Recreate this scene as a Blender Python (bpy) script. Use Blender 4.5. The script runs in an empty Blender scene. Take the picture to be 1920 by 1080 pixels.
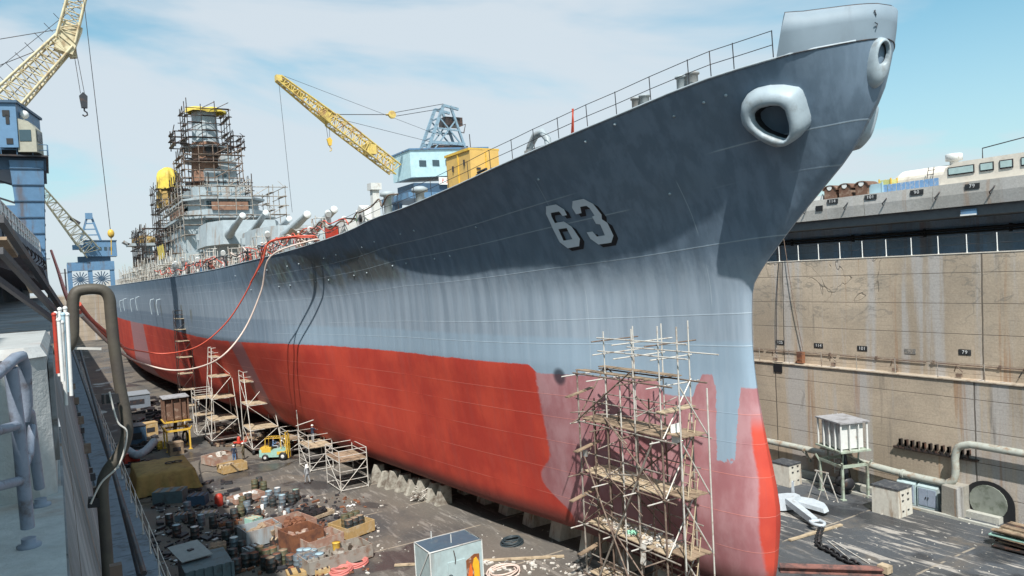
import bpy, bmesh, math, random
from mathutils import Vector, Matrix, Quaternion
from mathutils.geometry import tessellate_polygon
random.seed(7)
PI=math.pi
S=bpy.context.scene
COL=S.collection
# ---------------------------------------------------------------- camera
FPX,CX,CY,HC=1400.0,960.0,560.0,17.8
def camrot():
    v1=Vector((98-CX,553-CY,FPX)).normalized()
    h2=Vector((98+1000-CX,553-55.0-CY,FPX))
    up=h2.cross(v1).normalized()
    if up.y>0: up=-up
    right=v1.cross(up)
    if right.x<0: right=-right
    return right,v1,up          # camera-space images of world X, Y, Z
RX,RY,RZ=camrot()
def ray(px,py):
    d=Vector((px-CX,py-CY,FPX))
    return Vector((RX.dot(d),RY.dot(d),RZ.dot(d)))
def G(px,py,z=0.0):
    d=ray(px,py); t=(z-HC)/d.z
    return Vector((d.x*t,d.y*t,z))
def GX(px,py,X):
    d=ray(px,py); t=X/d.x
    return Vector((X,d.y*t,HC+d.z*t))
def GY(px,py,Y):
    d=ray(px,py); t=Y/d.y
    return Vector((d.x*t,Y,HC+d.z*t))
cam=bpy.data.cameras.new('camera'); co=bpy.data.objects.new('camera',cam); COL.objects.link(co)
cam.sensor_width=36; cam.lens=FPX/1920*36; cam.shift_y=(CY-540)/1920; cam.clip_end=6000; cam.clip_start=.05
m=Matrix.Identity(4)
ax=(Vector((RX.x,RY.x,RZ.x)),-Vector((RX.y,RY.y,RZ.y)),-Vector((RX.z,RY.z,RZ.z)))
for c in range(3):
    for r in range(3): m[r][c]=ax[c][r]
m.translation=(0,0,HC)
co.matrix_world=m
S.camera=co
# ---------------------------------------------------------------- node helpers
class NT:
    def __init__(s,name):
        s.mat=bpy.data.materials.new(name); s.mat.use_nodes=True
        s.t=s.mat.node_tree; s.n=s.t.nodes; s.b=s.n['Principled BSDF']
        s.g=None
    def new(s,k): return s.n.new(k)
    def put(s,inp,v):
        if hasattr(v,'is_linked') or hasattr(v,'links'): s.t.links.new(v,inp)
        elif isinstance(v,(tuple,list)) and len(v)==3 and inp.type=='RGBA': inp.default_value=(*v,1)
        else: inp.default_value=v
    def pos(s):
        if not s.g: s.g=s.new('ShaderNodeNewGeometry')
        return s.g.outputs['Position']
    def obj(s):
        return s.new('ShaderNodeTexCoord').outputs['Object']
    def m(s,op,a,b=0.0,c=0.0,clamp=False):
        x=s.new('ShaderNodeMath'); x.operation=op; x.use_clamp=clamp
        s.put(x.inputs[0],a); s.put(x.inputs[1],b); s.put(x.inputs[2],c); return x.outputs[0]
    def mix(s,f,a,b,mode='MIX'):
        x=s.new('ShaderNodeMix'); x.data_type='RGBA'; x.blend_type=mode
        s.put(x.inputs[0],f); s.put(x.inputs[6],a); s.put(x.inputs[7],b); return x.outputs[2]
    def sep(s,v):
        x=s.new('ShaderNodeSeparateXYZ'); s.put(x.inputs[0],v); return x.outputs[0],x.outputs[1],x.outputs[2]
    def com(s,a,b,c):
        x=s.new('ShaderNodeCombineXYZ'); s.put(x.inputs[0],a); s.put(x.inputs[1],b); s.put(x.inputs[2],c); return x.outputs[0]
    def sc(s,v,k):
        x=s.new('ShaderNodeMapping'); s.put(x.inputs[0],v); x.inputs['Scale'].default_value=k; return x.outputs[0]
    def noise(s,v,scale=1.0,det=4.0,rough=.55,dist=0.0):
        x=s.new('ShaderNodeTexNoise'); s.put(x.inputs['Vector'],v); x.inputs['Scale'].default_value=scale
        x.inputs['Detail'].default_value=det; x.inputs['Roughness'].default_value=rough; x.inputs['Distortion'].default_value=dist
        return x.outputs[0]
    def step(s,x,lo,hi,smooth=True):
        r=s.new('ShaderNodeMapRange'); r.interpolation_type='SMOOTHSTEP' if smooth else 'LINEAR'
        s.put(r.inputs[0],x); s.put(r.inputs[1],lo); s.put(r.inputs[2],hi); return r.outputs[0]
    def band(s,x,c,w,soft=.3):       # 1 inside |x-c|<w
        d=s.m('ABSOLUTE',s.m('SUBTRACT',x,c))
        return s.step(d,w*(1+soft),w*(1-soft))
    def bump(s,h,strength=.3,dist=.05):
        x=s.new('ShaderNodeBump'); x.inputs['Strength'].default_value=strength; x.inputs['Distance'].default_value=dist
        s.put(x.inputs['Height'],h); s.t.links.new(x.outputs[0],s.b.inputs['Normal'])
    def out(s,col,rough=.7,metal=0.0,spec=None):
        s.put(s.b.inputs['Base Color'],col); s.put(s.b.inputs['Roughness'],rough); s.put(s.b.inputs['Metallic'],metal)
        if spec is not None: s.b.inputs['Specular IOR Level'].default_value=spec
        return s.mat
MATS={}
def M(name,col,rough=.7,metal=0.0,dirt=None,amt=.5,scale=1.5,var=.25,bump=.15,streak=False):
    """painted / worn surface: colour variation plus dirt or rust patches"""
    if name in MATS: return MATS[name]
    n=NT(name); p=n.pos()
    a=n.noise(p,scale*2.3,5)
    c=n.mix(1.0,col,n.mix(a,(1-var,)*3,(1+var,)*3),'MULTIPLY')
    if dirt:
        q=n.sc(p,(1,1,.18)) if streak else p
        f=n.step(n.noise(q,scale,7,.65),.62-amt*.3,.75-amt*.15)
        c=n.mix(n.m('MULTIPLY',f,.85),c,dirt)
    n.bump(n.noise(p,scale*8,4),bump,.02)
    MATS[name]=n.out(c,rough,metal); return MATS[name]
# ---------------------------------------------------------------- mesh builder
class MB:
    def __init__(s): s.v=[]; s.f=[]; s.mi=[]; s.sm=[]; s.cur=0
    def add(s,vs,fs,smooth=False):
        o=len(s.v); s.v+= [tuple(v) for v in vs]
        for f in fs: s.f.append([i+o for i in f]); s.mi.append(s.cur); s.sm.append(smooth)
        return s
    def box(s,c,d,rz=0.0,rot=None,taper=1.0):
        c=Vector(c); hx,hy,hz=d[0]/2,d[1]/2,d[2]/2
        R=rot if rot is not None else Matrix.Rotation(rz,3,'Z')
        vs=[]
        for z in (-hz,hz):
            k=taper if z>0 else 1.0
            for x,y in ((-hx,-hy),(hx,-hy),(hx,hy),(-hx,hy)): vs.append(c+R@Vector((x*k,y*k,z)))
        return s.add(vs,[(3,2,1,0),(4,5,6,7),(0,1,5,4),(1,2,6,5),(2,3,7,6),(3,0,4,7)])
    def bb(s,a,b):   # box from corner to corner
        a=Vector(a);b=Vector(b); return s.box((a+b)/2,(abs(b.x-a.x),abs(b.y-a.y),abs(b.z-a.z)))
    def beam(s,p,q,w,h,roll=0.0):
        p=Vector(p);q=Vector(q);d=q-p;L=d.length
        if L<1e-6: return s
        z=d/L; u=Vector((0,0,1)) if abs(z.z)<.95 else Vector((0,1,0))
        x=u.cross(z).normalized(); y=z.cross(x)
        if roll: R=Matrix.Rotation(roll,3,z); x=R@x; y=R@y
        vs=[]
        for e in (p,q):
            for a,b in ((-1,-1),(1,-1),(1,1),(-1,1)): vs.append(e+x*(a*w/2)+y*(b*h/2))
        return s.add(vs,[(3,2,1,0),(4,5,6,7),(0,1,5,4),(1,2,6,5),(2,3,7,6),(3,0,4,7)])
    def tube(s,pts,r,n=8,cap=True,r2=None):
        pts=[Vector(p) for p in pts]; N=len(pts); vs=[]; fs=[]
        t=(pts[1]-pts[0]).normalized(); u=Vector((0,0,1)) if abs(t.z)<.9 else Vector((0,1,0))
        x=u.cross(t).normalized()
        for i,p in enumerate(pts):
            if i==0: t=(pts[1]-pts[0])
            elif i==N-1: t=(pts[-1]-pts[-2])
            else: t=(pts[i+1]-pts[i-1])
            t.normalize(); x=(x-t*x.dot(t)).normalized(); y=t.cross(x)
            rr=(r[i] if isinstance(r,(list,tuple)) else (r if r2 is None else r+(r2-r)*i/(N-1)))
            for k in range(n):
                a=2*PI*k/n; vs.append(p+x*(rr*math.cos(a))+y*(rr*math.sin(a)))
        for i in range(N-1):
            for k in range(n):
                fs.append((i*n+k,i*n+(k+1)%n,(i+1)*n+(k+1)%n,(i+1)*n+k))
        s.add(vs,fs,True)
        if cap:
            s.add(vs[:n],[tuple(range(n))[::-1]]); s.add(vs[-n:],[tuple(range(n))])
        return s
    def lathe(s,c,prof,n=16,axis=None,smooth=True):
        c=Vector(c); Q=Vector((0,0,1)).rotation_difference(Vector(axis).normalized()).to_matrix() if axis is not None else Matrix.Identity(3)
        vs=[];fs=[]
        for r,z in prof:
            for k in range(n):
                a=2*PI*k/n; vs.append(c+Q@Vector((r*math.cos(a),r*math.sin(a),z)))
        for i in range(len(prof)-1):
            for k in range(n): fs.append((i*n+k,i*n+(k+1)%n,(i+1)*n+(k+1)%n,(i+1)*n+k))
        s.add(vs,fs,smooth)
        if prof[0][0]>1e-4: s.add(vs[:n],[tuple(range(n))[::-1]])
        if prof[-1][0]>1e-4: s.add(vs[-n:],[tuple(range(n))])
        return s
    def prism(s,poly,z0,z1,scale=1.0,cen=None,frame=None):
        """poly: 2D points; extruded z0..z1; frame (origin,x,y,z) maps it into place"""
        cx,cy=cen if cen else (sum(p[0] for p in poly)/len(poly),sum(p[1] for p in poly)/len(poly))
        o,X,Y,Z=frame if frame else (Vector((0,0,0)),Vector((1,0,0)),Vector((0,1,0)),Vector((0,0,1)))
        o=Vector(o);X=Vector(X);Y=Vector(Y);Z=Vector(Z)
        n=len(poly)
        lo=[o+X*p[0]+Y*p[1]+Z*z0 for p in poly]
        hi=[o+X*(cx+(p[0]-cx)*scale)+Y*(cy+(p[1]-cy)*scale)+Z*z1 for p in poly]
        s.add(lo+hi,[tuple(range(n))[::-1],tuple(range(n,2*n))]+[(i,(i+1)%n,n+(i+1)%n,n+i) for i in range(n)])
        return s
    def sphere(s,c,r,n=10,sz=1.0):
        prof=[(max(1e-5,r*math.sin(PI*i/n)),-r*sz*math.cos(PI*i/n)) for i in range(n+1)]
        return s.lathe(c,prof,n*2 if n<8 else 16)
    def grid(s,rows,smooth=True,closed=False):
        """rows: list of equal-length point lists"""
        n=len(rows[0]); vs=[p for r in rows for p in r]; fs=[]
        for i in range(len(rows)-1):
            for k in range(n if closed else n-1): fs.append((i*n+k,i*n+(k+1)%n,(i+1)*n+(k+1)%n,(i+1)*n+k))
        return s.add(vs,fs,smooth)
    def build(s,name,mats,parent=None,origin=None):
        """vertices are world coordinates; the mesh origin goes to the parent's location (or `origin`)"""
        me=bpy.data.meshes.new(name)
        o=Vector(parent.location) if parent is not None else (Vector(origin) if origin is not None else Vector((0,0,0)))
        me.from_pydata([(v[0]-o.x,v[1]-o.y,v[2]-o.z) for v in s.v],[],s.f)
        if not isinstance(mats,(list,tuple)): mats=[mats]
        for q in mats: me.materials.append(q)
        me.polygons.foreach_set('material_index',s.mi); me.polygons.foreach_set('use_smooth',s.sm)
        bm=bmesh.new(); bm.from_mesh(me); bmesh.ops.recalc_face_normals(bm,faces=bm.faces); bm.to_mesh(me); bm.free()
        me.update()
        ob=bpy.data.objects.new(name,me); COL.objects.link(ob)
        if parent is not None:
            r=parent
            if r.parent is not None: pass
            ob.parent=parent
            if parent.type=='MESH':      # sub-part: the part's mesh sits at its own origin
                pass
        elif origin is not None: ob.location=o
        return ob
def thing(name,label,cat,loc,group=None):
    o=bpy.data.objects.new(name,None); COL.objects.link(o); o.location=loc; o.empty_display_size=.3
    o['label']=label; o['category']=cat
    if group: o['group']=group
    return o
def tag(o,label=None,cat=None,group=None,kind=None):
    if label: o['label']=label
    if cat: o['category']=cat
    if group: o['group']=group
    if kind: o['kind']=kind
    return o
def sub(mb,name,mats,part):
    """sub-part: child of a part mesh whose own parent is the thing; geometry given in world coordinates"""
    root=part.parent
    o=Vector(root.location) if root else Vector(part.location)
    me_ob=mb.build(name,mats,None)
    for v in me_ob.data.vertices: v.co-=o
    me_ob.parent=part
    return me_ob
def copy_tree(o,parent=None):
    c=o.copy(); COL.objects.link(c); c.parent=parent
    for ch in list(o.children): copy_tree(ch,c)
    return c
def rotz(pts,c,a):
    R=Matrix.Rotation(a,3,'Z'); c=Vector(c); return [c+R@(Vector(p)-c) for p in pts]
def text_obj(body,name,mat,parent,org,xdir,ydir,size,depth=.01,align='CENTER',track=1.0):
    cu=bpy.data.curves.new(name,'FONT'); cu.body=body; cu.size=size; cu.extrude=depth; cu.align_x=align; cu.align_y='CENTER'; cu.space_character=track
    t=bpy.data.objects.new('tmp',cu); COL.objects.link(t)
    dg=bpy.context.evaluated_depsgraph_get(); me=bpy.data.meshes.new_from_object(t.evaluated_get(dg)); bpy.data.objects.remove(t)
    x=Vector(xdir).normalized(); y=Vector(ydir).normalized(); z=x.cross(y)
    base=Vector((0,0,0)); q=parent
    while q is not None and q.parent is not None: q=q.parent
    if q is not None: base=Vector(q.location)
    o=Vector(org)-base
    for v in me.vertices: v.co=o+x*v.co.x+y*v.co.y+z*v.co.z
    me.materials.clear(); me.materials.append(mat)
    ob=bpy.data.objects.new(name,me); COL.objects.link(ob); ob.parent=parent; return ob
# ---------------------------------------------------------------- world, sun
SUN_EL,SUN_AZ=math.radians(52.2),math.radians(32)      # light travels towards +Y, turned 31 deg towards +X
w=bpy.data.worlds.new('World'); S.world=w; w.use_nodes=True; nt=w.node_tree; nn=nt.nodes; bg=nn['Background']
sky=nn.new('ShaderNodeTexSky'); sky.sky_type='NISHITA'; sky.sun_disc=False; sky.sun_elevation=SUN_EL
sky.sun_rotation=SUN_AZ+PI; sky.air_density=1.1; sky.dust_density=1.2; sky.ozone_density=1.6; sky.altitude=0
tc=nn.new('ShaderNodeTexCoord'); mp=nn.new('ShaderNodeMapping'); mp.inputs['Scale'].default_value=(1.0,1.0,3.2); mp.inputs['Rotation'].default_value=(0.25,0.12,.3)
nz=nn.new('ShaderNodeTexNoise'); nz.inputs['Scale'].default_value=1.55; nz.inputs['Detail'].default_value=6; nz.inputs['Roughness'].default_value=.52; nz.inputs['Distortion'].default_value=.7
mr=nn.new('ShaderNodeMapRange'); mr.interpolation_type='SMOOTHSTEP'; mr.inputs[1].default_value=.38; mr.inputs[2].default_value=.60; mr.inputs[3].default_value=.12; mr.inputs[4].default_value=.93
hz=nn.new('ShaderNodeSeparateXYZ'); hr=nn.new('ShaderNodeMapRange'); hr.inputs[1].default_value=.0; hr.inputs[2].default_value=.34; hr.inputs[3].default_value=1.0; hr.inputs[4].default_value=0.0
mx=nn.new('ShaderNodeMath'); mx.operation='MAXIMUM'; mul=nn.new('ShaderNodeMath'); mul.operation='MULTIPLY'; mul.inputs[1].default_value=.8
cm=nn.new('ShaderNodeMix'); cm.data_type='RGBA'; cm.inputs[7].default_value=(7.3,8.1,8.8,1)
L=nt.links.new
L(tc.outputs['Generated'],mp.inputs[0]); L(mp.outputs[0],nz.inputs['Vector']); L(nz.outputs[0],mr.inputs[0])
L(tc.outputs['Generated'],hz.inputs[0]); L(hz.outputs[2],hr.inputs[0]); L(hr.outputs[0],mul.inputs[0])
L(mr.outputs[0],mx.inputs[0]); L(mul.outputs[0],mx.inputs[1]); L(mx.outputs[0],cm.inputs[0]); tn=nn.new('ShaderNodeMix'); tn.data_type='RGBA'; tn.blend_type='MULTIPLY'; tn.inputs[0].default_value=1; tn.inputs[7].default_value=(.95,1.75,1.65,1); L(sky.outputs[0],tn.inputs[6]); L(tn.outputs[2],cm.inputs[6]); L(cm.outputs[2],bg.inputs[0])
bg.inputs[1].default_value=.075
sl=bpy.data.lights.new('sun','SUN'); sl.energy=5.0; sl.angle=math.radians(.55); sl.color=(1,.95,.88)
so=bpy.data.objects.new('sun',sl); COL.objects.link(so)
sd=Vector((math.sin(SUN_AZ)*math.cos(SUN_EL),math.cos(SUN_AZ)*math.cos(SUN_EL),-math.sin(SUN_EL)))
so.rotation_euler=sd.to_track_quat('-Z','Y').to_euler(); so.location=(-40,-40,60)
S.view_settings.view_transform='Standard'; S.view_settings.look='None'; S.view_settings.exposure=.34; S.view_settings.gamma=1
S.render.engine='CYCLES'
# ---------------------------------------------------------------- materials
WHITE=M('white_paint',(.62,.63,.62),.5,dirt=(.25,.16,.09),amt=.2,scale=1.5,var=.15)
WHITEC=M('white_clean',(.72,.73,.72),.45,var=.08)
GREYW=M('ship_light_grey',(.33,.38,.41),.55,dirt=(.24,.16,.11),amt=.3,scale=.6,streak=True)
GALV=M('galvanised_pipe',(.40,.37,.33),.5,.35,dirt=(.16,.09,.06),amt=.6,scale=2)
GALVL=M('bright_pipe',(.62,.60,.56),.45,.2,dirt=(.3,.2,.13),amt=.4,scale=2)
RUSTP=M('rusty_pipe',(.17,.12,.095),.75,.2,dirt=(.30,.25,.2),amt=.5,scale=3)
RUST=M('rust',(.22,.09,.045),.85,dirt=(.09,.04,.03),amt=.7,scale=1.2)
WOOD=M('plank_wood',(.30,.22,.15),.85,dirt=(.13,.09,.06),amt=.6,scale=1.5)
WOODL=M('pale_wood',(.45,.36,.25),.8,dirt=(.2,.15,.1),amt=.5,scale=2)
YEL=M('yellow_paint',(.66,.42,.06),.5,dirt=(.3,.2,.08),amt=.35,scale=1.4)
YELB=M('ochre_box_paint',(.62,.40,.12),.55,dirt=(.5,.33,.12),amt=.3,scale=.7)
YELC=M('crane_yellow',(.60,.45,.13),.55,dirt=(.30,.15,.08),amt=.5,scale=.8)
TEAL=M('pale_teal',(.30,.50,.44),.5,dirt=(.25,.2,.14),amt=.35)
REDP=M('red_paint',(.50,.05,.03),.5,dirt=(.25,.05,.03),amt=.4)
ORHOSE=M('red_rubber',(.60,.10,.06),.5,var=.15)
PINKHOSE=M('faded_red_hose',(.52,.17,.15),.6,var=.2)
WHOSE=M('pale_hose',(.62,.50,.44),.6,var=.15)
BLACK=M('black_rubber',(.015,.015,.017),.6,var=.3)
DKM=M('dark_metal',(.04,.042,.05),.5,.3,dirt=(.12,.07,.05),amt=.4)
DRUM=M('dark_drum',(.05,.065,.07),.4,.3,dirt=(.16,.08,.05),amt=.5,scale=4)
DRUMB=M('blue_grey_drum',(.16,.21,.25),.45,.2,dirt=(.2,.1,.06),amt=.4,scale=4)
DRUMG=M('olive_drum',(.10,.11,.07),.5,.2,dirt=(.2,.12,.06),amt=.5,scale=4)
LBLUE=M('pale_blue_paint',(.36,.52,.60),.5,dirt=(.25,.25,.24),amt=.25,scale=.5,streak=True)
SHED=M('shed_paint',(.40,.50,.52),.55,dirt=(.3,.32,.32),amt=.4,scale=1.2,streak=True)
CBLUE=M('crane_blue',(.10,.20,.33),.5,dirt=(.12,.1,.1),amt=.35,scale=.7,streak=True)
CBLUED=M('crane_dark_blue',(.045,.09,.15),.5,var=.3)
DARK=M('dark_interior',(.012,.013,.016),.6)
GLASS=M('window_glass',(.05,.08,.10),.08,var=.1,bump=0)
TARPY=M('yellow_tarp',(.68,.52,.08),.6,dirt=(.4,.28,.06),amt=.5,scale=.6,bump=.5)
TARPO=M('ochre_tarp',(.33,.22,.07),.75,dirt=(.22,.14,.05),amt=.5,scale=1.2,bump=.5)
STEELD=M('dark_wet_steel',(.05,.045,.045),.4,.4,dirt=(.2,.1,.07),amt=.5,scale=2)
BLOCKW=M('white_block_paint',(.58,.56,.50),.7,dirt=(.25,.15,.08),amt=.45,scale=1.6,streak=True)
TARTOP=M('tar_top',(.05,.055,.065),.8,dirt=(.15,.15,.15),amt=.4,scale=3)
SKIN=M('skin',(.45,.26,.18),.6,var=.1)
DENIM=M('denim',(.10,.18,.32),.8); NAVY=M('navy_cloth',(.02,.03,.06),.8); KHAKI=M('khaki_cloth',(.16,.13,.08),.85)
GREYCL=M('grey_cloth',(.30,.31,.33),.85); WCLOTH=M('white_cloth',(.72,.71,.68),.8); HATW=M('white_helmet',(.8,.8,.78),.35,var=.05); HAIR=M('dark_hair',(.04,.03,.02),.7)
CONE=M('cone_orange',(.75,.20,.06),.5); BOOT=M('brown_boot',(.05,.03,.02),.7)
BROWN=M('brown_slats',(.14,.075,.05),.8,dirt=(.3,.22,.17),amt=.35,scale=2)
LEAF=None
# concrete wall: pour joints, vertical run-off streaks, rust, broken patches
def concrete(name,base,joints=True,streak=1.0,seed=0.0,vj=None):
    n=NT(name); p=n.pos(); x,y,z=n.sep(p)
    q=n.com(n.m('ADD',x,seed),y,z)
    big=n.noise(n.sc(q,(.12,.12,.12)),1.0,5)
    c=n.mix(n.step(big,.35,.65),tuple(k*.76 for k in base),tuple(min(1,k*1.14) for k in base))
    pt_=n.noise(n.sc(q,(.35,.3,.45)),1.0,6,.65,.4)
    c=n.mix(n.m('MULTIPLY',n.step(pt_,.50,.70),.45),c,(base[0]*.62,base[1]*.66,base[2]*.72))
    st=n.noise(n.sc(q,(.5,.55,.025)),1.0,6,.6)
    c=n.mix(n.m('MULTIPLY',n.step(st,.50,.62),.65*streak),c,(.42,.42,.43))
    st2=n.noise(n.sc(q,(.7,.9,.03)),1.0,5,.6,.2)
    c=n.mix(n.m('MULTIPLY',n.step(st2,.56,.66),.75*streak),c,(.32,.18,.095))
    st3=n.noise(n.sc(n.com(n.m('ADD',x,9.0),y,z),(.6,.75,.05)),1.0,6,.65)
    c=n.mix(n.m('MULTIPLY',n.step(st3,.57,.72),.75*streak),c,(.13,.12,.11))
    fine=n.noise(p,7.0,6,.7)
    c=n.mix(1.0,c,n.mix(fine,(.62,.62,.62),(1.32,1.32,1.32)),'MULTIPLY')
    h=fine
    if joints:
        zz=n.m('ADD',z,n.m('MULTIPLY',n.noise(n.sc(q,(.8,.8,.8)),1.0,3),.03))
        fr=n.m('FRACT',n.m('DIVIDE',n.m('SUBTRACT',zz,.5),2.06))
        j=n.step(n.m('ABSOLUTE',n.m('SUBTRACT',fr,.5)),.014,.008)
        # cracks
        w=n.noise(n.sc(q,(.25,.25,.25)),1.0,3,.5,.8)
        ck=n.step(n.m('ABSOLUTE',n.m('SUBTRACT',w,.5)),.006,.002)
        ck=n.m('MULTIPLY',ck,n.step(n.noise(n.sc(q,(.06,.06,.06)),1.0,2),.47,.55))
        if vj:
            for yy in vj: j=n.m('MAXIMUM',j,n.band(n.m('ADD',y,n.m('MULTIPLY',n.noise(n.sc(q,(1,1,.7)),1,2),.12)),yy+.06,.05))
        j=n.m('MAXIMUM',j,n.m('MULTIPLY',ck,.7))
        c=n.mix(n.m('MULTIPLY',j,.8),c,(.09,.075,.06))
        # spalled dark patch line
        w2=n.noise(n.sc(q,(.11,.11,.22)),1.0,5,.6,.6)
        sp=n.m('MULTIPLY',n.step(n.m('ABSOLUTE',n.m('SUBTRACT',w2,.52)),.012,.003),n.step(z,11.5,13.5))
        c=n.mix(n.m('MULTIPLY',sp,.4),c,(.13,.13,.12))
        h=n.m('SUBTRACT',fine,n.m('MULTIPLY',j,3.0))
    bd=n.m('FRACT',n.m('MULTIPLY',z,3.4)); c=n.mix(n.m('MULTIPLY',n.step(n.m('ABSOLUTE',n.m('SUBTRACT',bd,.5)),.06,.02),n.m('MULTIPLY',n.step(n.noise(n.sc(q,(.5,.5,2)),1.0,3),.45,.6),.30 if joints else 0)),c,(.16,.14,.12))
    n.bump(h,.5,.03)
    return n.out(c,.9)
CONC=concrete('dock_wall_concrete',(.43,.355,.275),vj=(25.6,41.3,57,73,89,-5,10))
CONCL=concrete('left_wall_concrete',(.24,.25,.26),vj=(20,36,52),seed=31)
CONCB=concrete('beam_concrete',(.44,.43,.41),joints=False,streak=.5,seed=12)
CONCP=concrete('painted_concrete',(.42,.42,.38),joints=False,streak=.35,seed=5)
CONCG=concrete('apron_concrete',(.30,.29,.27),joints=False,streak=.1,seed=3)
CONCQ2=concrete('shaded_beam_concrete',(.17,.20,.24),joints=False,streak=.12,seed=19)  # darker bluish copy of the beam concrete, shade put into the colour
CONCQ=concrete('gallery_skylight_blue',(.34,.46,.60),joints=False,streak=.6,seed=18)  # blue skylight of the shaded gallery put into the wall colour
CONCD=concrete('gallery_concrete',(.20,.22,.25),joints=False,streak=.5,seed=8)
# dock floor
def floor_mat():
    n=NT('dock_floor_concrete'); p=n.pos(); x,y,z=n.sep(p)
    big=n.noise(n.sc(p,(.09,.06,1)),1.0,5,.6)
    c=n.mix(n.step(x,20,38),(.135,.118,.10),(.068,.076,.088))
    c=n.mix(n.step(big,.42,.66),c,(.058,.058,.060))
    br=n.noise(n.sc(p,(.22,.16,1)),1.0,6,.65,.5)
    c=n.mix(n.m('MULTIPLY',n.step(br,.52,.68),.7),c,(.15,.125,.10))
    # scraped pale streaks running along the dock
    sx=n.noise(n.sc(p,(1.9,.28,1)),1.0,8,.72,.5)
    zone=n.m('MAXIMUM',n.m('MULTIPLY',n.step(x,36,40),n.step(x,50,45)),n.m('MULTIPLY',n.step(x,14,17),.35))
    zone=n.m('MULTIPLY',zone,n.step(n.noise(n.sc(p,(.12,.09,1)),1.0,3),.36,.5))
    c=n.mix(n.m('MULTIPLY',n.m('MULTIPLY',n.step(sx,.525,.60),zone),.85),c,(.40,.37,.34))
    # wet dark patches and oil
    o=n.noise(n.sc(p,(.16,.13,1)),1.3,4,.5,.4)
    wet=n.step(o,.56,.62)
    c=n.mix(n.m('MULTIPLY',wet,.65),c,(.03,.033,.04))
    fine=n.noise(p,5.0,7,.72)
    c=n.mix(1.0,c,n.mix(fine,(.55,.55,.55),(1.45,1.45,1.45)),'MULTIPLY')
    # litter-size pale specks
    sp=n.noise(p,9.0,2,.5)
    c=n.mix(n.m('MULTIPLY',n.step(sp,.70,.74),.5),c,(.33,.30,.27))
    # slab joints across the dock, chipped and pale
    fr=n.m('FRACT',n.m('DIVIDE',n.m('ADD',y,n.m('MULTIPLY',n.noise(n.sc(p,(.3,.3,1)),1,3),.15)),7.6))
    ch=n.step(n.noise(n.sc(p,(.5,.5,1)),1.0,5,.7),.44,.50)
    j=n.m('MULTIPLY',n.step(n.m('ABSOLUTE',n.m('SUBTRACT',fr,.045)),.012,.007),ch)
    c=n.mix(n.m('MULTIPLY',j,.75),c,(.34,.29,.23))
    n.bump(n.m('ADD',fine,n.m('MULTIPLY',j,.6)),.5,.04)
    r=n.mix(wet,(.80,.80,.80),(.32,.32,.32))
    return n.out(c,r)
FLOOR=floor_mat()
# ---------------------------------------------------------------- setting
X0,X1=2.3,50.7
mb=MB(); mb.add([(X0-1.5,-40,0),(X1+3,-40,0),(X1+3,322,0),(X0-1.5,322,0)],[(0,1,2,3)])
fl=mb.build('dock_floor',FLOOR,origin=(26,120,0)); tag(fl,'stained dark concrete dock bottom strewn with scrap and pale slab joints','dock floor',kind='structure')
mb=MB()
E=4000
for a,b in (((-E,-E,17.0),(-6.5,E,17.0)),((57.5,-E,17.0),(E,E,17.0))):
    mb.add([(a[0],a[1],17.0),(b[0],a[1],17.0),(b[0],b[1],17.0),(a[0],b[1],17.0)],[(0,1,2,3)])
mb.add([(-6.5,331,17.0),(57.5,331,17.0),(57.5,E,17.0),(-6.5,E,17.0)],[(0,1,2,3)])
mb.add([(-6.5,-E,17.0),(57.5,-E,17.0),(57.5,-40,17.0),(-6.5,-40,17.0)],[(0,1,2,3)])
gr=mb.build('ground',CONCG,origin=(0,0,17)); tag(gr,'pale concrete yard surface reaching the horizon around the dock','ground',kind='structure')
# crane aprons on both sides (raised)
mb=MB(); mb.box((-36,140,21.1),(59,400,.9)); mb.bb((-66,-60,17.01),(-7.6,340,20.64))
ap=mb.build('crane_apron',CONCG,origin=(-36,140,21)); tag(ap,'raised concrete crane apron on the left of the dock','apron',kind='structure')
mb=MB(); mb.box((88.5,140,21.1),(63,400,.9)); mb.bb((58.6,-60,17.01),(120,340,20.64))
ap=mb.build('crane_apron',CONCG,origin=(88,140,21)); tag(ap,'raised concrete crane apron on the right of the dock','apron',kind='structure')
# right dock wall
def wall_profile(mb,pts,y0,y1,seg=20):
    ys=[y0+(y1-y0)*i/seg for i in range(seg+1)]
    for i in range(len(pts)-1):
        (xa,za),(xb,zb)=pts[i],pts[i+1]
        rows=[[(xa,y,za),(xb,y,zb)] for y in ys]
        mb.grid(rows,smooth=False)
    return mb
dw=thing('dock_wall','tall stained concrete dock wall with pour joints on the right','dock wall',(52,140,0))
mb=MB(); wall_profile(mb,[(50.55,0),(50.6,8.85),(51.75,8.86),(52.0,17.1),(52.02,17.2),(58.5,17.2),(58.5,0)],-40,322)
mb.build('wall_face',CONC,dw)
mb=MB(); mb.bb((51.97,-40,17.2),(52.35,322,17.27)); mb.build('coping_strip',M('coping_stone',(.62,.57,.50),.8),dw)
mb=MB(); mb.bb((50.5,-40,8.86),(50.75,322,8.93)); mb.build('ledge_kerb',M('ledge_stone',(.46,.39,.31),.85,dirt=(.2,.14,.1)),dw)
PL=M('number_plate_black',(.02,.022,.025),.6,dirt=(.1,.1,.1),amt=.3)
PLW=M('number_white',(.66,.67,.68),.6,dirt=(.2,.2,.2),amt=.35,scale=6)
PLG=M('worn_plate',(.16,.155,.15),.8,dirt=(.3,.27,.23),amt=.6,scale=4)
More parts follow.
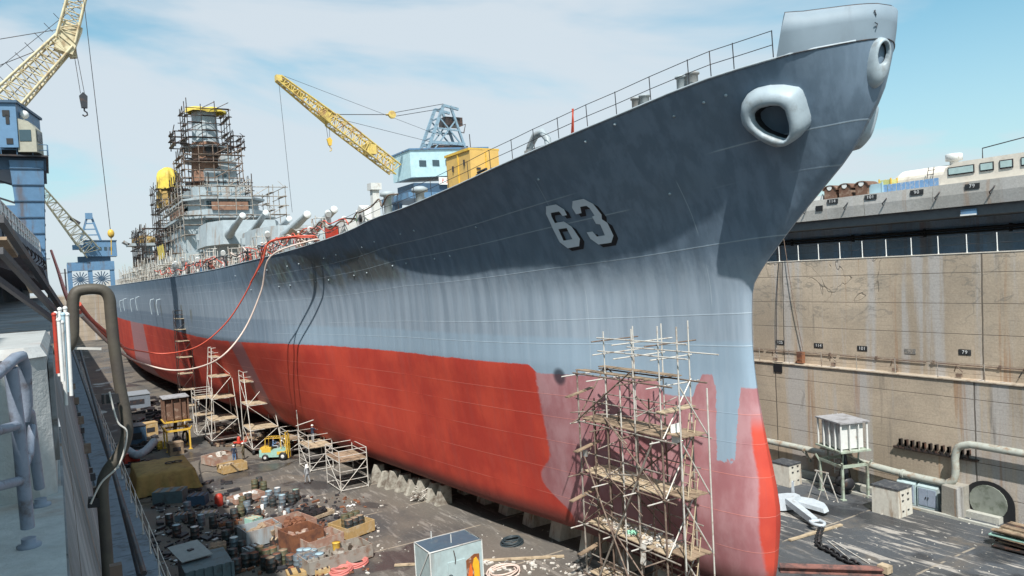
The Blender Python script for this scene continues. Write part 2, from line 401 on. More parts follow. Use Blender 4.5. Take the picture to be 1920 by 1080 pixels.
for i,(yy,zz,t) in enumerate(((41.66,10.45,'125'),(37.96,10.4,'114'),(34.18,10.4,'101'),(30.47,10.42,'90'),(26.72,10.6,'79'),(22.4,9.9,'68'))):
    k=PL if t!='90' else PLG
    fx=51.75+.25*(zz-8.86)/8.24
    mb=MB(); mb.bb((fx-.04,yy-.4,zz-.19),(fx+.06,yy+.4,zz+.19)); q=mb.build('number_plate',k,dw)
    text_obj(t,'numerals',PLW if t!='90' else CONC,q,(fx-.045,yy,zz),(0,-1,0),(0,0,1),.34,.004,track=1.15)
# hanging drain slot and rusty bracket on the ledge
mb=MB(); mb.bb((50.52,40.6,8.15),(50.75,41.4,8.95)); mb.build('drain_opening',DARK,dw)
mb=MB()
for i in range(12): mb.bb((50.25,25.9+i*.42,4.0-.01*i),(50.6,26.02+i*.42,4.35)); mb.bb((50.25,25.9+i*.42,3.7),(50.33,26.02+i*.42,4.35))
mb.bb((50.3,25.4,3.68),(50.6,31.1,3.78))
mb.build('cable_rack',STEELD,dw)
# fence along the coping
def rope_fence(name,label,cat,X,ys,z,h,mats,rope,group=None,sag=.05,rows=(.95,.5),r=.035):
    f=thing(name,label,cat,(X,ys[0],z),group)
    for y in ys:
        mb=MB(); mb.tube([(X,y,z),(X,y+.02,z+h)],r,8); mb.tube([(X,y,z),(X,y,z+.05)],r*2,8); mb.build('post',mats,f)
    for k in rows:
        mb=MB()
        for a,b in zip(ys[:-1],ys[1:]):
            mb.tube([(X,a+(b-a)*t/6,z+h*k-sag*4*(t/6)*(1-t/6)) for t in range(7)],.012,5,cap=False)
        mb.build('wire',rope,f)
    return f
ys=[22.8+1.89*i for i in range(46)]
rope_fence('wire_fence','white posts strung with slack wire along the right coping','fence',52.18,ys,17.25,1.25,WHITEC,DKM)
ys=[22.0+3.0*i for i in range(26)]
rope_fence('ledge_railing','rusty pipe railing along the narrow ledge of the right wall','railing',50.75,ys,8.9,1.15,GALV,RUSTP,sag=.03,r=.03,rows=(.97,.78,.4))
# service pipe on that ledge wall
lp=thing('service_pipe','thin rusty service pipe clamped along the wall above the ledge','pipe',(51.6,40,9.9))
for a,b in ((22,29),(29.3,36),(36.3,43),(43.3,60)):
    mb=MB(); mb.tube([(51.68,a,9.75),(51.68,b,9.75)],.04,8); mb.build('pipe_length',RUSTP,lp)
for y in (24.5,28.8,33,36.9,41.2,45):
    mb=MB(); mb.box((51.68,y,9.8),(.1,.16,.2)); mb.build('clamp',RUSTP,lp)
# gallery back wall and crane beam, right
gw=thing('gallery_wall','blue grey gallery wall in the shade under the right crane beam','wall',(57.5,140,17.2))
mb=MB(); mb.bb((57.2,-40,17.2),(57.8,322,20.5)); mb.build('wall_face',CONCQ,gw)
for y in (12,20.6,60,100,140): 
    mb=MB(); mb.bb((56.3,y,17.2),(57.2,y+.5,20.3)); mb.build('pier',CONCQ,gw)
tb=thing('crane_beam','thick pale concrete crane beam with painted numbers over the right gallery','beam',(55,140,20.4))
ysb=[-40,10,17.8,25,25.04,28.9,28.94,33.5,33.54,37,60,100,140,180,220,260,322]
for a,b in ((-40,19.85),(19.9,28.6),(28.63,33.7),(33.75,60),(60.04,140),(140.04,322)):
    mb=MB(); mb.prism([(52.0,20.38),(58.6,20.38),(58.6,21.6),(58.6,21.95),(52.0,21.95),(51.92,21.2)],a,b,frame=((0,0,0),(1,0,0),(0,0,1),(0,1,0)))
    mb.build('beam_segment',CONCB,tb)
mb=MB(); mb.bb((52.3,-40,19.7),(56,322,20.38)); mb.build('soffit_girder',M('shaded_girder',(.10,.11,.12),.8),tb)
for yy,zz,t in ((36.32,21.72,'114'),(33.15,21.7,'101'),(29.69,21.65,'90'),(25.99,21.62,'79')):
    mb=MB(); mb.bb((51.88,yy-.45,zz-.17),(51.99,yy+.45,zz+.17)); q=mb.build('number_plate',PL,tb)
    text_obj(t,'numerals',PLW,q,(51.875,yy,zz),(0,-1,0),(0,0,1),.34,.004,track=1.2)
for yy in (38.6,35.0,31.9,28.1,24.6,20.5):
    mb=MB(); mb.tube([(51.9,yy,21.5),(51.72,yy+.05,21.3),(51.72,yy+.25,21.1),(51.9,yy+.3,21.0)],.04,6); mb.build('tie_ring',DKM,tb)
mb=MB(); mb.bb((51.86,37.2,21.1),(51.97,37.8,21.5)); mb.build('vent_recess',DARK,tb)
bp=thing('gallery_pipes','pair of black pipes running along the right gallery wall','pipes',(56.9,60,19.2))
for z,r in ((18.95,.11),(18.72,.07)):
    mb=MB(); mb.tube([(56.8,-30,z),(56.8,300,z)],r,8); mb.build('pipe',BLACK,bp)
for y in range(14,100,6):
    mb=MB(); mb.box((56.85,y,18.85),(.2,.15,.6)); mb.build('hanger',BLACK,bp)
nb=thing('gallery_lamp','small lit-looking pale service box under the right crane beam','service box',(54.5,25.5,20.0))
mb=MB(); mb.box((52.25,26.4,19.95),(.2,1.0,.4)); mb.build('housing',CBLUE,nb)
mb=MB(); mb.box((52.13,26.4,19.78),(.1,1.0,.1)); mb.build('sill',WHITEC,nb)
# left dock wall
lw=thing('dock_wall','shaded concrete dock wall with a walkway on the left','dock wall',(0,140,0))
mb=MB(); wall_profile(mb,[(2.45,0),(2.35,8.85),(1.0,8.86),(-.02,16.38),(-6.9,16.38)],-40,9.4); wall_profile(mb,[(2.45,0),(2.35,8.85),(1.0,8.86),(-.09,16.9),(-.09,17.05),(-6.9,17.05)],9.4,322); mb.add([(-.09,9.4,16.2),(-.09,9.4,17.05),(-6.9,9.4,17.05),(-6.9,9.4,16.2)],[(0,1,2,3)])
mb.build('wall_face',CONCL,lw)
mb=MB()
for i in range(60): mb.bb((1.08,4+i*2.0,8.87),(2.3,5.95+i*2.0,8.97))
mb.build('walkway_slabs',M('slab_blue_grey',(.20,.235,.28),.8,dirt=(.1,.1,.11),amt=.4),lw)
wr=rope_fence('walkway_railing','thin pipe railing along the left wall walkway','railing',2.22,[6+2.4*i for i in range(40)],8.97,1.05,GALVL,GALVL,sag=.01,r=.022,rows=(.98,.55))
# upper left gallery and beam
lg=thing('gallery_wall','deep shaded gallery wall under the left crane beam','wall',(-6,140,17))
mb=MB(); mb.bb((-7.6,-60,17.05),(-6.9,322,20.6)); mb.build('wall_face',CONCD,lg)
for y in (9,18,30,42,54,66,78,90,105,120,140,160,180,200):
    mb=MB(); mb.bb((-6.9,y,17.05),(-5.6,y+.6,20.6)); mb.build('pier',CONCD,lg)
lb=thing('crane_beam','weathered concrete crane beam overhanging the left gallery','beam',(-3,140,20.5))
def xe(y): return -3.3+1.2*min(1,max(0,y/38)) if y<38 else (-2.1+1.55*(y-38)/42 if y<80 else -.55)
def plan(y0,y1,z0,z1,off=0.0,xb=-7.6):
    mb=MB(); ys=[y0+(y1-y0)*i/6 for i in range(7)]
    mb.prism([(xb,y0)]+[(xe(y)+off,y) for y in ys]+[(xb,y1)],z0,z1); return mb
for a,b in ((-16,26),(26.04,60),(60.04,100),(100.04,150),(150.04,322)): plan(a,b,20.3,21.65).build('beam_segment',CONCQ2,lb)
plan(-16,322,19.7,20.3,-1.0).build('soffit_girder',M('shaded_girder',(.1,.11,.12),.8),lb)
for i in range(6):
    pass
rr=thing('beam_railing','white painted pipe railing on top of the left crane beam','railing',(-1.5,40,21.65))
yy=[24+2.2*i for i in range(44)]
for y in yy:
    mb=MB(); mb.tube([(xe(y)-.15,y,21.65),(xe(y)-.15,y,22.8)],.05,6); mb.build('post',WHITEC,rr)
for k in (1.12,.58):
    mb=MB(); mb.tube([(xe(y)-.15,y,21.65+k) for y in yy],.045,6); mb.build('rail',WHITEC,rr)
# head end wall of the dock
ew=thing('dock_end_wall','distant brownish concrete wall closing the far end of the dock','dock wall',(26,322,0))
mb=MB(); mb.bb((-7,322,0),(58,331,17.0)); mb.build('wall_face',CONC,ew)

lpn=thing('railing_screen','white canvas screen laced behind the railing on the left beam','screen',(-1.5,40,21.65))
for i in range(24):
    if i%9!=5:
        y0,y1=24+i*2.2,26.1+i*2.2; mb=MB(); mb.prism([(xe(y0)-.24,y0),(xe(y0)-.2,y0),(xe(y1)-.2,y1),(xe(y1)-.24,y1)],21.66,22.8); mb.build('canvas_panel',WHITEC,lpn)
# unseen sheds added on the left apron to shade the floor and landing
for nm,l,x0,x1,y0,y1,zt in (('shade_shed','unseen low grey shed added behind the viewpoint to shade the landing',-9,-3.4,-15.5,3.0,24.4),('workshop','unseen tall grey block added on the left apron to shade the dock floor',-18,-3.9,12,72,35)):
    T=thing(nm,l,'building',((x0+x1)/2,y0,21.66)); mb=MB(); mb.bb((x0,y0,21.66),(x1,y1,zt)); w_=mb.build('wall',CONCB,T)
    mb=MB(); mb.prism([(x0-.2,zt),(x1+.1,zt),(x1+.1,zt+.15),((x0+x1)/2,zt+1.0),(x0-.2,zt+.15)],y0-.2,y1+.2,frame=((0,0,0),(1,0,0),(0,0,1),(0,1,0))); mb.build('roof',CONCD,T)
    for k in range(int((y1-y0)/4)):
        mb=MB(); mb.bb((x1,y0+1.2+k*4,22.6 if zt<29 else 25),(x1+.06,y0+3+k*4,23.8 if zt<29 else 28)); mb.build('window',GLASS,T)
    mb=MB(); mb.bb((x1,y0+.2,21.7),(x1+.07,y0+1.1,23.7)); mb.build('door',CBLUE,T)
# ================================================================ the battleship
XC=28.0; YE=287.0; ZW=12.0
ST=[(1.15,24.7),(1.3,24.0),(1.7,23.7),(2.7,23.45),(4.0,23.3),(5.85,23.15),(7.3,23.3),(9.0,23.6),(11.3,23.95),(13.8,24.13),(16.2,24.0),(17.06,23.5),(18.1,22.55),(19.45,21.2),(20.6,19.96),(21.7,18.8),(22.7,18.05),(24.3,17.2),(25.9,16.9),(27.2,16.8)]
DK=[(0,0),(.12,.5),(.4,1.05),(.9,1.7),(2.2,3.0),(5.5,4.1),(8.9,5.0),(13.1,6.2),(19,7.0),(23.3,7.4),(30,7.65),(34.6,8.0),(39,8.8),(49.6,11.0),(58,12.2),(69,13.3),(96,15.2),(147,16.2),(220,15.5),(270,8)]
WL=[(0,0),(.15,.22),(.6,.42),(3,.85),(6,1.45),(13,3.75),(22,5.17),(30,5.91),(40,7.55),(47,9.55),(54.5,11.1),(65,12.7),(80,13.6),(103,14.6),(153,16),(210,15.5),(250,10),(270,3)]
B5=[(0,0),(.1,.4),(.4,.8),(1,1.1),(2.5,1.4),(5,1.65),(13,2.6),(22,4.0),(32,5.3),(43,7.0),(60,9.2),(77,11.2),(97,12.8),(150,15.6),(210,14),(245,5),(262,1),(270,.3)]
B2=[(0,0),(.15,.35),(.5,.6),(1.5,.8),(5,1.1),(13,1.9),(22,3.2),(32,4.2),(43,5.2),(60,6.0),(77,7.8),(97,9.8),(150,13),(210,10),(240,2),(262,.3),(270,.2)]
SH=[(17,25.85),(19.2,25.55),(22.5,25.3),(25.9,24.8),(30.1,24.1),(36,23.35),(40,22.85),(46.5,22.3),(51.5,22.0),(56,21.35),(66.5,20.4),(75,19.95),(86,19.55),(113,19.2),(160,19.1),(290,19.5)]
def itp(T,x):
    if x<=T[0][0]: return T[0][1]
    for (a,b),(c,d) in zip(T[:-1],T[1:]):
        if x<=c: return b+(d-b)*(x-a)/(c-a)
    return T[-1][1]
def smt(T,x):      # smooth (Catmull-Rom) interpolation
    if x<=T[0][0]: return T[0][1]
    for i in range(len(T)-1):
        if x<=T[i+1][0]:
            a,b=T[i],T[i+1]; h=b[0]-a[0]; t=(x-a[0])/h
            def sl(j):
                if j==0: return (T[1][1]-T[0][1])/(T[1][0]-T[0][0])
                if j==len(T)-1: return (T[-1][1]-T[-2][1])/(T[-1][0]-T[-2][0])
                l=(T[j][1]-T[j-1][1])/(T[j][0]-T[j-1][0]); r=(T[j+1][1]-T[j][1])/(T[j+1][0]-T[j][0])
                return 0 if l*r<=0 else 2*l*r/(l+r)
            m0,m1=sl(i)*h,sl(i+1)*h
            return (2*t**3-3*t*t+1)*a[1]+(t**3-2*t*t+t)*m0+(-2*t**3+3*t*t)*b[1]+(t**3-t*t)*m1
    return T[-1][1]
EPT=[(0,3.55),(12,3.7),(24,4.5),(38,2.91),(60,1.05)]
def hbu(u,s,z):    # half breadth from distance behind the stem line
    if z>=ZW: return smt(WL,u)+(smt(DK,u)-smt(WL,u))*max(0,s)**itp(EPT,u)
    if z>=5:
        s=(z-5)/(ZW-5); return smt(B5,u)+(smt(WL,u)-smt(B5,u))*s
    s=max(0,(z-1.9)/3.1); return smt(B2,u)+(smt(B5,u)-smt(B2,u))*s**.5
def HB(Y,z):
    ys=smt(ST,z); u=(Y-ys)*270/(YE-ys)
    if u<=0: return 0.0
    return hbu(u,(z-ZW)/(smt(SH,Y)-ZW),z)
def HX(Y,z): return XC-HB(Y,z)
def hull_mat():
    n=NT('hull_paint'); p=n.pos(); x,y,z=n.sep(p)
    uv=n.new('ShaderNodeTexCoord').outputs['UV']; u,v,_=n.sep(uv)
    nz=n.noise(p,.9,5,.6); nf=n.noise(p,3.0,4,.6)
    rag=n.m('ADD',n.m('MULTIPLY',n.m('SUBTRACT',nz,.5),.9),n.m('MULTIPLY',n.m('SUBTRACT',n.noise(p,4.5,6,.7),.5),.65))
    str_=n.noise(n.sc(p,(1.6,1.6,.10)),1.0,6,.6)
    # greys
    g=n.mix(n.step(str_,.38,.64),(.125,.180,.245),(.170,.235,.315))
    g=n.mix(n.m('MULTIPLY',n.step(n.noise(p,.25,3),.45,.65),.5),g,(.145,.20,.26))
    sunlit_low=n.step(n.m('ADD',z,n.m('MULTIPLY',rag,1.6)),18.6,16.6)  # sunlit tone put into the grey below the shaded flare, ragged edge
    g=n.mix(n.m('MULTIPLY',sunlit_low,.8),g,n.mix(n.step(str_,.38,.62),(.27,.335,.41),(.325,.39,.465)))
    bandz=n.m('MULTIPLY',n.step(n.m('ADD',z,n.m('MULTIPLY',rag,.4)),13.9,13.6),n.step(y,74,66))
    g=n.mix(n.m('MULTIPLY',bandz,.75),g,(.27,.37,.47))
    drop=n.noise(n.sc(p,(1.4,1.4,.12)),1.0,4,.6)
    g=n.mix(n.m('MULTIPLY',n.m('MULTIPLY',n.step(drop,.52,.66),.22),n.m('MULTIPLY',n.step(z,19,17),n.step(y,66,50))),g,(.36,.44,.52))
    dkb=n.m('MULTIPLY',n.step(z,14.4,14.2),n.step(y,66,76))
    g=n.mix(n.m('MULTIPLY',dkb,.45),g,(.12,.18,.26))
    # rusty bare region near the anchor deck edge
    rz=n.m('MULTIPLY',n.m('MULTIPLY',n.step(y,46,54),n.step(y,80,68)),n.m('MULTIPLY',n.step(z,17.0,18.0),n.step(z,20.6,19.4)))
    g=n.mix(n.m('MULTIPLY',n.m('MULTIPLY',rz,n.step(n.noise(p,.35,5,.6),.40,.56)),.75),g,(.115,.115,.095))
    g=n.mix(n.m('MULTIPLY',n.m('MULTIPLY',rz,n.step(n.noise(n.sc(p,(1.5,1.5,.3)),1.0,5),.55,.68)),.6),g,(.24,.33,.33))
    # paint runs from the scuppers
    for yy,zz in ((124,16),(119,15.4),(104,15.6),(99,15),(60,18.6),(64,18.4)):
        k=n.m('MULTIPLY',n.band(n.m('ADD',y,n.m('MULTIPLY',z,.3)),yy+zz*.3,.5,.6),n.m('MULTIPLY',n.step(z,zz+.2,zz-.1),n.step(z,zz-2.2,zz-.6)))
        g=n.mix(n.m('MULTIPLY',k,.5),g,(.16,.15,.09))
    # plate seams
    def line(q,c,w): return n.step(n.m('ABSOLUTE',n.m('SUBTRACT',q,c)),w,w*.4)
    seam=None
    for c,w in ((.69,.0032),(.80,.003),(.50,.003),(.24,.003),(.12,.003)):
        k=line(v,c,w)
        brk=n.step(n.noise(n.com(n.m('MULTIPLY',y,.06),c*9,0.0),1.0,2),.40,.44)
        k=n.m('MULTIPLY',k,brk); seam=k if seam is None else n.m('MAXIMUM',seam,k)
    bn=n.m('FRACT',n.m('DIVIDE',y,7.4)); vl=n.m('MULTIPLY',line(bn,.5,.004),n.step(n.noise(n.com(n.m('MULTIPLY',n.m('FLOOR',n.m('DIVIDE',y,7.4)),3.7),n.m('MULTIPLY',z,.22),0.0),1.0,1),.52,.56))
    g=n.mix(n.m('MULTIPLY',n.m('MAXIMUM',seam,vl),.5),g,(.42,.50,.56))
    # reds
    r=n.mix(n.step(n.noise(p,.35,4,.55),.35,.65),(.47,.046,.030),(.58,.070,.040))
    r=n.mix(n.m('MULTIPLY',n.step(str_,.5,.66),.3),r,(.44,.07,.055))
    pk=n.mix(n.step(n.noise(n.sc(p,(.6,.6,.35)),1.0,5,.6),.35,.68),(.34,.14,.155),(.44,.24,.26))
    yb=n.m('ADD',37.2,n.m('SUBTRACT',n.m('MULTIPLY',n.band(z,4.9,.9,.9),1.2),n.m('MULTIPLY',n.step(z,4.2,2.5),1.0)))
    fresh=n.step(n.m('ADD',y,n.m('MULTIPLY',rag,.5)),n.m('SUBTRACT',yb,.12),n.m('ADD',yb,.12))
    stem=n.m('MULTIPLY',n.step(n.m('ADD',y,n.m('MULTIPLY',rag,.2)),n.m('ADD',24.12,n.m('MULTIPLY',n.step(z,10,6.5),-.50)),n.m('ADD',23.98,n.m('MULTIPLY',n.step(z,10,6.5),-.50))),n.step(z,10.6,9.4))
    fresh=n.m('MAXIMUM',fresh,stem)
    bot=n.mix(fresh,pk,r)
    for a,b,colr in ((80.7,84.3,(.26,.13,.15)),(141,158,(.36,.22,.24))):
        k=n.m('MULTIPLY',n.step(n.m('ADD',y,n.m('MULTIPLY',rag,.3)),a-.3,a+.3),n.step(n.m('ADD',y,n.m('MULTIPLY',rag,.3)),b+.3,b-.3))
        bot=n.mix(n.m('MULTIPLY',k,.85),bot,colr)
    bot=n.mix(n.m('MULTIPLY',n.step(z,3.4,2.3),.8),bot,(.10,.035,.03))
    sr=None
    for c in (-.165,-.30,-.45,-.63,-.8):
        k=line(v,c,.0022); sr=k if sr is None else n.m('MAXIMUM',sr,k)
    bot=n.mix(n.m('MULTIPLY',n.m('MULTIPLY',sr,n.step(n.noise(n.com(n.m('MULTIPLY',y,.05),v,0.0),3.0,2),.40,.46)),.55),bot,(.70,.25,.2))
    # waterline, dipping where the forward strakes still wait for paint
    zr=n.m('ADD',12.05,n.m('MULTIPLY',rag,.22))
    zr=n.m('SUBTRACT',zr,n.m('MULTIPLY',n.band(y,92,14,.9),.3))
    zr=n.m('SUBTRACT',zr,n.m('MULTIPLY',n.step(y,37.8,37.0),.45))
    drip=n.m('MULTIPLY',n.step(n.m('ADD',y,n.m('MULTIPLY',rag,.3)),24.55,24.75),n.step(n.m('ADD',y,n.m('MULTIPLY',rag,.4)),25.9,25.65))
    zr=n.m('SUBTRACT',zr,n.m('MULTIPLY',drip,n.m('ADD',3.1,n.m('MULTIPLY',nf,1.0))))
    zr=n.m('ADD',zr,n.m('MULTIPLY',n.m('MULTIPLY',n.step(y,25.9,26.1),n.step(y,26.9,26.6)),.5))
    zr=n.m('SUBTRACT',zr,n.m('MULTIPLY',n.m('MULTIPLY',n.step(y,26.9,27.2),n.step(y,29.4,28.8)),.7))
    below=n.step(z,n.m('ADD',zr,.05),n.m('SUBTRACT',zr,.05))
    c=n.mix(below,g,bot)
    sm=n.m('ADD',n.m('POWER',n.m('DIVIDE',n.m('SUBTRACT',y,35.4),.42),2.0),n.m('POWER',n.m('DIVIDE',n.m('SUBTRACT',z,11.45),.5),2.0))
    c=n.mix(n.m('MULTIPLY',n.step(sm,1.6,.3),.85),c,(.02,.022,.035))
    # frames pressing through the plating
    fr=n.m('MULTIPLY',n.m('SINE',n.m('MULTIPLY',y,2*PI/1.22)),.5)
    amp=n.m('MULTIPLY',n.noise(n.sc(p,(.4,.4,.25)),1.0,3),n.step(n.m('ABSOLUTE',n.m('SUBTRACT',z,16)),5,1.5))
    w2=n.noise(n.sc(p,(1.1,1.1,.16)),1.0,3,.5)
    h=n.m('ADD',n.m('MULTIPLY',fr,amp),n.m('ADD',n.m('MULTIPLY',w2,1.3),n.m('MULTIPLY',nf,.08)))
    h=n.m('ADD',h,n.m('MULTIPLY',n.m('MAXIMUM',seam,sr),-.25))
    n.bump(h,.5,.07)
    return n.out(c,n.mix(below,(.50,.50,.50),(.70,.70,.70)))
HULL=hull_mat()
GREYB=M('bow_grey',(.20,.26,.315),.62,var=.12,bump=.06,dirt=(.16,.2,.24),amt=.3,scale=.6,streak=True)
GREYP=M('pod_grey',(.34,.41,.46),.5,dirt=(.22,.24,.25),amt=.4,scale=1.2,var=.15,bump=.25)
NUMG=M('numeral_grey',(.60,.68,.76),.55,var=.08)
NUMB=M('numeral_black',(.012,.013,.018),.6)
ship=thing('battleship','huge grey and red battleship in dry dock with bow number 63','battleship',(28,40,0))
# --- shell plating
cols=[0,.0004,.001,.002,.0035,.0055,.008,.011,.015]+[.02+.0066*i for i in range(60)]+[.42+.0145*i for i in range(41)]
cols=[c for c in cols if c<1]+[1.0]
below_z=[1.15,1.25,1.5,1.9,2.1,2.4,2.9,3.5,4.2,5,5.9,6.9,8,9,10,11]
up_s=[i/26 for i in range(27)]
def pt(a,z=None,s=None):
    if z is None:
        z=ZW+s*(smt(SH,20+a*260)-ZW)
        for _ in range(12):
            ys=smt(ST,z); Y=ys+a*(YE-ys); z=ZW+s*(smt(SH,Y)-ZW)
    ys=smt(ST,z); Y=ys+a*(YE-ys)
    if z<1.9: z=1.9-(1.9-z)*min(1,max(0,1-(Y-27)/9))
    return Y,z,hbu(a*270,(z-ZW)/(smt(SH,Y)-ZW),z)
me=bpy.data.meshes.new('hull'); V=[];F=[];UV=[]
for side in (-1,1):
    base=len(V)
    rows=[('z',z) for z in below_z]+[('s',s) for s in up_s]
    for k,val in rows:
        for a in cols:
            Y,z,h=pt(a,z=val) if k=='z' else pt(a,s=val)
            V.append((XC+side*h-28,Y-40,z)); UV.append((Y/100,(z-12)/10.1 if k=='z' else val))
    nc=len(cols)
    for i in range(len(rows)-1):
        for j in range(nc-1):
            q=(base+i*nc+j,base+i*nc+j+1,base+(i+1)*nc+j+1,base+(i+1)*nc+j)
            F.append(q if side<0 else q[::-1])
nc=len(cols); off=len(V)//2
for j in range(nc-1): F.append((j+1,j,off+j,off+j+1))
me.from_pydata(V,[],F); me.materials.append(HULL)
ul=me.uv_layers.new(name='UVMap')
for lo in me.loops: ul.data[lo.index].uv=UV[lo.vertex_index]
me.polygons.foreach_set('use_smooth',[True]*len(me.polygons))
ho=bpy.data.objects.new('hull',me); COL.objects.link(ho); ho.parent=ship
# --- deck, waterway edge
rows=[]
for a in cols:
    Y,z,h=pt(a,s=1.0)
    if Y>YE: break
    rows.append([(XC-h+.03,Y,z-.06),(XC,Y,z+.05),(XC+h-.03,Y,z-.06)])
mb=MB(); mb.grid(rows,smooth=False); mb.build('deck',M('teak_deck',(.30,.25,.19),.85,dirt=(.15,.12,.09)),ship)
mb=MB()
for sd_ in (-1,1):
    pts=[]
    for a in cols[3:]:
        Y,z,h=pt(a,s=1.0); pts.append((XC+sd_*h,Y,z+.02))
    mb.tube(pts,.045,6)
mb.build('gunwale_bar',M('gunwale_grey',(.33,.38,.42),.5),ship)
# --- bow bulwark
def bpt(a,t):   # t height above deck
    Y,z,h=pt(a,s=1.0)
    return Y,z,h
mb=MB(); aa=[0,.0004,.001,.0018,.0028,.004,.0052,.0064,.0075,.0086,.0097]
ring_o=[];ring_i=[]
loop=[(1,a) for a in aa[::-1]]+[(-1,a) for a in aa[1:]]
rws=[[],[],[],[],[]]
for sd_,a in loop:
    Y,z,h=pt(a,s=1.0)
    hgt=1.25+.30*(a/.0097); rk=-.5*max(0,(a-.0064)/.0033)
    fl_=.12
    rws[0].append((XC+sd_*(h+.01),Y,z-.03)); rws[1].append((XC+sd_*(h+fl_),Y-.06+rk*.5,z+hgt*.55)); rws[2].append((XC+sd_*(h+fl_*1.3),Y-.10+rk,z+hgt))
    k=max(0,h-.12); rws[3].append((XC+sd_*(k+fl_*1.3),Y+.06+rk,z+hgt)); rws[4].append((XC+sd_*k,Y+.12,z))
# rake the after ends back
mb.grid(rws,smooth=False)
for r_ in (0,):
    n_=len(loop)
for e in (0,-1): mb.add([rws[i][e] for i in range(5)],[(0,1,2,3,4)])
bw=mb.build('bulwark',GREYB,ship)
bw.data.polygons.foreach_set('use_smooth',[True]*len(bw.data.polygons))
mb=MB(); mb.tube([( (a[0]+b[0])/2,(a[1]+b[1])/2,a[2]+.01) for a,b in zip(rws[2],rws[3])],.055,6); mb.build('bulwark_rail',DKM,ship)
mb=MB(); mb.tube([(a[0],a[1]-.0,a[2]+.03) for a in rws[0]],.028,6); mb.build('bulwark_seam',DKM,ship)
# --- fairings with an opening (hawse pods, bullnose)
def pod(name,P0,nrm,a,b,base,hole,hb_,lean=(0,0),mat=GREYP,depth=.9,mirror=False):
    P0=Vector(P0);nrm=Vector(nrm);a=Vector(a);b=Vector(b)
    N=48
    def resamp(poly):
        c=Vector((sum(p[0] for p in poly)/len(poly),sum(p[1] for p in poly)/len(poly))); out=[]
        for k in range(N):
            an=2*PI*k/N; d=Vector((math.cos(an),math.sin(an))); best=None
            for i in range(len(poly)):
                p=Vector(poly[i])-c; q=Vector(poly[(i+1)%len(poly)])-c; e=q-p
                den=d.x*(-e.y)+e.x*d.y
                if abs(den)<1e-9: continue
                t=(p.x*(-e.y)+e.x*p.y)/den; s_=(d.x*p.y-d.y*p.x)/den
                if t>0 and -1e-6<=s_<=1+1e-6: best=t if best is None else max(best,t)
            out.append(c+d*(best or .1))
        return out
    B=resamp(base); H_=resamp(hole)
    prof=[(0,-.6),(0.0,.12),(.10,.55),(.28,.85),(.52,1.0),(.78,1.03),(.94,.96),(1.0,.84),(1.04,.6)]
    rings=[]
    for t,hh in prof:
        rings.append([P0+a*(B[k].x+(H_[k].x-B[k].x)*t)+b*(B[k].y+(H_[k].y-B[k].y)*t)+nrm*(hb_*hh) for k in range(N)])
    inner=[[P0+a*(H_[k].x)+b*(H_[k].y-.1)+nrm*(hb_*.2) for k in range(N)],[P0+a*(H_[k].x*.8)+b*(H_[k].y*.8-.2)-nrm*depth*.2 for k in range(N)]]
    def place(L): return [[Vector((2*XC-p.x,p.y,p.z)) for p in r] for r in L] if mirror else L
    mb=MB(); mb.grid(place(rings),closed=True); o=mb.build(name,mat,ship)
    mb=MB(); mb.grid(place([rings[-1]]+inner),closed=True); L_=place(inner)[-1]; mb.add(L_,[tuple(range(N))]); sub(mb,'opening',M('pod_inside',(.02,.022,.026),.7),o)
    return o
base=[(-1.28,.45),(-1.14,.89),(-.84,1.2),(-.43,1.36),(.11,1.35),(.64,1.22),(1.26,.95),(1.33,.44),(1.36,-.36),(1.26,-.68),(.77,-1.07),(.34,-1.23),(0,-1.24),(-.37,-1.03),(-.77,-.66),(-1.11,-.26),(-1.3,.07)]
hole=[(-.31,.43),(-.02,.58),(.43,.59),(.77,.52),(.93,.32),(.97,-.17),(.93,-.52),(.72,-.77),(.39,-.63),(-.01,-.38),(-.24,-.11),(-.35,.15)]
hole=[(x_*1.08-.27,y_*1.1-.05) for x_,y_ in hole]
P0=(HX(20.5,23.5),20.5,23.5)
for mir in (False,True): pod('hawse_pod',P0,(-.884,-.26,-.388),(.282,-.959,0),(-.372,-.109,.922),base,hole,.85,mirror=mir)
cap=[(.45*math.cos(2*PI*k/24),.98*math.sin(2*PI*k/24)*(.92 if math.sin(2*PI*k/24)>0 else 1.05)) for k in range(24)]
cap=[(x_, (abs(y_)**.8)*(1 if y_>0 else -1)) for x_,y_ in cap]
hl=[(.25*math.cos(2*PI*k/16),.30+.42*math.sin(2*PI*k/16)) for k in range(16)]
pod('bullnose',(XC-.30,17.3,25.05),Vector((-.25,-.93,-.22)).normalized(),Vector((.966,-.26,0)).normalized(),Vector((-.05,-.20,.975)).normalized(),cap,hl,.42,depth=.4)
# --- hull number
SIX=[(32.05,20.54),(32.35,20.52),(32.45,20.77),(33.05,20.75),(33.12,20.57),(33.1,20.2),(32.45,20.24),(32.12,19.92),(32.0,19.25),(32.25,18.87),(33.0,18.80),(33.35,19.17),(33.42,19.86),(33.42,20.73),(33.15,21.12),(32.4,21.15),(32.05,20.85)]
SIXH=[(33.05,19.86),(32.48,19.88),(32.45,19.27),(33.05,19.23)]
THREE=[(31.25,21.20),(30.55,21.24),(30.2,20.95),(30.08,20.39),(30.2,20.15),(30.02,19.95),(30.05,19.28),(30.35,18.93),(31.1,18.88),(31.4,19.22),(31.42,19.56),(31.07,19.58),(30.97,19.30),(30.5,19.33),(30.45,19.90),(30.65,19.95),(30.65,20.33),(30.48,20.37),(30.52,20.76),(30.62,20.89),(31.0,20.87),(31.12,20.56),(31.47,20.53),(31.5,20.88)]
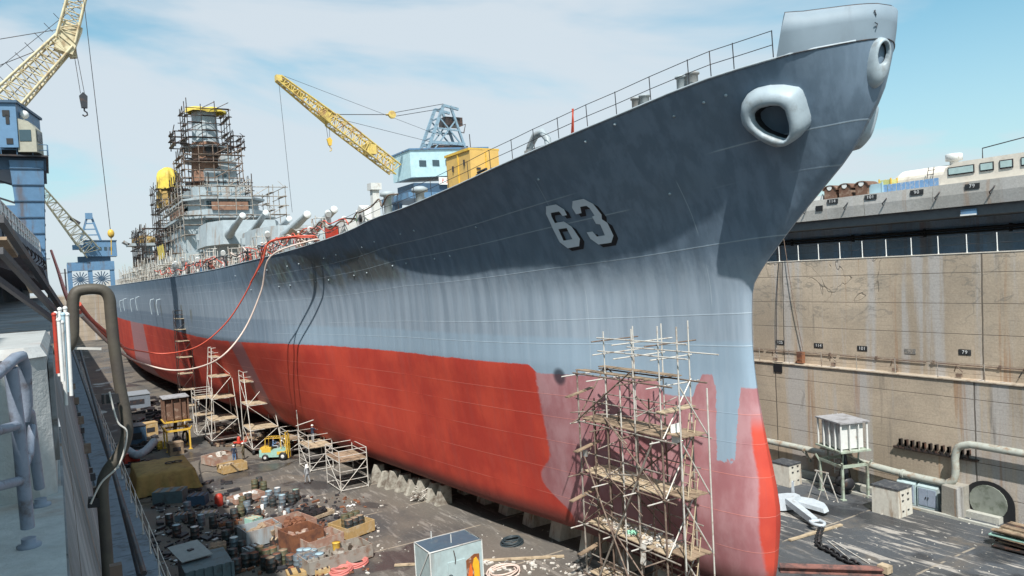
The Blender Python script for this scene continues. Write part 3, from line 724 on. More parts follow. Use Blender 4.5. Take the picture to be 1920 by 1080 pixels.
def decal(name,polys,mat,off,side,parent,dy=0,dz=0):
    dy+=.33
    flat=[p for q in polys for p in q]
    tris=tessellate_polygon([[Vector((p[0],p[1],0)) for p in q] for q in polys])
    bm=bmesh.new(); vs=[bm.verts.new((p[0]+dy,p[1]+dz,0)) for p in flat]
    for t in tris:
        try: bm.faces.new([vs[i] for i in t])
        except ValueError: pass
    bmesh.ops.subdivide_edges(bm,edges=bm.edges[:],cuts=5,use_grid_fill=True)
    for v in bm.verts:
        Y,z=v.co.x,v.co.y; h=HB(Y,z)+off
        v.co=Vector((side*h,Y-40,z))
    me=bpy.data.meshes.new(name); bm.to_mesh(me); bm.free(); me.materials.append(mat)
    ob=bpy.data.objects.new(name,me); COL.objects.link(ob); ob.parent=parent; return ob
for side in (-1,1):
    mirror=(lambda L:L) if side<0 else (lambda L:[(2*31.75-p[0],p[1]) for p in L])
    for nm,polys in (('hull_numeral',[SIX,SIXH]),('hull_numeral',[THREE])):
        d=decal(nm,[mirror(q) for q in polys],NUMG,.035,side,ship)
        k=decal('numeral_shadow_paint',[mirror(q) for q in polys],NUMB,.018,side,d,dy=-.17 if side<0 else .17,dz=-.16)
# --- scuppers and pipe outlets along the sheer
mb=MB()
for Y in list(range(44,74,3))+list(range(46,80,3)):
    zz=ZW+(.86 if Y%2 else .66)*(smt(SH,Y)-ZW); mb.sphere((HX(Y,zz)-.0,Y,zz),.07,6)
for Y,zz in ((22,24.6),(23,24.5),(24.5,24.2),(27.2,24.3),(29,23.8),(26.5,21.0),(33,22.5),(40,20.5)): mb.sphere((HX(Y,zz)-.02,Y,zz),.07,6)
mb.build('scupper',GREYP,ship)
for Y in (118,124,140,148,160,168):
    for dz in (0,):
        zz=15.4+.35*((Y*7)%3); X=HX(Y,zz)
        mb=MB(); mb.tube([(X,Y,zz+.6),(X-.5,Y,zz+.5),(X-.6,Y+.1,zz-.2),(X-.45,Y+.1,zz-1.7)],.08,6); mb.build('discharge_pipe',GREYP,ship)
# --- forward guard rails
def deck_edge(Y,inset=.12): return Vector((XC-(HB(Y,smt(SH,Y))-inset),Y,smt(SH,Y)))
yr=[19.75,21.3,22.3,23.3,25.2,27,28.6,30.4,32.2,34,36,38.2,40.4,42.6,45,47.5,50]+[50+3.1*i for i in range(1,42)]
for i,Y in enumerate(yr):
    e=deck_edge(Y); mb=MB(); mb.tube([e,e+Vector((-.05,0,1.15))],.022,6)
    mb.build('stanchion',DKM,ship)
for k in (1.13,.58):
    mb=MB(); mb.tube([deck_edge(Y)+Vector((-.05,0,k-(.02 if i%2 else 0))) for i,Y in enumerate(yr)],.018,5); mb.build('guard_rail',DKM,ship)
# deck fittings near the bow: bitts, capstans, mushroom vents, winch frame
def bitts(Y,ins,sc_=1.0):
    e=deck_edge(Y,ins); mb=MB()
    for d in (-.32,.32): mb.lathe(e+Vector((0,d*sc_,0)),[(.24*sc_,0),(.24*sc_,.72*sc_),(.31*sc_,.76*sc_),(.31*sc_,.84*sc_),(.0001,.86*sc_)],14)
    mb.box(e+Vector((0,0,.05)),(.7*sc_,1.5*sc_,.1)); mb.build('mooring_bitts',GREYW,ship)
bitts(26.4,.9,.9); bitts(24.0,.9,1.0); bitts(47,1.6,.9)
e=deck_edge(32.4,.5); mb=MB()
mb.tube([e+Vector((0,-.95,0)),e+Vector((0,-.9,.55)),e+Vector((0,-.45,.98)),e+Vector((0,.2,.92)),e+Vector((0,.75,.45)),e+Vector((0,1.0,0))],[.16,.18,.2,.2,.18,.16],10)
mb.box(e+Vector((0,0,.12)),(.5,1.9,.24)); mb.build('roller_chock',GREYW,ship)
e=deck_edge(37.4,.5); mb=MB(); mb.box(e+Vector((0,0,.12)),(.4,.8,.2)); mb.tube([e+Vector((0,-.5,.42)),e+Vector((0,.5,.34))],.08,8); mb.build('cleat',DKM,ship)
for Y,ins,h_ in ((53,2.0,2.0),(46.2,1.1,1.0)):
    e=deck_edge(Y,ins); mb=MB(); mb.lathe(e,[(.3,0),(.3,h_),(.55,h_+.05),(.55,h_+.28),(.3,h_+.42),(.0001,h_+.44)],14); mb.build('mushroom_vent',GREYW,ship)
# --- gun turrets
def turret(cx,cy,z0,elev,muz=14.5,zb=2.2,hs=1.0):
    poly=[(-5.2,8),(5.2,8),(5.6,3),(5.6,-3.5),(4.0,-7.8),(-4.0,-7.8),(-5.6,-3.5),(-5.6,3)]
    mb=MB(); fr=((cx,cy,z0),(1,0,0),(0,1,0),(0,0,1))
    mb.prism(poly,.4,3.4*hs,scale=.93,frame=fr)
    t=mb.build('turret_gunhouse',GREYW,ship)
    mb=MB(); mb.lathe((cx,cy,z0-3.4),[(5.2,0),(5.2,3.8)],32); sub(mb,'barbette',GREYW,t)
    for k,(bx,el) in enumerate(zip((-3.1,0,3.1),elev)):
        p=Vector((cx+bx,cy-6.8,z0+zb)); d=Vector((0,-math.cos(el),math.sin(el)))
        mb=MB(); mb.tube([p,p+d*2.0,p+d*3.0,p+d*(muz-6.8-.9),p+d*(muz-6.8-.4),p+d*(muz-6.8)],[.68,.66,.52,.38,.42,.42],16)
        q=sub(mb,'gun_barrel',GREYW,t)
        mb=MB(); mb.lathe(p+d*(muz-6.8),[(.40,0),(.43,.05),(.38,.16),(.0001,.2)],14,axis=d); sub(mb,'muzzle_cover',WHITEC,t)
    for sd_ in (-1,1):
        mb=MB(); mb.box((cx+sd_*5.2,cy+4.4,z0+2.2),(1.0,.9,.9)); sub(mb,'rangefinder_hood',GREYW,t)
    return t
turret(27.5,99,21.3,[math.radians(v) for v in (10,13,8)],muz=17.5,zb=1.9)
turret(25.6,122,23.4,[math.radians(v) for v in (11,13,8)],muz=17.5,zb=1.6,hs=1.15)
# --- superstructure
SS=GREYW
def block(name,poly,z0,z1,mat=SS,scale=1.0,parent=ship):
    mb=MB(); mb.prism([(XT+p[0],YT+p[1]) for p in poly],z0,z1,scale=scale); 
    return mb.build(name,mat,parent) if parent is ship else sub(mb,name,mat,parent)
XT,YT=27.0,152.0
oct_=lambda rx,ry,f=.55:[(rx*f,-ry),(rx,-ry*f),(rx,ry*f),(rx*f,ry),(-rx*f,ry),(-rx,ry*f),(-rx,-ry*f),(-rx*f,-ry)]
d=block('deckhouse',[(-9,-16),(-6,-22),(6,-22),(9,-16),(9,40),(-9,40)],19.0,23.5)
for i in range(14):
    mb=MB(); yy=YT-14+i*3.6; mb.box((XT-9.03,yy,21.3),(.12,1.4,2.1)); sub(mb,'doorway',DARK if i%3 else RUST,d)
block('deckhouse_tier',[(-7.5,-14),(-5,-19),(5,-19),(7.5,-14),(7.5,26),(-7.5,26)],23.5,26.6)
block('conning_tower',oct_(3.2,3.2,.5),26.6,34.5)
# bridge wings
def tier(z0,z1,rx,y0,y1,name='bridge_tier'):
    poly=[(-rx*.55,y0),(rx*.55,y0),(rx,y0+4),(rx,y1),(-rx,y1),(-rx,y0+4)]
    mb=MB(); mb.prism([(XT+p[0],YT+p[1]) for p in poly],z0,z0+.9); mb.prism([(XT+p[0]*.9,YT+p[1]*.94) for p in poly],z0+.9,z1-.35)
    mb.prism([(XT+p[0]*1.04,YT+p[1]*1.01) for p in poly],z1-.35,z1)
    t=mb.build(name,SS,ship)
    mb=MB()
    for i in range(-6,7):
        mb.box((XT+i*rx*.085,YT+y0*.94-.03,(z0+z1)/2+.25),(rx*.07,.12,(z1-z0)*.42))
    for i in range(10):
        mb.box((XT-rx*.9-.03,YT+y0+6+i*2.1,(z0+z1)/2+.25),(.12,1.5,(z1-z0)*.42))
    sub(mb,'window_band',GLASS,t)
    return t
tier(26.6,29.6,7.8,-19,14)
tier(30.0,33.0,6.6,-17,10)
mb=MB(); mb.box((XT-6.7,YT-4,31.4),(.2,16,1.5)); mb.box((XT,YT-17.3,31.4),(6,.2,1.4)); mb.build('unpainted_strip',M('bare_steel_brown',(.24,.13,.085),.8,dirt=(.1,.06,.05),amt=.6),ship)
block('chart_house',[(-4,-11),(4,-11),(4.6,-8),(4.6,6),(-4.6,6),(-4.6,-8)],33.0,35.6)
bx=block('signal_house',[(-1.4,-4.5),(4.2,-4.5),(4.2,2),(-1.4,2)],35.6,39.6)
mb=MB()
for i in range(2):
    for j in range(2): mb.lathe((XT+.7+i*1.3,YT-4.52,37.2+j*1.1),[(.3,0),(.3,.05)],12,axis=(0,-1,0))
sub(mb,'porthole',GLASS,bx)
# fire control tower
BS=MATS['bare_steel_brown']
mb=MB(); mb.lathe((XT-.2,YT,33),[(3.6,0),(3.1,4),(2.8,8),(2.5,12)],20); tw=mb.build('fire_control_tower',BS,ship)
mb=MB(); mb.lathe((XT-.2,YT,45),[(2.5,0),(2.35,1.0),(2.2,5.4),(2.15,5.9),(.001,6.1)],20); sub(mb,'tower_top',GREYW,tw)
for z_,r_ in ((37.2,4.4),(41.3,4.5),(43.9,4.2),(35.4,4.6)):
    mb=MB(); mb.prism([(XT-.2+r_*math.cos(2*PI*k/8+.3),YT+r_*math.sin(2*PI*k/8+.3)) for k in range(8)],z_,z_+.25); mb.build('tower_platform',STEELD if z_<43 else GREYW,ship)
mb=MB(); mb.box((XT-.3,YT-2.75,43.0),(1.0,.5,1.7)); mb.box((XT+1.0,YT-2.6,43.0),(.9,.5,1.7)); sub(mb,'opening',DARK,tw)
mb=MB(); mb.lathe((XT+2.4,YT-4.6,40.5),[(1.7,.5),(1.5,.12),(1.0,-.1),(.12,-.15),(.12,.5)],24,axis=(.1,-1,.15)); mb.tube([(XT+2.4,YT-4.2,40.5),(XT+1,YT-2,40)],.12); mb.build('radar_dish',GREYW,ship)
# funnel and after mast platform
block('funnel',[(-2.6,14),(2.6,14),(3,17),(3,25),(-3,25),(-3,17)],26.6,34)
mb=MB()
p=GY(272,459,168)
mb.box((p.x,168,p.z),(6.6,4,.55)); mb.box((p.x-3.5,168,p.z+.4),(1.2,4,.4),rot=Matrix.Rotation(math.radians(35),3,'Y')); mb.box((p.x+.6,168,p.z-3.2),(1.3,1.5,6)); mb.build('mast_platform',GREYW,ship)
# keel blocks under the hull
for i in range(26):
    Y=27+i*3.3; mb=MB()
    mb.prism([(-1.1,0),(1.1,0),(.6,1.85),(-.6,1.85)],-.6,.6,frame=((XC,Y,0),(1,0,0),(0,0,1),(0,-1,0)))
    if i==0: kb0=mb.build('keel_block',BLOCKW,origin=(XC,Y,0)); tag(kb0,'concrete keel block in the row under the ship keel','keel block','keel blocks under the ship')
    else:
        c=kb0.copy(); COL.objects.link(c); c.location=(XC,Y,0)

mb=MB(); e=Vector((XC-.62,17.0,26.9)); mb.tube([e,e+Vector((-.16,-.05,-.04)),e+Vector((-.06,-.05,-.22))],.022,5); mb.build('bow_hook',DKM,ship)
mb=MB(); e=Vector((XC-.70,17.0,26.4)); mb.tube([e+Vector((-.08,-.05,0)),e+Vector((.08,-.05,-.03)),e+Vector((0,-.05,-.16))],.022,5); mb.build('bow_hook',DKM,ship)
# ================================================================ scaffolds
def pole(t,p,q,r,mat,name): 
    mb=MB(); mb.tube([p,q],r,6); return mb.build(name,mat,t)
def plank_deck(t,xs,ys,z,mat=WOOD,n=5,name='plank_deck',jit=.25):
    mb=MB(); w=(xs[1]-xs[0])/n
    for i in range(n):
        a=random.uniform(-jit,jit*.4); b=random.uniform(-jit*.4,jit); zz=z+random.uniform(0,.03)
        mb.bb((xs[0]+w*i+.01,ys[0]+a,zz),(xs[0]+w*(i+1)-.01,ys[1]+b,zz+.05))
    return mb.build(name,mat,t)
# the big tower at the bow
bs=thing('scaffold_tower','tall rusty pipe scaffold tower with littered plank decks beside the bow','scaffold',(24,28,0),'scaffold towers along the hull')
xs=[23.0,24.9]; ysx=[25.2,27.0,29.1,31.4]
lev=[1.7,4.35,7.05,9.8,12.3]
for i,x in enumerate(xs):
    for j,y in enumerate(ysx):
        top=12.4 if (j==3) else (14.9-.2*j+.1*i)
        m_=GALV if (i+j)%2 else RUSTP
        if top>13:
            pole(bs,(x,y,0),(x+.02,y,10.2),.05,m_,'standard'); pole(bs,(x+.05,y+.05,8.0),(x+.07,y+.03,top),.038,GALVL,'standard')
        else: pole(bs,(x,y,0),(x,y,top),.05,m_,'standard')
        mb=MB(); mb.box((x,y,.06),(.45,.45,.1)); mb.build('sole_plate',WOOD,bs)
# extra inner uprights towards the stem
for (x,y,a,b) in ((23.1,24.1,4,14.9),(24.7,24.0,0,12.0),(23.9,25.0,0,10.5),(23.05,28.1,1,12.4)): pole(bs,(x,y,a),(x+.05,y,b),.04,GALVL,'standard')
for k,z in enumerate(lev+[13.55,14.2]):
    for i,x in enumerate(xs):
        if z<13: pole(bs,(x-.06,ysx[0]-random.uniform(.3,1.3),z-.08),(x-.06,ysx[-1]+random.uniform(.1,.5),z-.08),.04,GALV if k%2 else RUSTP,'ledger')
        elif i==0 or z<14: pole(bs,(x-.06,23.3,z),(x-.06,29.5,z-.03),.035,GALVL,'ledger')
        if z<12: 
            pole(bs,(x+.06,ysx[0]-.4,z+1.1),(x+.06,ysx[-1]+.3,z+1.05),.032,GALV,'guard_rail')
    for j,y in enumerate(ysx[:3] if z>13 else ysx):
        pole(bs,(xs[0]-random.uniform(.2,1.3),y+.08,z-.16),(xs[1]+random.uniform(.2,.9),y+.08,z-.16),.035,GALVL if random.random()<.6 else RUSTP,'transom')
for k in range(len(lev)):
    z0=0.1 if k==0 else lev[k-1]; z1=lev[k]
    a,b=(ysx[0],ysx[2]) if k%2 else (ysx[3],ysx[1])
    pole(bs,(xs[0]-.1,a,z0),(xs[0]-.1,b,z1+.4),.04,RUSTP,'brace')
    pole(bs,(xs[1]+.08,b,z0),(xs[1]+.08,a,z1),.036,RUSTP,'brace')
    pole(bs,(xs[0],ysx[0]-.1,z0),(xs[1],ysx[0]-.1,z1),.036,GALVL,'brace')
    pole(bs,(xs[1],ysx[0]-1.0,z0),(xs[0]+.3,ysx[0]-.9,z1),.036,GALVL,'brace')
    pole(bs,(xs[0],ysx[-1]+.1,z0),(xs[1],ysx[-1]+.1,z1),.034,RUSTP,'brace')
pole(bs,(xs[0]-.2,31.2,0),(xs[0]-.2,25.6,9.6),.05,GALV,'brace'); pole(bs,(xs[0]-.25,26.2,0),(xs[0]-.25,30.8,8.0),.045,RUSTP,'brace')
for z in lev[:4]:
    plank_deck(bs,(23.05,24.7),(25.4,31.3),z,WOODL if z<9 else WOOD,6)
    plank_deck(bs,(23.2,24.6),(24.0,25.3),z+.25-.1,WOOD,4,jit=.1)
    mb=MB(); y=31.0+random.uniform(-.5,.3); mb.beam((22.1,y,z+1.3),(24.0,y+.3,z+1.55),.28,.05); mb.build('loose_plank',WOOD,bs)
plank_deck(bs,(23.0,23.5),(25.6,31.4),12.35,WOOD,2); plank_deck(bs,(24.5,24.9),(25.6,31.4),12.35,WOOD,2)
for y in (25.0,25.3): 
    mb=MB(); mb.beam((22.9,y,11.0),(24.9,y,11.05),.25,.06); mb.build('loose_plank',WOODL,bs)
# ladder on the right bay
for (z0,z1) in ((1.7,5.4),(4.4,8.1),(7.1,10.8)):
    mb=MB()
    for d in (-.2,.2): mb.tube([(23.0+.35,24.3+d,z0),(24.4,24.6+d,z1)],.03,6)
    for i in range(11):
        t=i/10; mb.tube([(23.35+1.05*t,24.1+.3*t,z0+(z1-z0)*t),(23.35+1.05*t,24.5+.3*t,z0+(z1-z0)*t)],.02,5)
    mb.build('ladder',WOODL,bs)
random.seed(91)
for q in range(16):
    x=random.choice((22.9,24.95)); z=random.uniform(.5,9.5); y=random.uniform(25,29)
    pole(bs,(x,y,z),(x+random.uniform(-.1,.1),y+random.uniform(1.5,3.4),z+random.uniform(-1.8,2.4)),random.uniform(.025,.04),random.choice((RUSTP,GALV,RUSTP)),'brace')
for q in range(12):
    y=random.choice((25.25,27.05,29.15,31.3,26.2)); z=random.uniform(1,11); pole(bs,(22.4,y,z),(24.9,y+random.uniform(-.1,.1),z+random.uniform(-.9,.9)),.03,random.choice((RUSTP,GALV)),'transom')
for (x,y) in ((23.9,27.0),(23.9,29.3),(24.0,31.4),(23.0,30.2)): pole(bs,(x,y,0),(x+.03,y,random.uniform(9,12)),.042,RUSTP,'standard')
# debris lying on the decks: rags, cans, paper
RAGS=M('rag_white',(.62,.60,.56),.85,dirt=(.25,.2,.16),amt=.6,scale=4); CAN=M('tin_can',(.45,.47,.48),.3,.6)
GREENR=M('green_rag',(.30,.62,.45),.8)
def rubble(mb,cx,cy,z,rx,ry,n,s0=.03,s1=.10):
    for _ in range(n):
        a=random.random()*2*PI; r=random.random()**.5; s_=random.uniform(s0,s1)
        mb.box((cx+rx*r*math.cos(a),cy+ry*r*math.sin(a),z+s_*.3),(s_*random.uniform(.6,1.6),s_*random.uniform(.6,1.6),s_*.6),rot=Matrix.Rotation(random.random()*3,3,'Z')@Matrix.Rotation(random.uniform(-.4,.4),3,'X'))
for z,lab,n,sz in ((4.42,'white rags and blasting rubbish heaped on the second deck of the bow scaffold',150,.16),(1.77,'pale chips scattered on the lowest deck of the bow scaffold',260,.08),(7.12,'few pale scraps on the third deck of the bow scaffold',40,.08)):
    mb=MB(); rubble(mb,23.9,28.2,z,.75,2.8,n,.03,sz)
    o=mb.build('rubbish',RAGS,origin=(23.9,28.2,z)); tag(o,lab,'rubbish',kind='stuff')
mb=MB(); mb.grid([[(23.02-.02*j,26.6+.09*i+.03*math.sin(i*2+j),4.48-.16*j) for i in range(5)] for j in range(7)]); mb.grid([[(23.02+.1*j,26.6+.1*i,4.50+.04*math.sin(i*3+j*2)) for i in range(6)] for j in range(6)])
o=mb.build('rag',RAGS,origin=(23,26.8,4.4)); tag(o,'pale rag hanging over the edge of the second deck of the bow scaffold','rag')
mb=MB(); mb.grid([[(23.3+.1*j,28.0+.1*i,4.52+.07*math.sin(i*2.2+j*1.7)) for i in range(6)] for j in range(6)])
o=mb.build('rag',GREENR,origin=(23.4,28.2,4.5)); tag(o,'mint green rag crumpled on the second deck of the bow scaffold','rag')
mb=MB(); mb.lathe((22.9,30.9,7.05+.9),[(.14,0),(.14,.3),(.15,.31),(.15,.33),(.0001,.33)],12); o=mb.build('paint_can',CAN,origin=(22.9,30.9,7.9)); tag(o,'small grey paint can hung on the left side of the bow scaffold','paint can')
mb=MB(); mb.grid([[(23.4+.11*j,25.0-.05*j+.02*math.sin(i),10.4-.13*i+.02*j) for j in range(5)] for i in range(8)]); o=mb.build('cloth_bag',WHITEC,origin=(23.6,24.9,10)); tag(o,'white cloth bag tied high on the right side of the bow scaffold','bag')
# --- rolling and stepped towers further aft
def tower(name,label,c,bx,by,tx,ty,levels,skew=(0,0),mat=GALVL,wheels=True,rail=1.1,deck=WOODL,grp='scaffold towers along the hull',cage=False,planks=4):
    t=thing(name,label,'scaffold',c,grp); H_=levels[-1]
    def P(i,j,z):
        k=z/H_ if H_ else 0; ax=bx+(tx-bx)*k; ay=by+(ty-by)*k
        return Vector((c[0]+skew[0]*k+(i-.5)*ax,c[1]+skew[1]*k+(j-.5)*ay,z))
    z_lo=.45 if wheels else .05
    for i in (0,1):
        for j in (0,1): pole(t,P(i,j,z_lo),P(i,j,H_+rail),.045,mat,'standard')
    for q,z in enumerate([z_lo+.1]+levels):
        for i in (0,1): pole(t,P(i,0,z),P(i,1,z),.035,mat,'ledger')
        for j in (0,1): pole(t,P(0,j,z),P(1,j,z),.035,mat,'transom')
        if q>0:
            a=P(0,0,z);b=P(1,1,z); plank_deck(t,(a.x,b.x),(a.y,b.y),z+.03,deck,planks,jit=.15)
    for z in (H_+rail*.5,H_+rail):
        for i in (0,1): pole(t,P(i,0,z),P(i,1,z),.03,mat,'guard_rail')
        for j in (0,1): pole(t,P(0,j,z),P(1,j,z),.03,mat,'guard_rail')
    zz=[z_lo+.1]+levels
    for q in range(len(levels)):
        a,b=(0,1) if q%2==0 else (1,0)
        pole(t,P(0,a,zz[q]),P(0,b,zz[q+1]),.03,mat,'brace'); pole(t,P(a,0,zz[q]),P(b,0,zz[q+1]),.03,mat,'brace')
        pole(t,P(1,b,zz[q]),P(1,a,zz[q+1]),.03,RUSTP,'brace')
        if cage:
            for f_ in (.33,.66):
                z=zz[q]+(zz[q+1]-zz[q])*f_
                for i in (0,1): pole(t,P(i,0,z),P(i,1,z),.028,mat,'ledger')
                pole(t,P(0,0,z),P(1,0,z),.028,mat,'transom')
    if wheels:
        for i in (0,1):
            for j in (0,1):
                p=P(i,j,0); mb=MB(); mb.tube([(p.x-.09,p.y,.28),(p.x+.09,p.y,.28)],.28,12); mb.tube([(p.x-.14,p.y,.28),(p.x+.14,p.y,.28)],.09,8); mb.build('wheel',BLACK,t)
        mb=MB(); mb.box((c[0],c[1],.5),(bx+.3,by+.3,.12)); mb.build('chassis',STEELD,t)
    return t
tower('scaffold_tower','tapering four deck rolling scaffold tower, taller of the two behind the forklift',(15.6,90.5,0),3.2,4.2,1.9,2.2,[2.6,5.0,7.4,9.6],skew=(.3,1.2))
tower('scaffold_tower','tapering three deck rolling scaffold with caged top, right of the taller one',(18.2,82.5,0),3.0,4.4,2.6,2.6,[2.4,4.9,7.3],skew=(-.1,1.6))
tower('scaffold_tower','thin dark scaffold tower standing farthest aft against the grey hull side',(14.0,104.5,0),1.8,2.0,1.7,1.8,[2.5,4.6,6.7,8.8,10.9,12.4,13.8],mat=STEELD,wheels=False)
tower('scaffold_tower','low scaffold cage carrying a worker, left of the pair below the red bilge',(20.4,70.6,0),2.2,3.4,2.2,3.4,[2.2],wheels=False,cage=True,rail=1.2,mat=GALVL)
pt_=thing('scaffold_poles','three loose upright pipes lashed to the left scaffold cage','poles',(20.4,72.3,3.0))
pole(pt_,(19.4,72.3,2.2),(19.3,72.3,5.4),.045,GALVL,'pipe'); pole(pt_,(21.4,70.9,2.2),(21.3,70.9,4.9),.045,GALVL,'pipe'); pole(pt_,(19.0,71.7,4.0),(22.2,69.6,5.1),.045,GALVL,'pipe')
tower('scaffold_tower','low scaffold cage topped with rough planks, right of the pair below the red bilge',(20.6,62.3,0),2.4,3.6,2.4,3.6,[2.5],wheels=False,cage=True,rail=.95,deck=WOOD)
tower('scaffold_tower','small plain scaffold frame just left of the tapering towers',(14.6,96.6,0),2.0,2.4,2.0,2.4,[2.4,4.4],wheels=False)
tower('scaffold_tower','low wheeled scaffold base loaded with boards at the foot of the middle towers',(20.4,78.6,0),1.8,3.0,1.8,3.0,[1.5],rail=1.0,deck=WOOD)
# scaffolding wrapped round the superstructure, and pipe frames along its deckhouse
ss=thing('superstructure_scaffolding','dense pipe scaffolding wrapped around the battleship tower and bridge','scaffold',(27,152,19.5))
def cage_(x0,x1,y0,y1,z0,z1,nx,ny,dz,r=.07,name='scaffold_bay',mat=GALVL,prob=1.0):
    mb=MB(); X=[x0+(x1-x0)*i/nx for i in range(nx+1)]; Y=[y0+(y1-y0)*j/ny for j in range(ny+1)]
    per=[(x,y0) for x in X]+[(x1,y) for y in Y[1:]]+[(x,y1) for x in X[::-1][1:]]+[(x0,y) for y in Y[::-1][1:]]
    for x,y in per[:-1]: mb.tube([(x,y,z0),(x+random.uniform(-.1,.1),y,z1+random.uniform(-.6,1.3))],r,4,cap=False)
    z=z0+dz*.5
    while z<z1:
        for (a,b) in zip(per[:-1],per[1:]):
            if random.random()<prob: 
                d=Vector((b[0]-a[0],b[1]-a[1],0))*random.uniform(0,.25); mb.tube([Vector((a[0],a[1],z))-d,Vector((b[0],b[1],z))+d],r,4,cap=False)
            if random.random()<.28: mb.tube([(a[0],a[1],z),(b[0],b[1],z+dz)],r*.8,4,cap=False)
            if random.random()<.35: mb.beam((a[0],a[1],z+.1),(b[0],b[1],z+.1),.7,.08)
        z+=dz
    return mb.build(name,mat,ss)
cage_(20.6,33.2,145,159,33,38,5,5,1.5,mat=STEELD,prob=.9,r=.09)
cage_(21.8,32.0,146,158,37,43,4,4,1.4,mat=RUSTP,prob=.9,r=.09)
cage_(20.9,22.8,148,154,43.6,46.5,1,2,1.1,mat=STEELD,prob=1,r=.1)
cage_(31,33,148,154,43.2,46,1,2,1.1,mat=STEELD,prob=1,r=.1)
cage_(23.2,30.6,148,156,42,51.3,3,3,1.35,mat=STEELD,prob=.9,r=.08)
cage_(24.4,31.8,140,146,32.6,36.4,4,2,1.2,mat=GALV,prob=.9,r=.07)
cage_(18.6,24,158,170,22,38,3,4,2.0,mat=STEELD,prob=.9)
cage_(17,24,168,186,20,31,3,5,2.1,mat=GALV,prob=.8)
cage_(19,35.6,131.5,168,25.5,34.6,6,9,1.6,mat=GALV,prob=.8)
cage_(16.5,19.2,136,190,19.3,24.5,1,16,1.7,mat=RUSTP,prob=1)
cage_(15.4,18,120,136,19.3,22.5,1,6,1.5,mat=GALVL,prob=.8)
# yellow tarpaulins
def drape(name,label,c,rx,ry,h,mat=TARPY,seed=1,folds=7,thin=.6):
    random.seed(seed); rows=[]
    for i in range(9):
        t=i/8; ang=t*PI*.5; row=[]
        for k in range(36):
            a=2*PI*k/36; wob=1+.12*math.sin(a*folds+seed)*t+.06*math.sin(a*13+seed*2)*t
            r=math.sin(min(1,t*1.6)*PI/2)*wob
            row.append((c[0]+rx*r*math.cos(a),c[1]+ry*r*math.sin(a),c[2]+h*(1-t**1.7)+.15*math.sin(a*folds*1.5+i)))
        rows.append(row)
    mb=MB(); mb.grid(rows,closed=True); o=mb.build(name,mat,origin=c); return tag(o,label,'tarpaulin')
drape('yellow_tarpaulin','yellow tarpaulin blown over the very top of the fire control tower',(26.9,151.5,50.5),3.4,3.2,1.0,seed=3,folds=3)
drape('yellow_tarpaulin','bulging yellow tarpaulin round the director left of the tower',(20.8,160,37.2),1.9,2.3,4.2,seed=5,folds=9)
drape('yellow_tarpaulin','crumpled yellow tarpaulin hanging lower, just under the bulging one',(20.6,160.5,33.6),1.9,2.2,4.4,mat=TARPO,seed=6,folds=11)
mb=MB(); mb.grid([[(15.6+.05*j,131+.9*i,24.9-.55*j+.12*math.sin(i*1.7+j)) for i in range(10)] for j in range(5)]); o=mb.build('yellow_tarpaulin',TARPY,origin=(15.6,135,24)); tag(o,'bright yellow sheet hung along the gun tub rail amidships','tarpaulin')
drape('yellow_tarpaulin','ochre sheet spread beside the flat mast platform',(17.5,178,27.0),2.2,5,2.4,mat=TARPO,seed=11)

cage_(13.2,15.2,118,190,19.2,22.0,1,34,1.3,mat=GALVL,prob=1,r=.05)
cage_(15.0,20.5,150,176,22.5,29.0,3,10,1.4,mat=STEELD,prob=.8,r=.08)
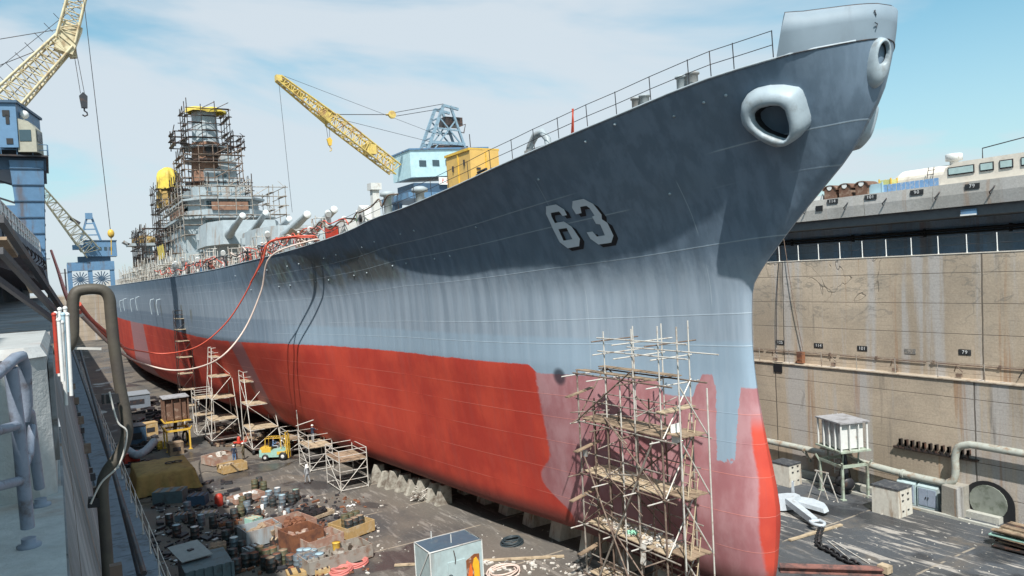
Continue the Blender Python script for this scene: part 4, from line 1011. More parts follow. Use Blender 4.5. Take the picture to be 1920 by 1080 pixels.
# ================================================================ people
def curve(pts,n=6):
    out=[]; P=[Vector(p) for p in pts]
    for i in range(len(P)-1):
        p0=P[max(0,i-1)];p1=P[i];p2=P[i+1];p3=P[min(len(P)-1,i+2)]
        for k in range(n):
            t=k/n; out.append(.5*((2*p1)+(p2-p0)*t+(2*p0-5*p1+4*p2-p3)*t*t+(-p0+3*p1-3*p2+p3)*t**3))
    out.append(P[-1]); return out
def person(label,loc,face,top,legs,hat='helmet',pose='stand',gl=SKIN,hood=False,sc_=1.0):
    """one continuous skinned body; facing angle `face` (0 = -Y)"""
    J={}
    def j(n_,x,y,z,r,ry=None): J[n_]=((x,y,z),(r,ry or r))
    j('pelvis',0,0,.96,.15,.12)
    j('waist',0,-.005,1.12,.145,.11); j('chest',0,-.01,1.32,.175,.12); j('neckb',0,.005,1.475,.08); j('neck',0,-.005,1.53,.06); j('head',0,-.02,1.63,.088,.10); j('crown',0,-.01,1.71,.07,.085)
    sit=pose=='sit'
    for s,n_ in ((-1,'l'),(1,'r')):
        if sit:
            j('hip'+n_,s*.10,-.02,.93,.10); j('knee'+n_,s*.14,-.46,.96,.065); j('calf'+n_,s*.14,-.47,.74,.055); j('ankle'+n_,s*.14,-.44,.52,.042); j('toe'+n_,s*.14,-.58,.48,.04)
        else:
            st=.10 if pose=='walk' else .02
            j('hip'+n_,s*.10,0,.88,.105); j('knee'+n_,s*.115,-.02-s*st,.50,.066); j('calf'+n_,s*.12,-s*st*1.3,.34,.060); j('ankle'+n_,s*.12,.03-s*st*1.8,.10,.042); j('toe'+n_,s*.13,-.13-s*st*1.8,.045,.042)
        j('sh'+n_,s*.19,0,1.43,.072)
        if pose=='reach' or sit: j('elb'+n_,s*.27,-.16,1.20,.048); j('wr'+n_,s*.20,-.40,1.22,.032)
        else: j('elb'+n_,s*.26,.02,1.14,.048); j('wr'+n_,s*.27,-.07,.89,.032)
        a=Vector(J['elb'+n_][0]);b=Vector(J['wr'+n_][0]); d=(b-a).normalized(); J['palm'+n_]=(tuple(b+d*.06),(.036,.026)); J['palm2'+n_]=(tuple(b+d*.10),(.036,.022))
    E_=[('pelvis','waist'),('waist','chest'),('chest','neckb'),('neckb','neck'),('neck','head'),('head','crown')]
    for n_ in 'lr': E_+=[('pelvis','hip'+n_),('hip'+n_,'knee'+n_),('knee'+n_,'calf'+n_),('calf'+n_,'ankle'+n_),('ankle'+n_,'toe'+n_),('chest','sh'+n_),('sh'+n_,'elb'+n_),('elb'+n_,'wr'+n_),('wr'+n_,'palm'+n_),('palm'+n_,'palm2'+n_)]
    names=list(J); me=bpy.data.meshes.new('tmp'); me.from_pydata([J[n_][0] for n_ in names],[(names.index(a),names.index(b)) for a,b in E_],[])
    ob=bpy.data.objects.new('tmp',me); COL.objects.link(ob)
    md=ob.modifiers.new('s','SKIN'); sk=me.skin_vertices[0].data
    for i,n_ in enumerate(names): sk[i].radius=J[n_][1]; sk[i].use_root=(n_=='pelvis')
    sb=ob.modifiers.new('d','SUBSURF'); sb.levels=1; sb.render_levels=1
    dg=bpy.context.evaluated_depsgraph_get(); bm_=bmesh.new(); tm=bpy.data.meshes.new_from_object(ob.evaluated_get(dg)); bm_.from_mesh(tm)
    bpy.data.objects.remove(ob)
    # fingers, thumb, nose and ears grow out of the same mesh
    mb=MB()
    for s,n_ in ((-1,'l'),(1,'r')):
        b=Vector(J['palm2'+n_][0]); w=Vector(J['wr'+n_][0]); d=(b-w).normalized(); side=Vector((0,1,0)) if abs(d.y)<.7 else Vector((1,0,0)); nrm=d.cross(side).normalized()
        for k,(o_,L_) in enumerate(((-.027,.068),(-.009,.080),(.009,.075),(.026,.058))):
            p=b+side*o_; mb.tube([p-d*.02,p+d*L_*.45,p+d*L_*.8+nrm*s*.014,p+d*L_+nrm*s*.03],[.0095,.009,.008,.006],5)
        p=w+d*.045-side*.026; mb.tube([p,p-side*.03+d*.02,p-side*.038+d*.05],[.011,.010,.007],5)
    mb.tube([(0,-.112,1.655),(0,-.135,1.622),(0,-.112,1.612)],[.008,.014,.008],5)
    mb.tube([(-.03,-.104,1.585),(0,-.113,1.583),(.03,-.104,1.585)],.006,4)
    for s in (-1,1):
        mb.sphere((s*.035,-.098,1.652),.011,5); mb.tube([(s*.088,-.01,1.66),(s*.10,0,1.64),(s*.09,0,1.605)],.012,5)
    o=len(bm_.verts); vs=[bm_.verts.new(v) for v in mb.v]
    for f_ in mb.f:
        try: bm_.faces.new([vs[i] for i in f_])
        except ValueError: pass
    for f_ in bm_.faces:
        f_.smooth=True; c=f_.calc_center_median(); z=c.z
        wz=J['wrl'][0]
        hand=min((c-Vector(J['palml'][0])).length,(c-Vector(J['palmr'][0])).length)<.085 or min((c-Vector(J['palm2l'][0])).length,(c-Vector(J['palm2r'][0])).length)<.10
        toe=min((c-Vector(J['toel'][0])).length,(c-Vector(J['toer'][0])).length,(c-Vector(J['anklel'][0])).length,(c-Vector(J['ankler'][0])).length)
        if hand: f_.material_index=0
        elif z>1.50: f_.material_index=0
        elif toe<.13: f_.material_index=3
        elif z>1.02 or (abs(c.x)>.20 and z>.8): f_.material_index=1
        elif sit and c.y<-.1 and z>1.05: f_.material_index=1
        else: f_.material_index=2
    R=Matrix.Rotation(face,4,'Z')@Matrix.Scale(sc_,4)
    bmesh.ops.transform(bm_,matrix=R,verts=bm_.verts)
    m2=bpy.data.meshes.new('person'); bm_.to_mesh(m2); bm_.free()
    for q in (gl,top,legs,BOOT): m2.materials.append(q)
    po=bpy.data.objects.new('person',m2); COL.objects.link(po); po.location=loc; po['label']=label; po['category']='person'
    mb=MB()
    R3=R.to_3x3(); L0=Vector(loc)
    def tr_(mb): mb.v=[tuple(L0+R3@(Vector(v))) for v in mb.v]
    if hat=='helmet':
        mb.lathe((0,-.01,1.665),[(.118,-.005),(.122,.0),(.115,.045),(.09,.085),(.05,.108),(.0001,.115)],14); mb.box((0,-.13,1.668),(.15,.07,.012)); tr_(mb); h=mb.build('hard_hat',HATW)
    elif hat=='hood':
        mb.lathe((0,-.0,1.49),[(.17,-.02),(.16,.03),(.125,.09),(.135,.16),(.12,.24),(.07,.285),(.0001,.295)],14); tr_(mb); h=mb.build('hood',HATW)
    else:
        mb.lathe((0,.015,1.655),[(.102,-.04),(.108,.0),(.10,.05),(.06,.085),(.0001,.095)],12); tr_(mb); h=mb.build('hair',HAIR)
    for v in h.data.vertices: v.co-=L0
    h.parent=po
    # jacket skirt / collar as clothing
    mb=MB(); mb.lathe((0,0,0),[(.185,.93),(.178,1.0),(.165,1.08)],14); mb.v=[(v[0],v[1]*.78,v[2]) for v in mb.v]; tr_(mb); h=mb.build('jacket_hem',top)
    for v in h.data.vertices: v.co-=L0
    h.parent=po
    return po
person('man in navy jacket and jeans seen from behind near the red cart',G(440,867),PI-.3,NAVY,DENIM)
person('man in khaki overalls standing right beside the one in the navy jacket',G(457,862),PI+1.0,KHAKI,KHAKI)
person('worker in grey overalls and a white hood walking alone on the open dock floor',G(577,908),PI+.4,GREYCL,GREYCL,hat='hood',pose='walk')
person('worker in blue overalls talking to another far down the dock',G(363,772),-1.2,DENIM,DENIM)
person('worker in pale shirt and dark trousers talking to the blue one far off',G(374,771),1.3,WCLOTH,NAVY)
person('worker in light brown clothes bending near the brown slatted unit',G(347,800),2.0,KHAKI,WCLOTH,hat='hair',pose='walk')
person('worker with white helmet standing on top of the left low scaffold cage',Vector((20.3,70.9,2.28)),PI/2+.5,NAVY,GREYCL,pose='reach')
person('worker in pale overalls standing by the cones behind the forklift mast',G(588,838),.3,WCLOTH,GREYCL,pose='stand')
# ================================================================ forklift
def forklift(c,ang):
    c=Vector(c); t=thing('forklift','yellow and pale green forklift with driver, mast facing the hull','forklift',c)
    R=Matrix.Rotation(ang,3,'Z')
    def W(mb): mb.v=[tuple(c+R@Vector(v)) for v in mb.v]; return mb
    mb=MB(); mb.prism([(-1.55,.45),(-1.45,.35),(1.0,.35),(1.05,.8),(.7,1.15),(-.2,1.15),(-.35,.95),(-.7,1.28),(-1.5,1.28),(-1.6,1.0)],-.55,.55,frame=((0,0,0),(1,0,0),(0,0,1),(0,-1,0)))
    b=W(mb).build('body',TEAL,t)
    mb=MB(); mb.bb((-1.5,-.56,.85),(-.4,.56,1.33)); mb.bb((.2,-.57,.6),(1.04,.57,.9)); sub(W(mb),'hood',YEL,b)
    mb=MB(); mb.prism([(-1.62,.42),(-1.35,.35),(-1.35,1.15),(-1.55,1.15)],-.57,.57,frame=((0,0,0),(1,0,0),(0,0,1),(0,-1,0))); sub(W(mb),'counterweight',TEAL,b)
    mb=MB(); mb.box((-.35,0,1.3),(.5,.5,.12)); mb.box((-.6,0,1.55),(.12,.5,.5)); W(mb).build('seat',BLACK,t)
    mb=MB()
    for x,y in ((-1.0,-.5),(-1.0,.5),(.65,-.5),(.65,.5)): mb.beam((x,y,1.1),(x*.92,y*.92,2.25),.06,.06)
    for i in range(7): mb.beam((-.95+.26*i,-.5,2.27),(-.95+.26*i,.5,2.27),.05,.04)
    for s in (-1,1): mb.beam((-.98,s*.48,2.25),(.66,s*.48,2.25),.07,.07)
    W(mb).build('overhead_guard',YEL,t)
    mb=MB()
    for s in (-1,1): mb.beam((1.15,s*.38,.15),(1.12,s*.38,2.75),.10,.14); mb.beam((1.28,s*.25,.15),(1.25,s*.25,2.5),.08,.1)
    for z in (.4,1.5,2.7): mb.beam((1.15,-.38,z),(1.15,.38,z),.08,.12)
    W(mb).build('mast',YEL,t)
    mb=MB()
    for s in (-1,1): mb.prism([(1.34,.08),(2.35,.06),(2.35,.10),(1.42,.15),(1.42,.75),(1.34,.75)],s*.3-.06,s*.3+.06,frame=((0,0,0),(1,0,0),(0,0,1),(0,-1,0)))
    W(mb).build('fork',STEELD,t)
    for x,r in ((-1.0,.34),(.8,.42)):
        for s in (-1,1):
            mb=MB(); mb.lathe((x,s*.55,r),[(r*.5,-.13),(r*.92,-.13),(r,-.07),(r,.07),(r*.92,.13),(r*.5,.13)],20,axis=(0,1,0)); wv=W(mb).build('wheel',BLACK,t)
            mb=MB(); mb.lathe((x,s*.55,r),[(.0001,-.14),(r*.3,-.145),(r*.52,-.12),(r*.52,.12),(r*.3,.145),(.0001,.14)],16,axis=(0,1,0)); sub(W(mb),'rim',WHITE,wv)
    mb=MB(); mb.tube([(.15,0,1.1),(0,0,1.55)],.03,6); mb.lathe((-.02,0,1.57),[(.18,-.02),(.2,0),(.18,.02)],14,axis=(-.4,0,1)); W(mb).build('steering_wheel',BLACK,t)
    mb=MB(); 
    for s in (-1,1): mb.lathe((.72,s*.44,1.95),[(.0001,.06),(.09,.05),(.07,-.05)],10,axis=(1,0,0))
    W(mb).build('headlight',WHITEC,t)
    return t,c+R@Vector((-.3,0,0))
ang=math.atan2(75.78-77.16,19.33-17.29)
ft,dc=forklift(G(520,861),ang)
person('driver with white helmet and grey blue shirt sitting in the forklift',Vector((dc.x,dc.y,.46)),ang+PI/2,DENIM,GREYCL,pose='sit')
# cones and pots
for (px,py,lab,m_) in ((556,838,'orange cone with white top, leaning, leftmost of the row behind the forklift',CONE),(572,832,'tall white tipped orange cone in the middle of the row behind the forklift',CONE),(582,828,'narrow pale green cone, rightmost of the row behind the forklift',TEAL)):
    c=G(px,py); t=thing('traffic_cone',lab,'cone',c,'cones behind the forklift')
    mb=MB(); mb.box(c+Vector((0,0,.04)),(.55,.55,.08)); mb.build('base',BLACK,t)
    mb=MB(); mb.lathe(c+Vector((0,0,.06)),[(.30,0),(.19,.7)],16); mb.lathe(c+Vector((0,0,.06)),[(.11,1.15),(.06,1.45),(.0001,1.46)],16); mb.build('cone_body',m_,t)
    mb=MB(); mb.lathe(c+Vector((0,0,.06)),[(.19,.7),(.11,1.15)],16); mb.build('white_band',WHITEC,t)
c=G(450,835); t=thing('hand_cart','small red two wheeled cart on the dock floor behind the navy jacketed man','cart',c)
mb=MB(); mb.box(c+Vector((0,0,.35)),(1.3,.8,.12)); mb.build('bed',REDP,t)
for s in (-1,1):
    mb=MB(); mb.tube([c+Vector((s*.5,-.45,.2)),c+Vector((s*.5,.45,.2))],.2,12); mb.build('wheel',BLACK,t)
mb=MB(); mb.tube([c+Vector((.6,-.3,.4)),c+Vector((.9,-.3,1.1)),c+Vector((.9,.3,1.1)),c+Vector((.6,.3,.4))],.03,6); mb.build('handle',REDP,t)
mb=MB(); mb.lathe(c+Vector((-.1,0,.41)),[(.18,0),(.18,.5),(.1,.6),(.0001,.62)],12); mb.build('gas_bottle',REDP,t)
# ================================================================ blower units on stands
def unit(name,label,c,rz,bw,bd,bh,zb,boxm,standm,ribm,ribs=4):
    c=Vector(c); t=thing(name,label,'ventilation unit',c); R=Matrix.Rotation(rz,3,'Z')
    def W(mb): mb.v=[tuple(c+R@Vector(v)) for v in mb.v]; return mb
    zt=zb+bh
    mb=MB(); mb.box((0,0,zb+bh/2),(bw*.84,bd*.84,bh*.92)); b=W(mb).build('housing',boxm,t)
    mb=MB()
    for i in range(ribs+1):
        x=-bw/2+bw*i/ribs
        for s in (-1,1): mb.beam((x,s*bd/2,zb),(x,s*bd/2,zt),.07,.12)
    for s in (-1,1):
        mb.beam((s*bw/2,-bd*.17,zb),(s*bw/2,-bd*.17,zt),.12,.07); mb.beam((s*bw/2,bd*.17,zb),(s*bw/2,bd*.17,zt),.12,.07)
    sub(W(mb),'rib',ribm,b)
    mb=MB(); mb.box((0,0,zt+.06),(bw*1.12,bd*1.12,.10)); W(mb).build('roof',M('unit_roof',(.32,.32,.34),.7,dirt=(.15,.14,.14),amt=.5),t)
    mb=MB(); mb.box((0,0,zb-.06),(bw*1.15,bd*1.15,.12)); W(mb).build('tray',standm,t)
    for sx in (-1,1):
        for sy in (-1,1):
            mb=MB(); x,y=sx*bw*.48,sy*bd*.48
            mb.beam((x,y,0),(x,y,zb*.68),.16,.16); mb.beam((x,y,zb*.62),(x*1.2,y*1.2,zb*.78),.1,.1); mb.box((x,y,.05),(.35,.35,.08)); W(mb).build('leg',standm,t)
    mb=MB()
    for s in (-1,1): mb.beam((-bw*.5,s*bd*.48,zb*.68),(bw*.5,s*bd*.48,zb*.68),.16,.2); mb.beam((s*bw*.48,-bd*.5,zb*.68),(s*bw*.48,bd*.5,zb*.68),.16,.2)
    for s in (-1,1):
        for q in (-1,1): mb.beam((s*bw*.3,q*bd*.3,zb*.68),(s*bw*.35,q*bd*.3,zb-.1),.08,.08)
    W(mb).build('frame',standm,t)
    mb=MB(); mb.lathe((-.1,0,.9),[(.0001,-.5),(.45,-.5),(.5,-.3),(.5,.3),(.45,.5),(.0001,.5)],16,axis=(1,0,.1)); mb.box((.3,.2,.4),(1.2,.7,.5)); mb.tube([(-.4,.1,1.3),(-.5,.2,zb*.7),(0,0,zb-.1)],.2,10); W(mb).build('blower',DKM,t)
    mb=MB()
    for k in range(9):
        r=.42+.05*(k%3); x=bw*.3+.06*k
        mb.tube([(x+.02*math.sin(a*3),-bd*.42+r*math.cos(a)*.6,1.0+r*math.sin(a)*1.35) for a in [2*PI*i/18 for i in range(19)]],.03,5,cap=False)
    W(mb).build('hose_loops',BLACK,t)
    mb=MB()
    for s in (-.2,.2): mb.beam((bw*.62,-bd*.3+s,zb*.3),(bw*.62,-bd*.3+s,zt+.1),.05,.05)
    for i in range(14): mb.beam((bw*.62,-bd*.3-.2,zb*.35+i*.3),(bw*.62,-bd*.3+.2,zb*.35+i*.3),.03,.03)
    W(mb).build('ladder',ribm,t)
    return t
unit('ventilation_unit','whitish ribbed unit on a pale green stand against the right dock wall',(48.55,33.9,0),PI/2-.35,2.7,2.1,1.95,3.55,WHITE,M('stand_pale_green',(.34,.40,.33),.6,dirt=(.15,.13,.1),amt=.5),WHITE)
unit('ventilation_unit','brown slatted unit on a yellow stand on the left side of the dock floor',(10.7,90.0,0),PI/2,2.6,2.4,2.5,3.3,BROWN,YEL,BROWN,ribs=6)
t=thing('trestle','folding steel trestle in front of the white ribbed unit','trestle',(46.4,33.9,0))
for s in (-.4,.4):
    mb=MB(); mb.beam((46.1,33.9+s,2.1),(46.5,33.4+s,0),.06,.06); mb.beam((46.1,33.9+s,2.1),(45.9,34.6+s,0),.06,.06); mb.build('leg',GALVL,t)
mb=MB(); mb.beam((46.1,33.4,2.1),(46.1,34.5,2.1),.08,.08); mb.build('top_bar',GALVL,t)
# two white concrete boxes
def cblock(label,c,d,rz):
    c=Vector(c); t=thing('concrete_block',label,'concrete block',c,'white blocks right of the bow')
    mb=MB(); mb.box(c+Vector((0,0,d[2]/2)),d,rz,taper=.97); mb.build('body',BLOCKW,t)
    mb=MB(); mb.box(c+Vector((0,0,d[2]+.04)),(d[0]*1.02,d[1]*1.02,.09),rz); mb.build('tar_lid',TARTOP,t)
    R=Matrix.Rotation(rz,3,'Z')
    for zz in (.4,1.1,1.5):
        for yy in (-.3,.3):
            mb=MB(); mb.box(c+R@Vector((yy,-d[1]/2-.0,zz)),(.16,.08,.08),rz); mb.build('bolt',DKM,t)
cblock('smaller white block with dark tarred top, nearer the bow of the two','%s'and G(1479,912)+Vector((.5,.6,0)),(1.45,1.7,1.65),.0)
cblock('larger white block with dark tarred top, nearer the camera of the two',G(1687,968)+Vector((.3,.7,0)),(1.6,1.9,1.85),.0)
# ================================================================ anchor and chain
A=G(1484,962); t=thing('anchor','big white painted stockless anchor lying on the dock floor','anchor',A)
def AW(mb,rz=0.0,o=A):
    R=Matrix.Rotation(rz,3,'Z'); mb.v=[tuple(o+R@Vector(v)) for v in mb.v]; return mb
az=math.radians(-24)
AM=M('anchor_white',(.46,.51,.56),.5,dirt=(.3,.3,.3),amt=.2)
mb=MB(); mb.prism([(-.26,0),(.26,0),(.2,-3.3),(-.2,-3.3)],-.2,.22,frame=((0,.3,.75),(1,0,0),(0,1,.10),(0,-.1,1))); AW(mb,az).build('shank',AM,t)
mb=MB(); mb.prism([(-1.1,.5),(-.5,.75),(.5,.75),(1.1,.5),(1.2,-.1),(.5,-.45),(-.5,-.45),(-1.2,-.1)],0,.85,scale=.85,frame=((0,.7,.12),(1,0,0),(0,1,0),(0,0,1))); AW(mb,az).build('crown',AM,t)
for s in (-1,1):
    mb=MB(); mb.prism([(s*.7,.7),(s*1.35,.9),(s*2.0,.1),(s*2.25,-1.0),(s*2.05,-1.75),(s*1.6,-1.95),(s*1.2,-1.0),(s*.75,-.1)],.0,.26,scale=.9,frame=((0,.5,.25),(1,0,.08*s),(0,1,.05),(0,0,1))); AW(mb,az).build('fluke',AM,t)
    mb=MB(); mb.prism([(s*.9,.2),(s*1.25,1.05),(s*.75,.5)],-.1,1.3,scale=.55,frame=((0,.9,.4),(1,0,0),(0,1,0),(0,0,1))); AW(mb,az).build('palm',AM,t)
mb=MB(); R=Matrix.Rotation(az,3,'Z'); sp=A+R@Vector((0,-3.2,.45))
mb.tube([sp+R@Vector(v) for v in curve([(-.32,.2,0),(-.36,-.35,0),(0,-.75,0),(.36,-.35,0),(.32,.2,0)],4)],.11,8); mb.tube([sp+R@Vector((-.42,.15,0)),sp+R@Vector((.42,.15,0))],.11,8); mb.build('shackle',AM,t)
ch=thing('anchor_chain','heavy black anchor chain trailing from the white anchor towards the beam','chain',sp)
path=curve([sp+R@Vector((0,-.6,-.2)),G(1535,1020,.15),G(1560,1035,.15),G(1580,1048,.15),G(1600,1056,.15),G(1612,1064,.2)],24)
L_=0;k=0;last=path[0];nxt=0
for p in path[1:]:
    L_+=(p-last).length; 
    if L_>=nxt:
        d=(p-last).normalized(); side=Vector((-d.y,d.x,0)).normalized(); up=Vector((0,0,1)); u_=side if k%2 else (side*.35+up*.94)
        mb=MB(); mb.tube([p+d*(.25*math.cos(a))+u_*(.15*math.sin(a))+up*.04 for a in [2*PI*i/14 for i in range(15)]],.072,6,cap=False); mb.build('link',BLACK if k%4 else DKM,ch); k+=1; nxt+=.29
    last=p
# ================================================================ steel beam bottom right, rods
t=thing('steel_beam','long red brown steel beam lying across the dock floor right of the bow','beam',(36.5,26.6,0))
mb=MB(); a=G(1462,1060,.35); b=G(1655,1066,.35)
mb.beam(a,b,.55,.06); mb.beam(a+Vector((0,0,-.3)),b+Vector((0,0,-.3)),.06,.55); mb.beam(a+Vector((0,0,-.31)),b+Vector((0,0,-.31)),.5,.06); mb.build('girder',M('red_oxide_steel',(.26,.12,.10),.6,dirt=(.08,.06,.06),amt=.6),t)
mb=MB(); mb.box(b+Vector((.2,0,-.05)),(.5,.6,.4)); mb.build('end_plate',WOODL,t)
for i,(p,q) in enumerate((((1560,1015),(1630,1058)),((1552,1015),(1612,1065)))):
    mb=MB(); a=G(*p);b=G(*q); mb.tube([a+Vector((0,0,.04)),b+Vector((0,0,.04))],.035,6); o=mb.build('steel_rod',GALVL,origin=a); tag(o,'thin bright rod lying right of the anchor chain','rod','rods by the chain')
for (a,b,l) in ((G(1480,1015),G(1578,986),'long pale timber baulk lying just behind the anchor flukes'),(G(1693,950),G(1798,973),'weathered plank lying along the right kerb near the larger block'),(G(740,1062),G(1058,1045),'rusty plank and pipe line lying on the floor in front of the bow scaffold')):
    mb=MB(); mb.beam(a+Vector((0,0,.08)),b+Vector((0,0,.08)),.22,.1); o=mb.build('timber',WOODL,origin=a); tag(o,l,'timber')
# ================================================================ right wall foot: kerb, big pipe, lockers, stair, timber stack
t=thing('drain_kerb','low dark concrete kerb and gutter along the foot of the right wall','kerb',(49.6,60,0))
mb=MB(); mb.bb((48.9,-20,0),(49.15,320,.16)); mb.bb((49.9,24,0),(50.52,320,.42)); mb.build('kerb',CONCP,t)
t=thing('drain_pipe','large pale pipe running along the right wall and stepping up in a swan neck','pipe',(50.0,30,2))
PIPM=M('pipe_pale',(.40,.42,.38),.55,dirt=(.28,.17,.1),amt=.45)
pa=curve([(49.95,60,2.35),(49.95,44,2.35),(49.95,36,2.3),(49.95,30.5,2.0),(49.95,27.6,1.95)],6)+curve([(49.95,27.2,1.98),(49.95,26.75,2.3),(49.95,26.6,3.0),(49.95,26.6,3.8),(49.95,26.35,4.55),(49.95,25.6,4.85)],5)+[Vector((49.95,20,4.8)),Vector((49.95,5,4.7))]
mb=MB(); mb.tube(pa,.24,14); mb.build('pipe_run',PIPM,t)
for y in (42.3,38.2,30.2):
    mb=MB(); mb.beam((50.5,y,1.2),(49.95,y,2.1),.14,.14); mb.lathe((49.95,y,2.28 if y>36 else 2.0),[(.30,-.08),(.30,.08)],16,axis=(0,1,0)); mb.build('bracket',PIPM,t)
t=thing('wall_buttress','rust streaked concrete buttress under the pipe swan neck','buttress',(49.9,26.5,0))
mb=MB(); mb.prism([(48.9,26.0),(50.6,26.0),(50.6,27.2),(49.2,27.2)],0,2.0,scale=.93); mb.build('body',concrete('buttress_concrete',(.36,.34,.30),joints=False,streak=1.4,seed=77),t)
t=thing('tunnel_opening','dark arched drain tunnel mouth in the foot of the right wall','tunnel',(50.4,24.2,0))
arc=[(24.9+0-1.7*math.cos(a)*1.0,1.2+1.5*math.sin(a)) for a in [PI*i/14 for i in range(15)]]
mb=MB(); mb.prism([(23.2,0)]+[(24.9-1.7*math.cos(PI-PI*i/14),1.1+1.45*math.sin(PI*i/14)) for i in range(15)][::1]+[(26.6,0)][:0]+[(26.6 if False else 26.5,0)],-.03,.03,frame=((50.46,0,0),(0,1,0),(0,0,1),(1,0,0))) if False else mb.prism([(23.3,0),(26.4,0)]+[(24.85+1.55*math.cos(PI*i/14),1.1+1.4*math.sin(PI*i/14)) for i in range(15)],-.03,.03,frame=((50.47,0,0),(0,1,0),(0,0,1),(-1,0,0)))
mb.build('mouth',DARK,t)
mb=MB(); mb.prism([(24.85+1.15*math.cos(2*PI*i/20),1.15+1.1*math.sin(2*PI*i/20)) for i in range(20)],.04,.12,frame=((50.47,0,0),(0,1,0),(0,0,1),(-1,0,0))); mb.build('plug',M('plug_grey',(.22,.24,.21),.8,dirt=(.1,.12,.09),amt=.5),t)
for i,(y,w_) in enumerate(((29.9,1.3),(28.4,1.4))):
    t=thing('locker','grey painted steel locker with double doors, %s of the two at the wall foot'%('left' if i==0 else 'right'),'locker',(50.1,y,0),'lockers at the right wall foot')
    mb=MB(); mb.prism([(49.7,0),(50.5,0),(50.5,1.75),(50.1,1.75),(49.7,1.45)],-w_/2,w_/2,frame=((0,y,0),(1,0,0),(0,0,1),(0,1,0))); mb.build('cabinet',SHED,t)
    for s in (-1,1):
        mb=MB(); mb.box((49.68,y+s*w_*.22,.75),(.04,w_*.4,1.15)); d=mb.build('door',M('door_blue_grey',(.28,.33,.42),.5),t); mb=MB(); mb.box((49.63,y+s*.08,.75),(.05,.05,.12)); sub(mb,'handle',DKM,d)
t=thing('wall_stairs','steel stair with pipe handrail climbing the right wall at the picture edge','stairs',(49.2,21.5,0))
for i in range(16):
    mb=MB(); mb.box((49.3,22.0-i*.33,.2+i*.24),(1.1,.32,.06)); mb.box((49.3,22.15-i*.33,.1+i*.24),(1.1,.03,.2)); mb.build('step',M('step_teal_grey',(.26,.33,.33),.6,dirt=(.15,.1,.08),amt=.5),t)
for x in (48.75,49.85):
    mb=MB(); mb.beam((x,22.3,0),(x,16.8,4.0),.06,.28); mb.build('stringer',STEELD,t)
    mb=MB(); mb.tube([(x,22.3,0),(x,22.3,1.15),(x,17.0,5.0)],.035,6); mb.tube([(x,22.3,.7),(x,17.0,4.5)],.03,6); mb.build('handrail',GALVL,t)
random.seed(21)
t=thing('timber_stack','untidy stack of weathered planks and strips near the right stair','timber stack',(47.8,20.5,0))
for i in range(46):
    z=.08+.09*(i//4); x=46.2+.62*(i%4)+random.uniform(-.2,.2); a=random.uniform(-.06,.06)
    mb=MB(); L0=random.uniform(2.2,3.6); mb.beam((x,20.3-L0*.5+.5,z),(x+a*L0,21+L0*.5,z+random.uniform(-.02,.05)),random.uniform(.2,.45),.06); mb.build('plank',(WOOD,STEELD,WOODL,TEAL)[random.choice([0,0,1,1,0,2,3])],t)
# ================================================================ left foreground
LG=M('rail_blue_grey',(.22,.26,.33),.5,dirt=(.1,.08,.08),amt=.4,scale=6)
PILM=concrete('pillar_paint',(.38,.40,.40),joints=False,streak=.5,seed=41)
t=thing('stair_platform','shaded concrete landing under the pillar at the left edge','platform',(-1.5,4,16.4))
mb=MB(); mb.bb((-3.5,-3,15.2),(-.03,6.3,16.42)); mb.build('slab',PILM,t)
mb=MB(); mb.bb((-3.5,6.3,15.2),(-.04,9.4,16.41)); mb.build('slab',PILM,t)
t=thing('concrete_pillar','chipped pale painted concrete pillar beside the pipe rail at left','pillar',(-.7,7.3,16.4))
mb=MB(); prof=[(-1.6,6.0),(-.16,6.0),(-.06,6.1),(-.04,8.9),(-1.6,8.9)]
mb.prism(prof,16.42,17.38,scale=.985); mb.prism(prof,17.38,17.45,scale=.94); mb.build('body',PILM,t)
mb=MB(); mb.bb((-.06,6.35,16.6),(-.03,8.7,17.3)); mb.build('side_recess',CONCL,t)
t=thing('pipe_rail','blue grey bent pipe guard rail on the landing at left','railing',(-.3,4.6,16.42))
def railp(*pts): return curve([Vector(p) for p in pts],5)
a=GY(50,990,4.9); b=GY(18,690,4.7); c=GY(40,668,4.9); d=GY(48,740,5.0); e=GY(42,790,5.0)
mb=MB(); mb.tube([GY(-60,725,4.4),GY(-10,705,4.6),GY(28,672,4.85),GY(40,668,4.95),GY(47,690,5.0),GY(50,760,5.05),GY(44,790,5.05)],.032,10); mb.build('top_rail',LG,t)
mb=MB(); mb.tube([GY(20,690,4.8),GY(34,800,4.85),GY(52,990,4.9)],.034,10); mb.build('post',LG,t)
mb=MB(); mb.tube([GY(38,765,5.2),GY(55,775,5.5),GY(62,830,5.7),GY(74,915,5.8)],.032,10); mb.build('post',LG,t)
mb=MB(); mb.tube([GY(44,880,5.05),GY(56,850,5.3),GY(60,800,5.5)],.024,8); mb.build('strut',LG,t)
for y_,q in ((805,4.85),(908,4.9)):
    mb=MB(); mb.tube([GY(-60,y_+18,4.3),GY(34 if y_<850 else 44,y_-8,q)],.026,8); mb.build('mid_rail',LG,t)
for p in (GY(52,990,4.9),GY(74,915,5.8)):
    mb=MB(); mb.lathe((p.x,p.y,16.42),[(.06,0),(.06,.015),(.036,.02),(.036,.05)],12); mb.build('flange',LG,t)
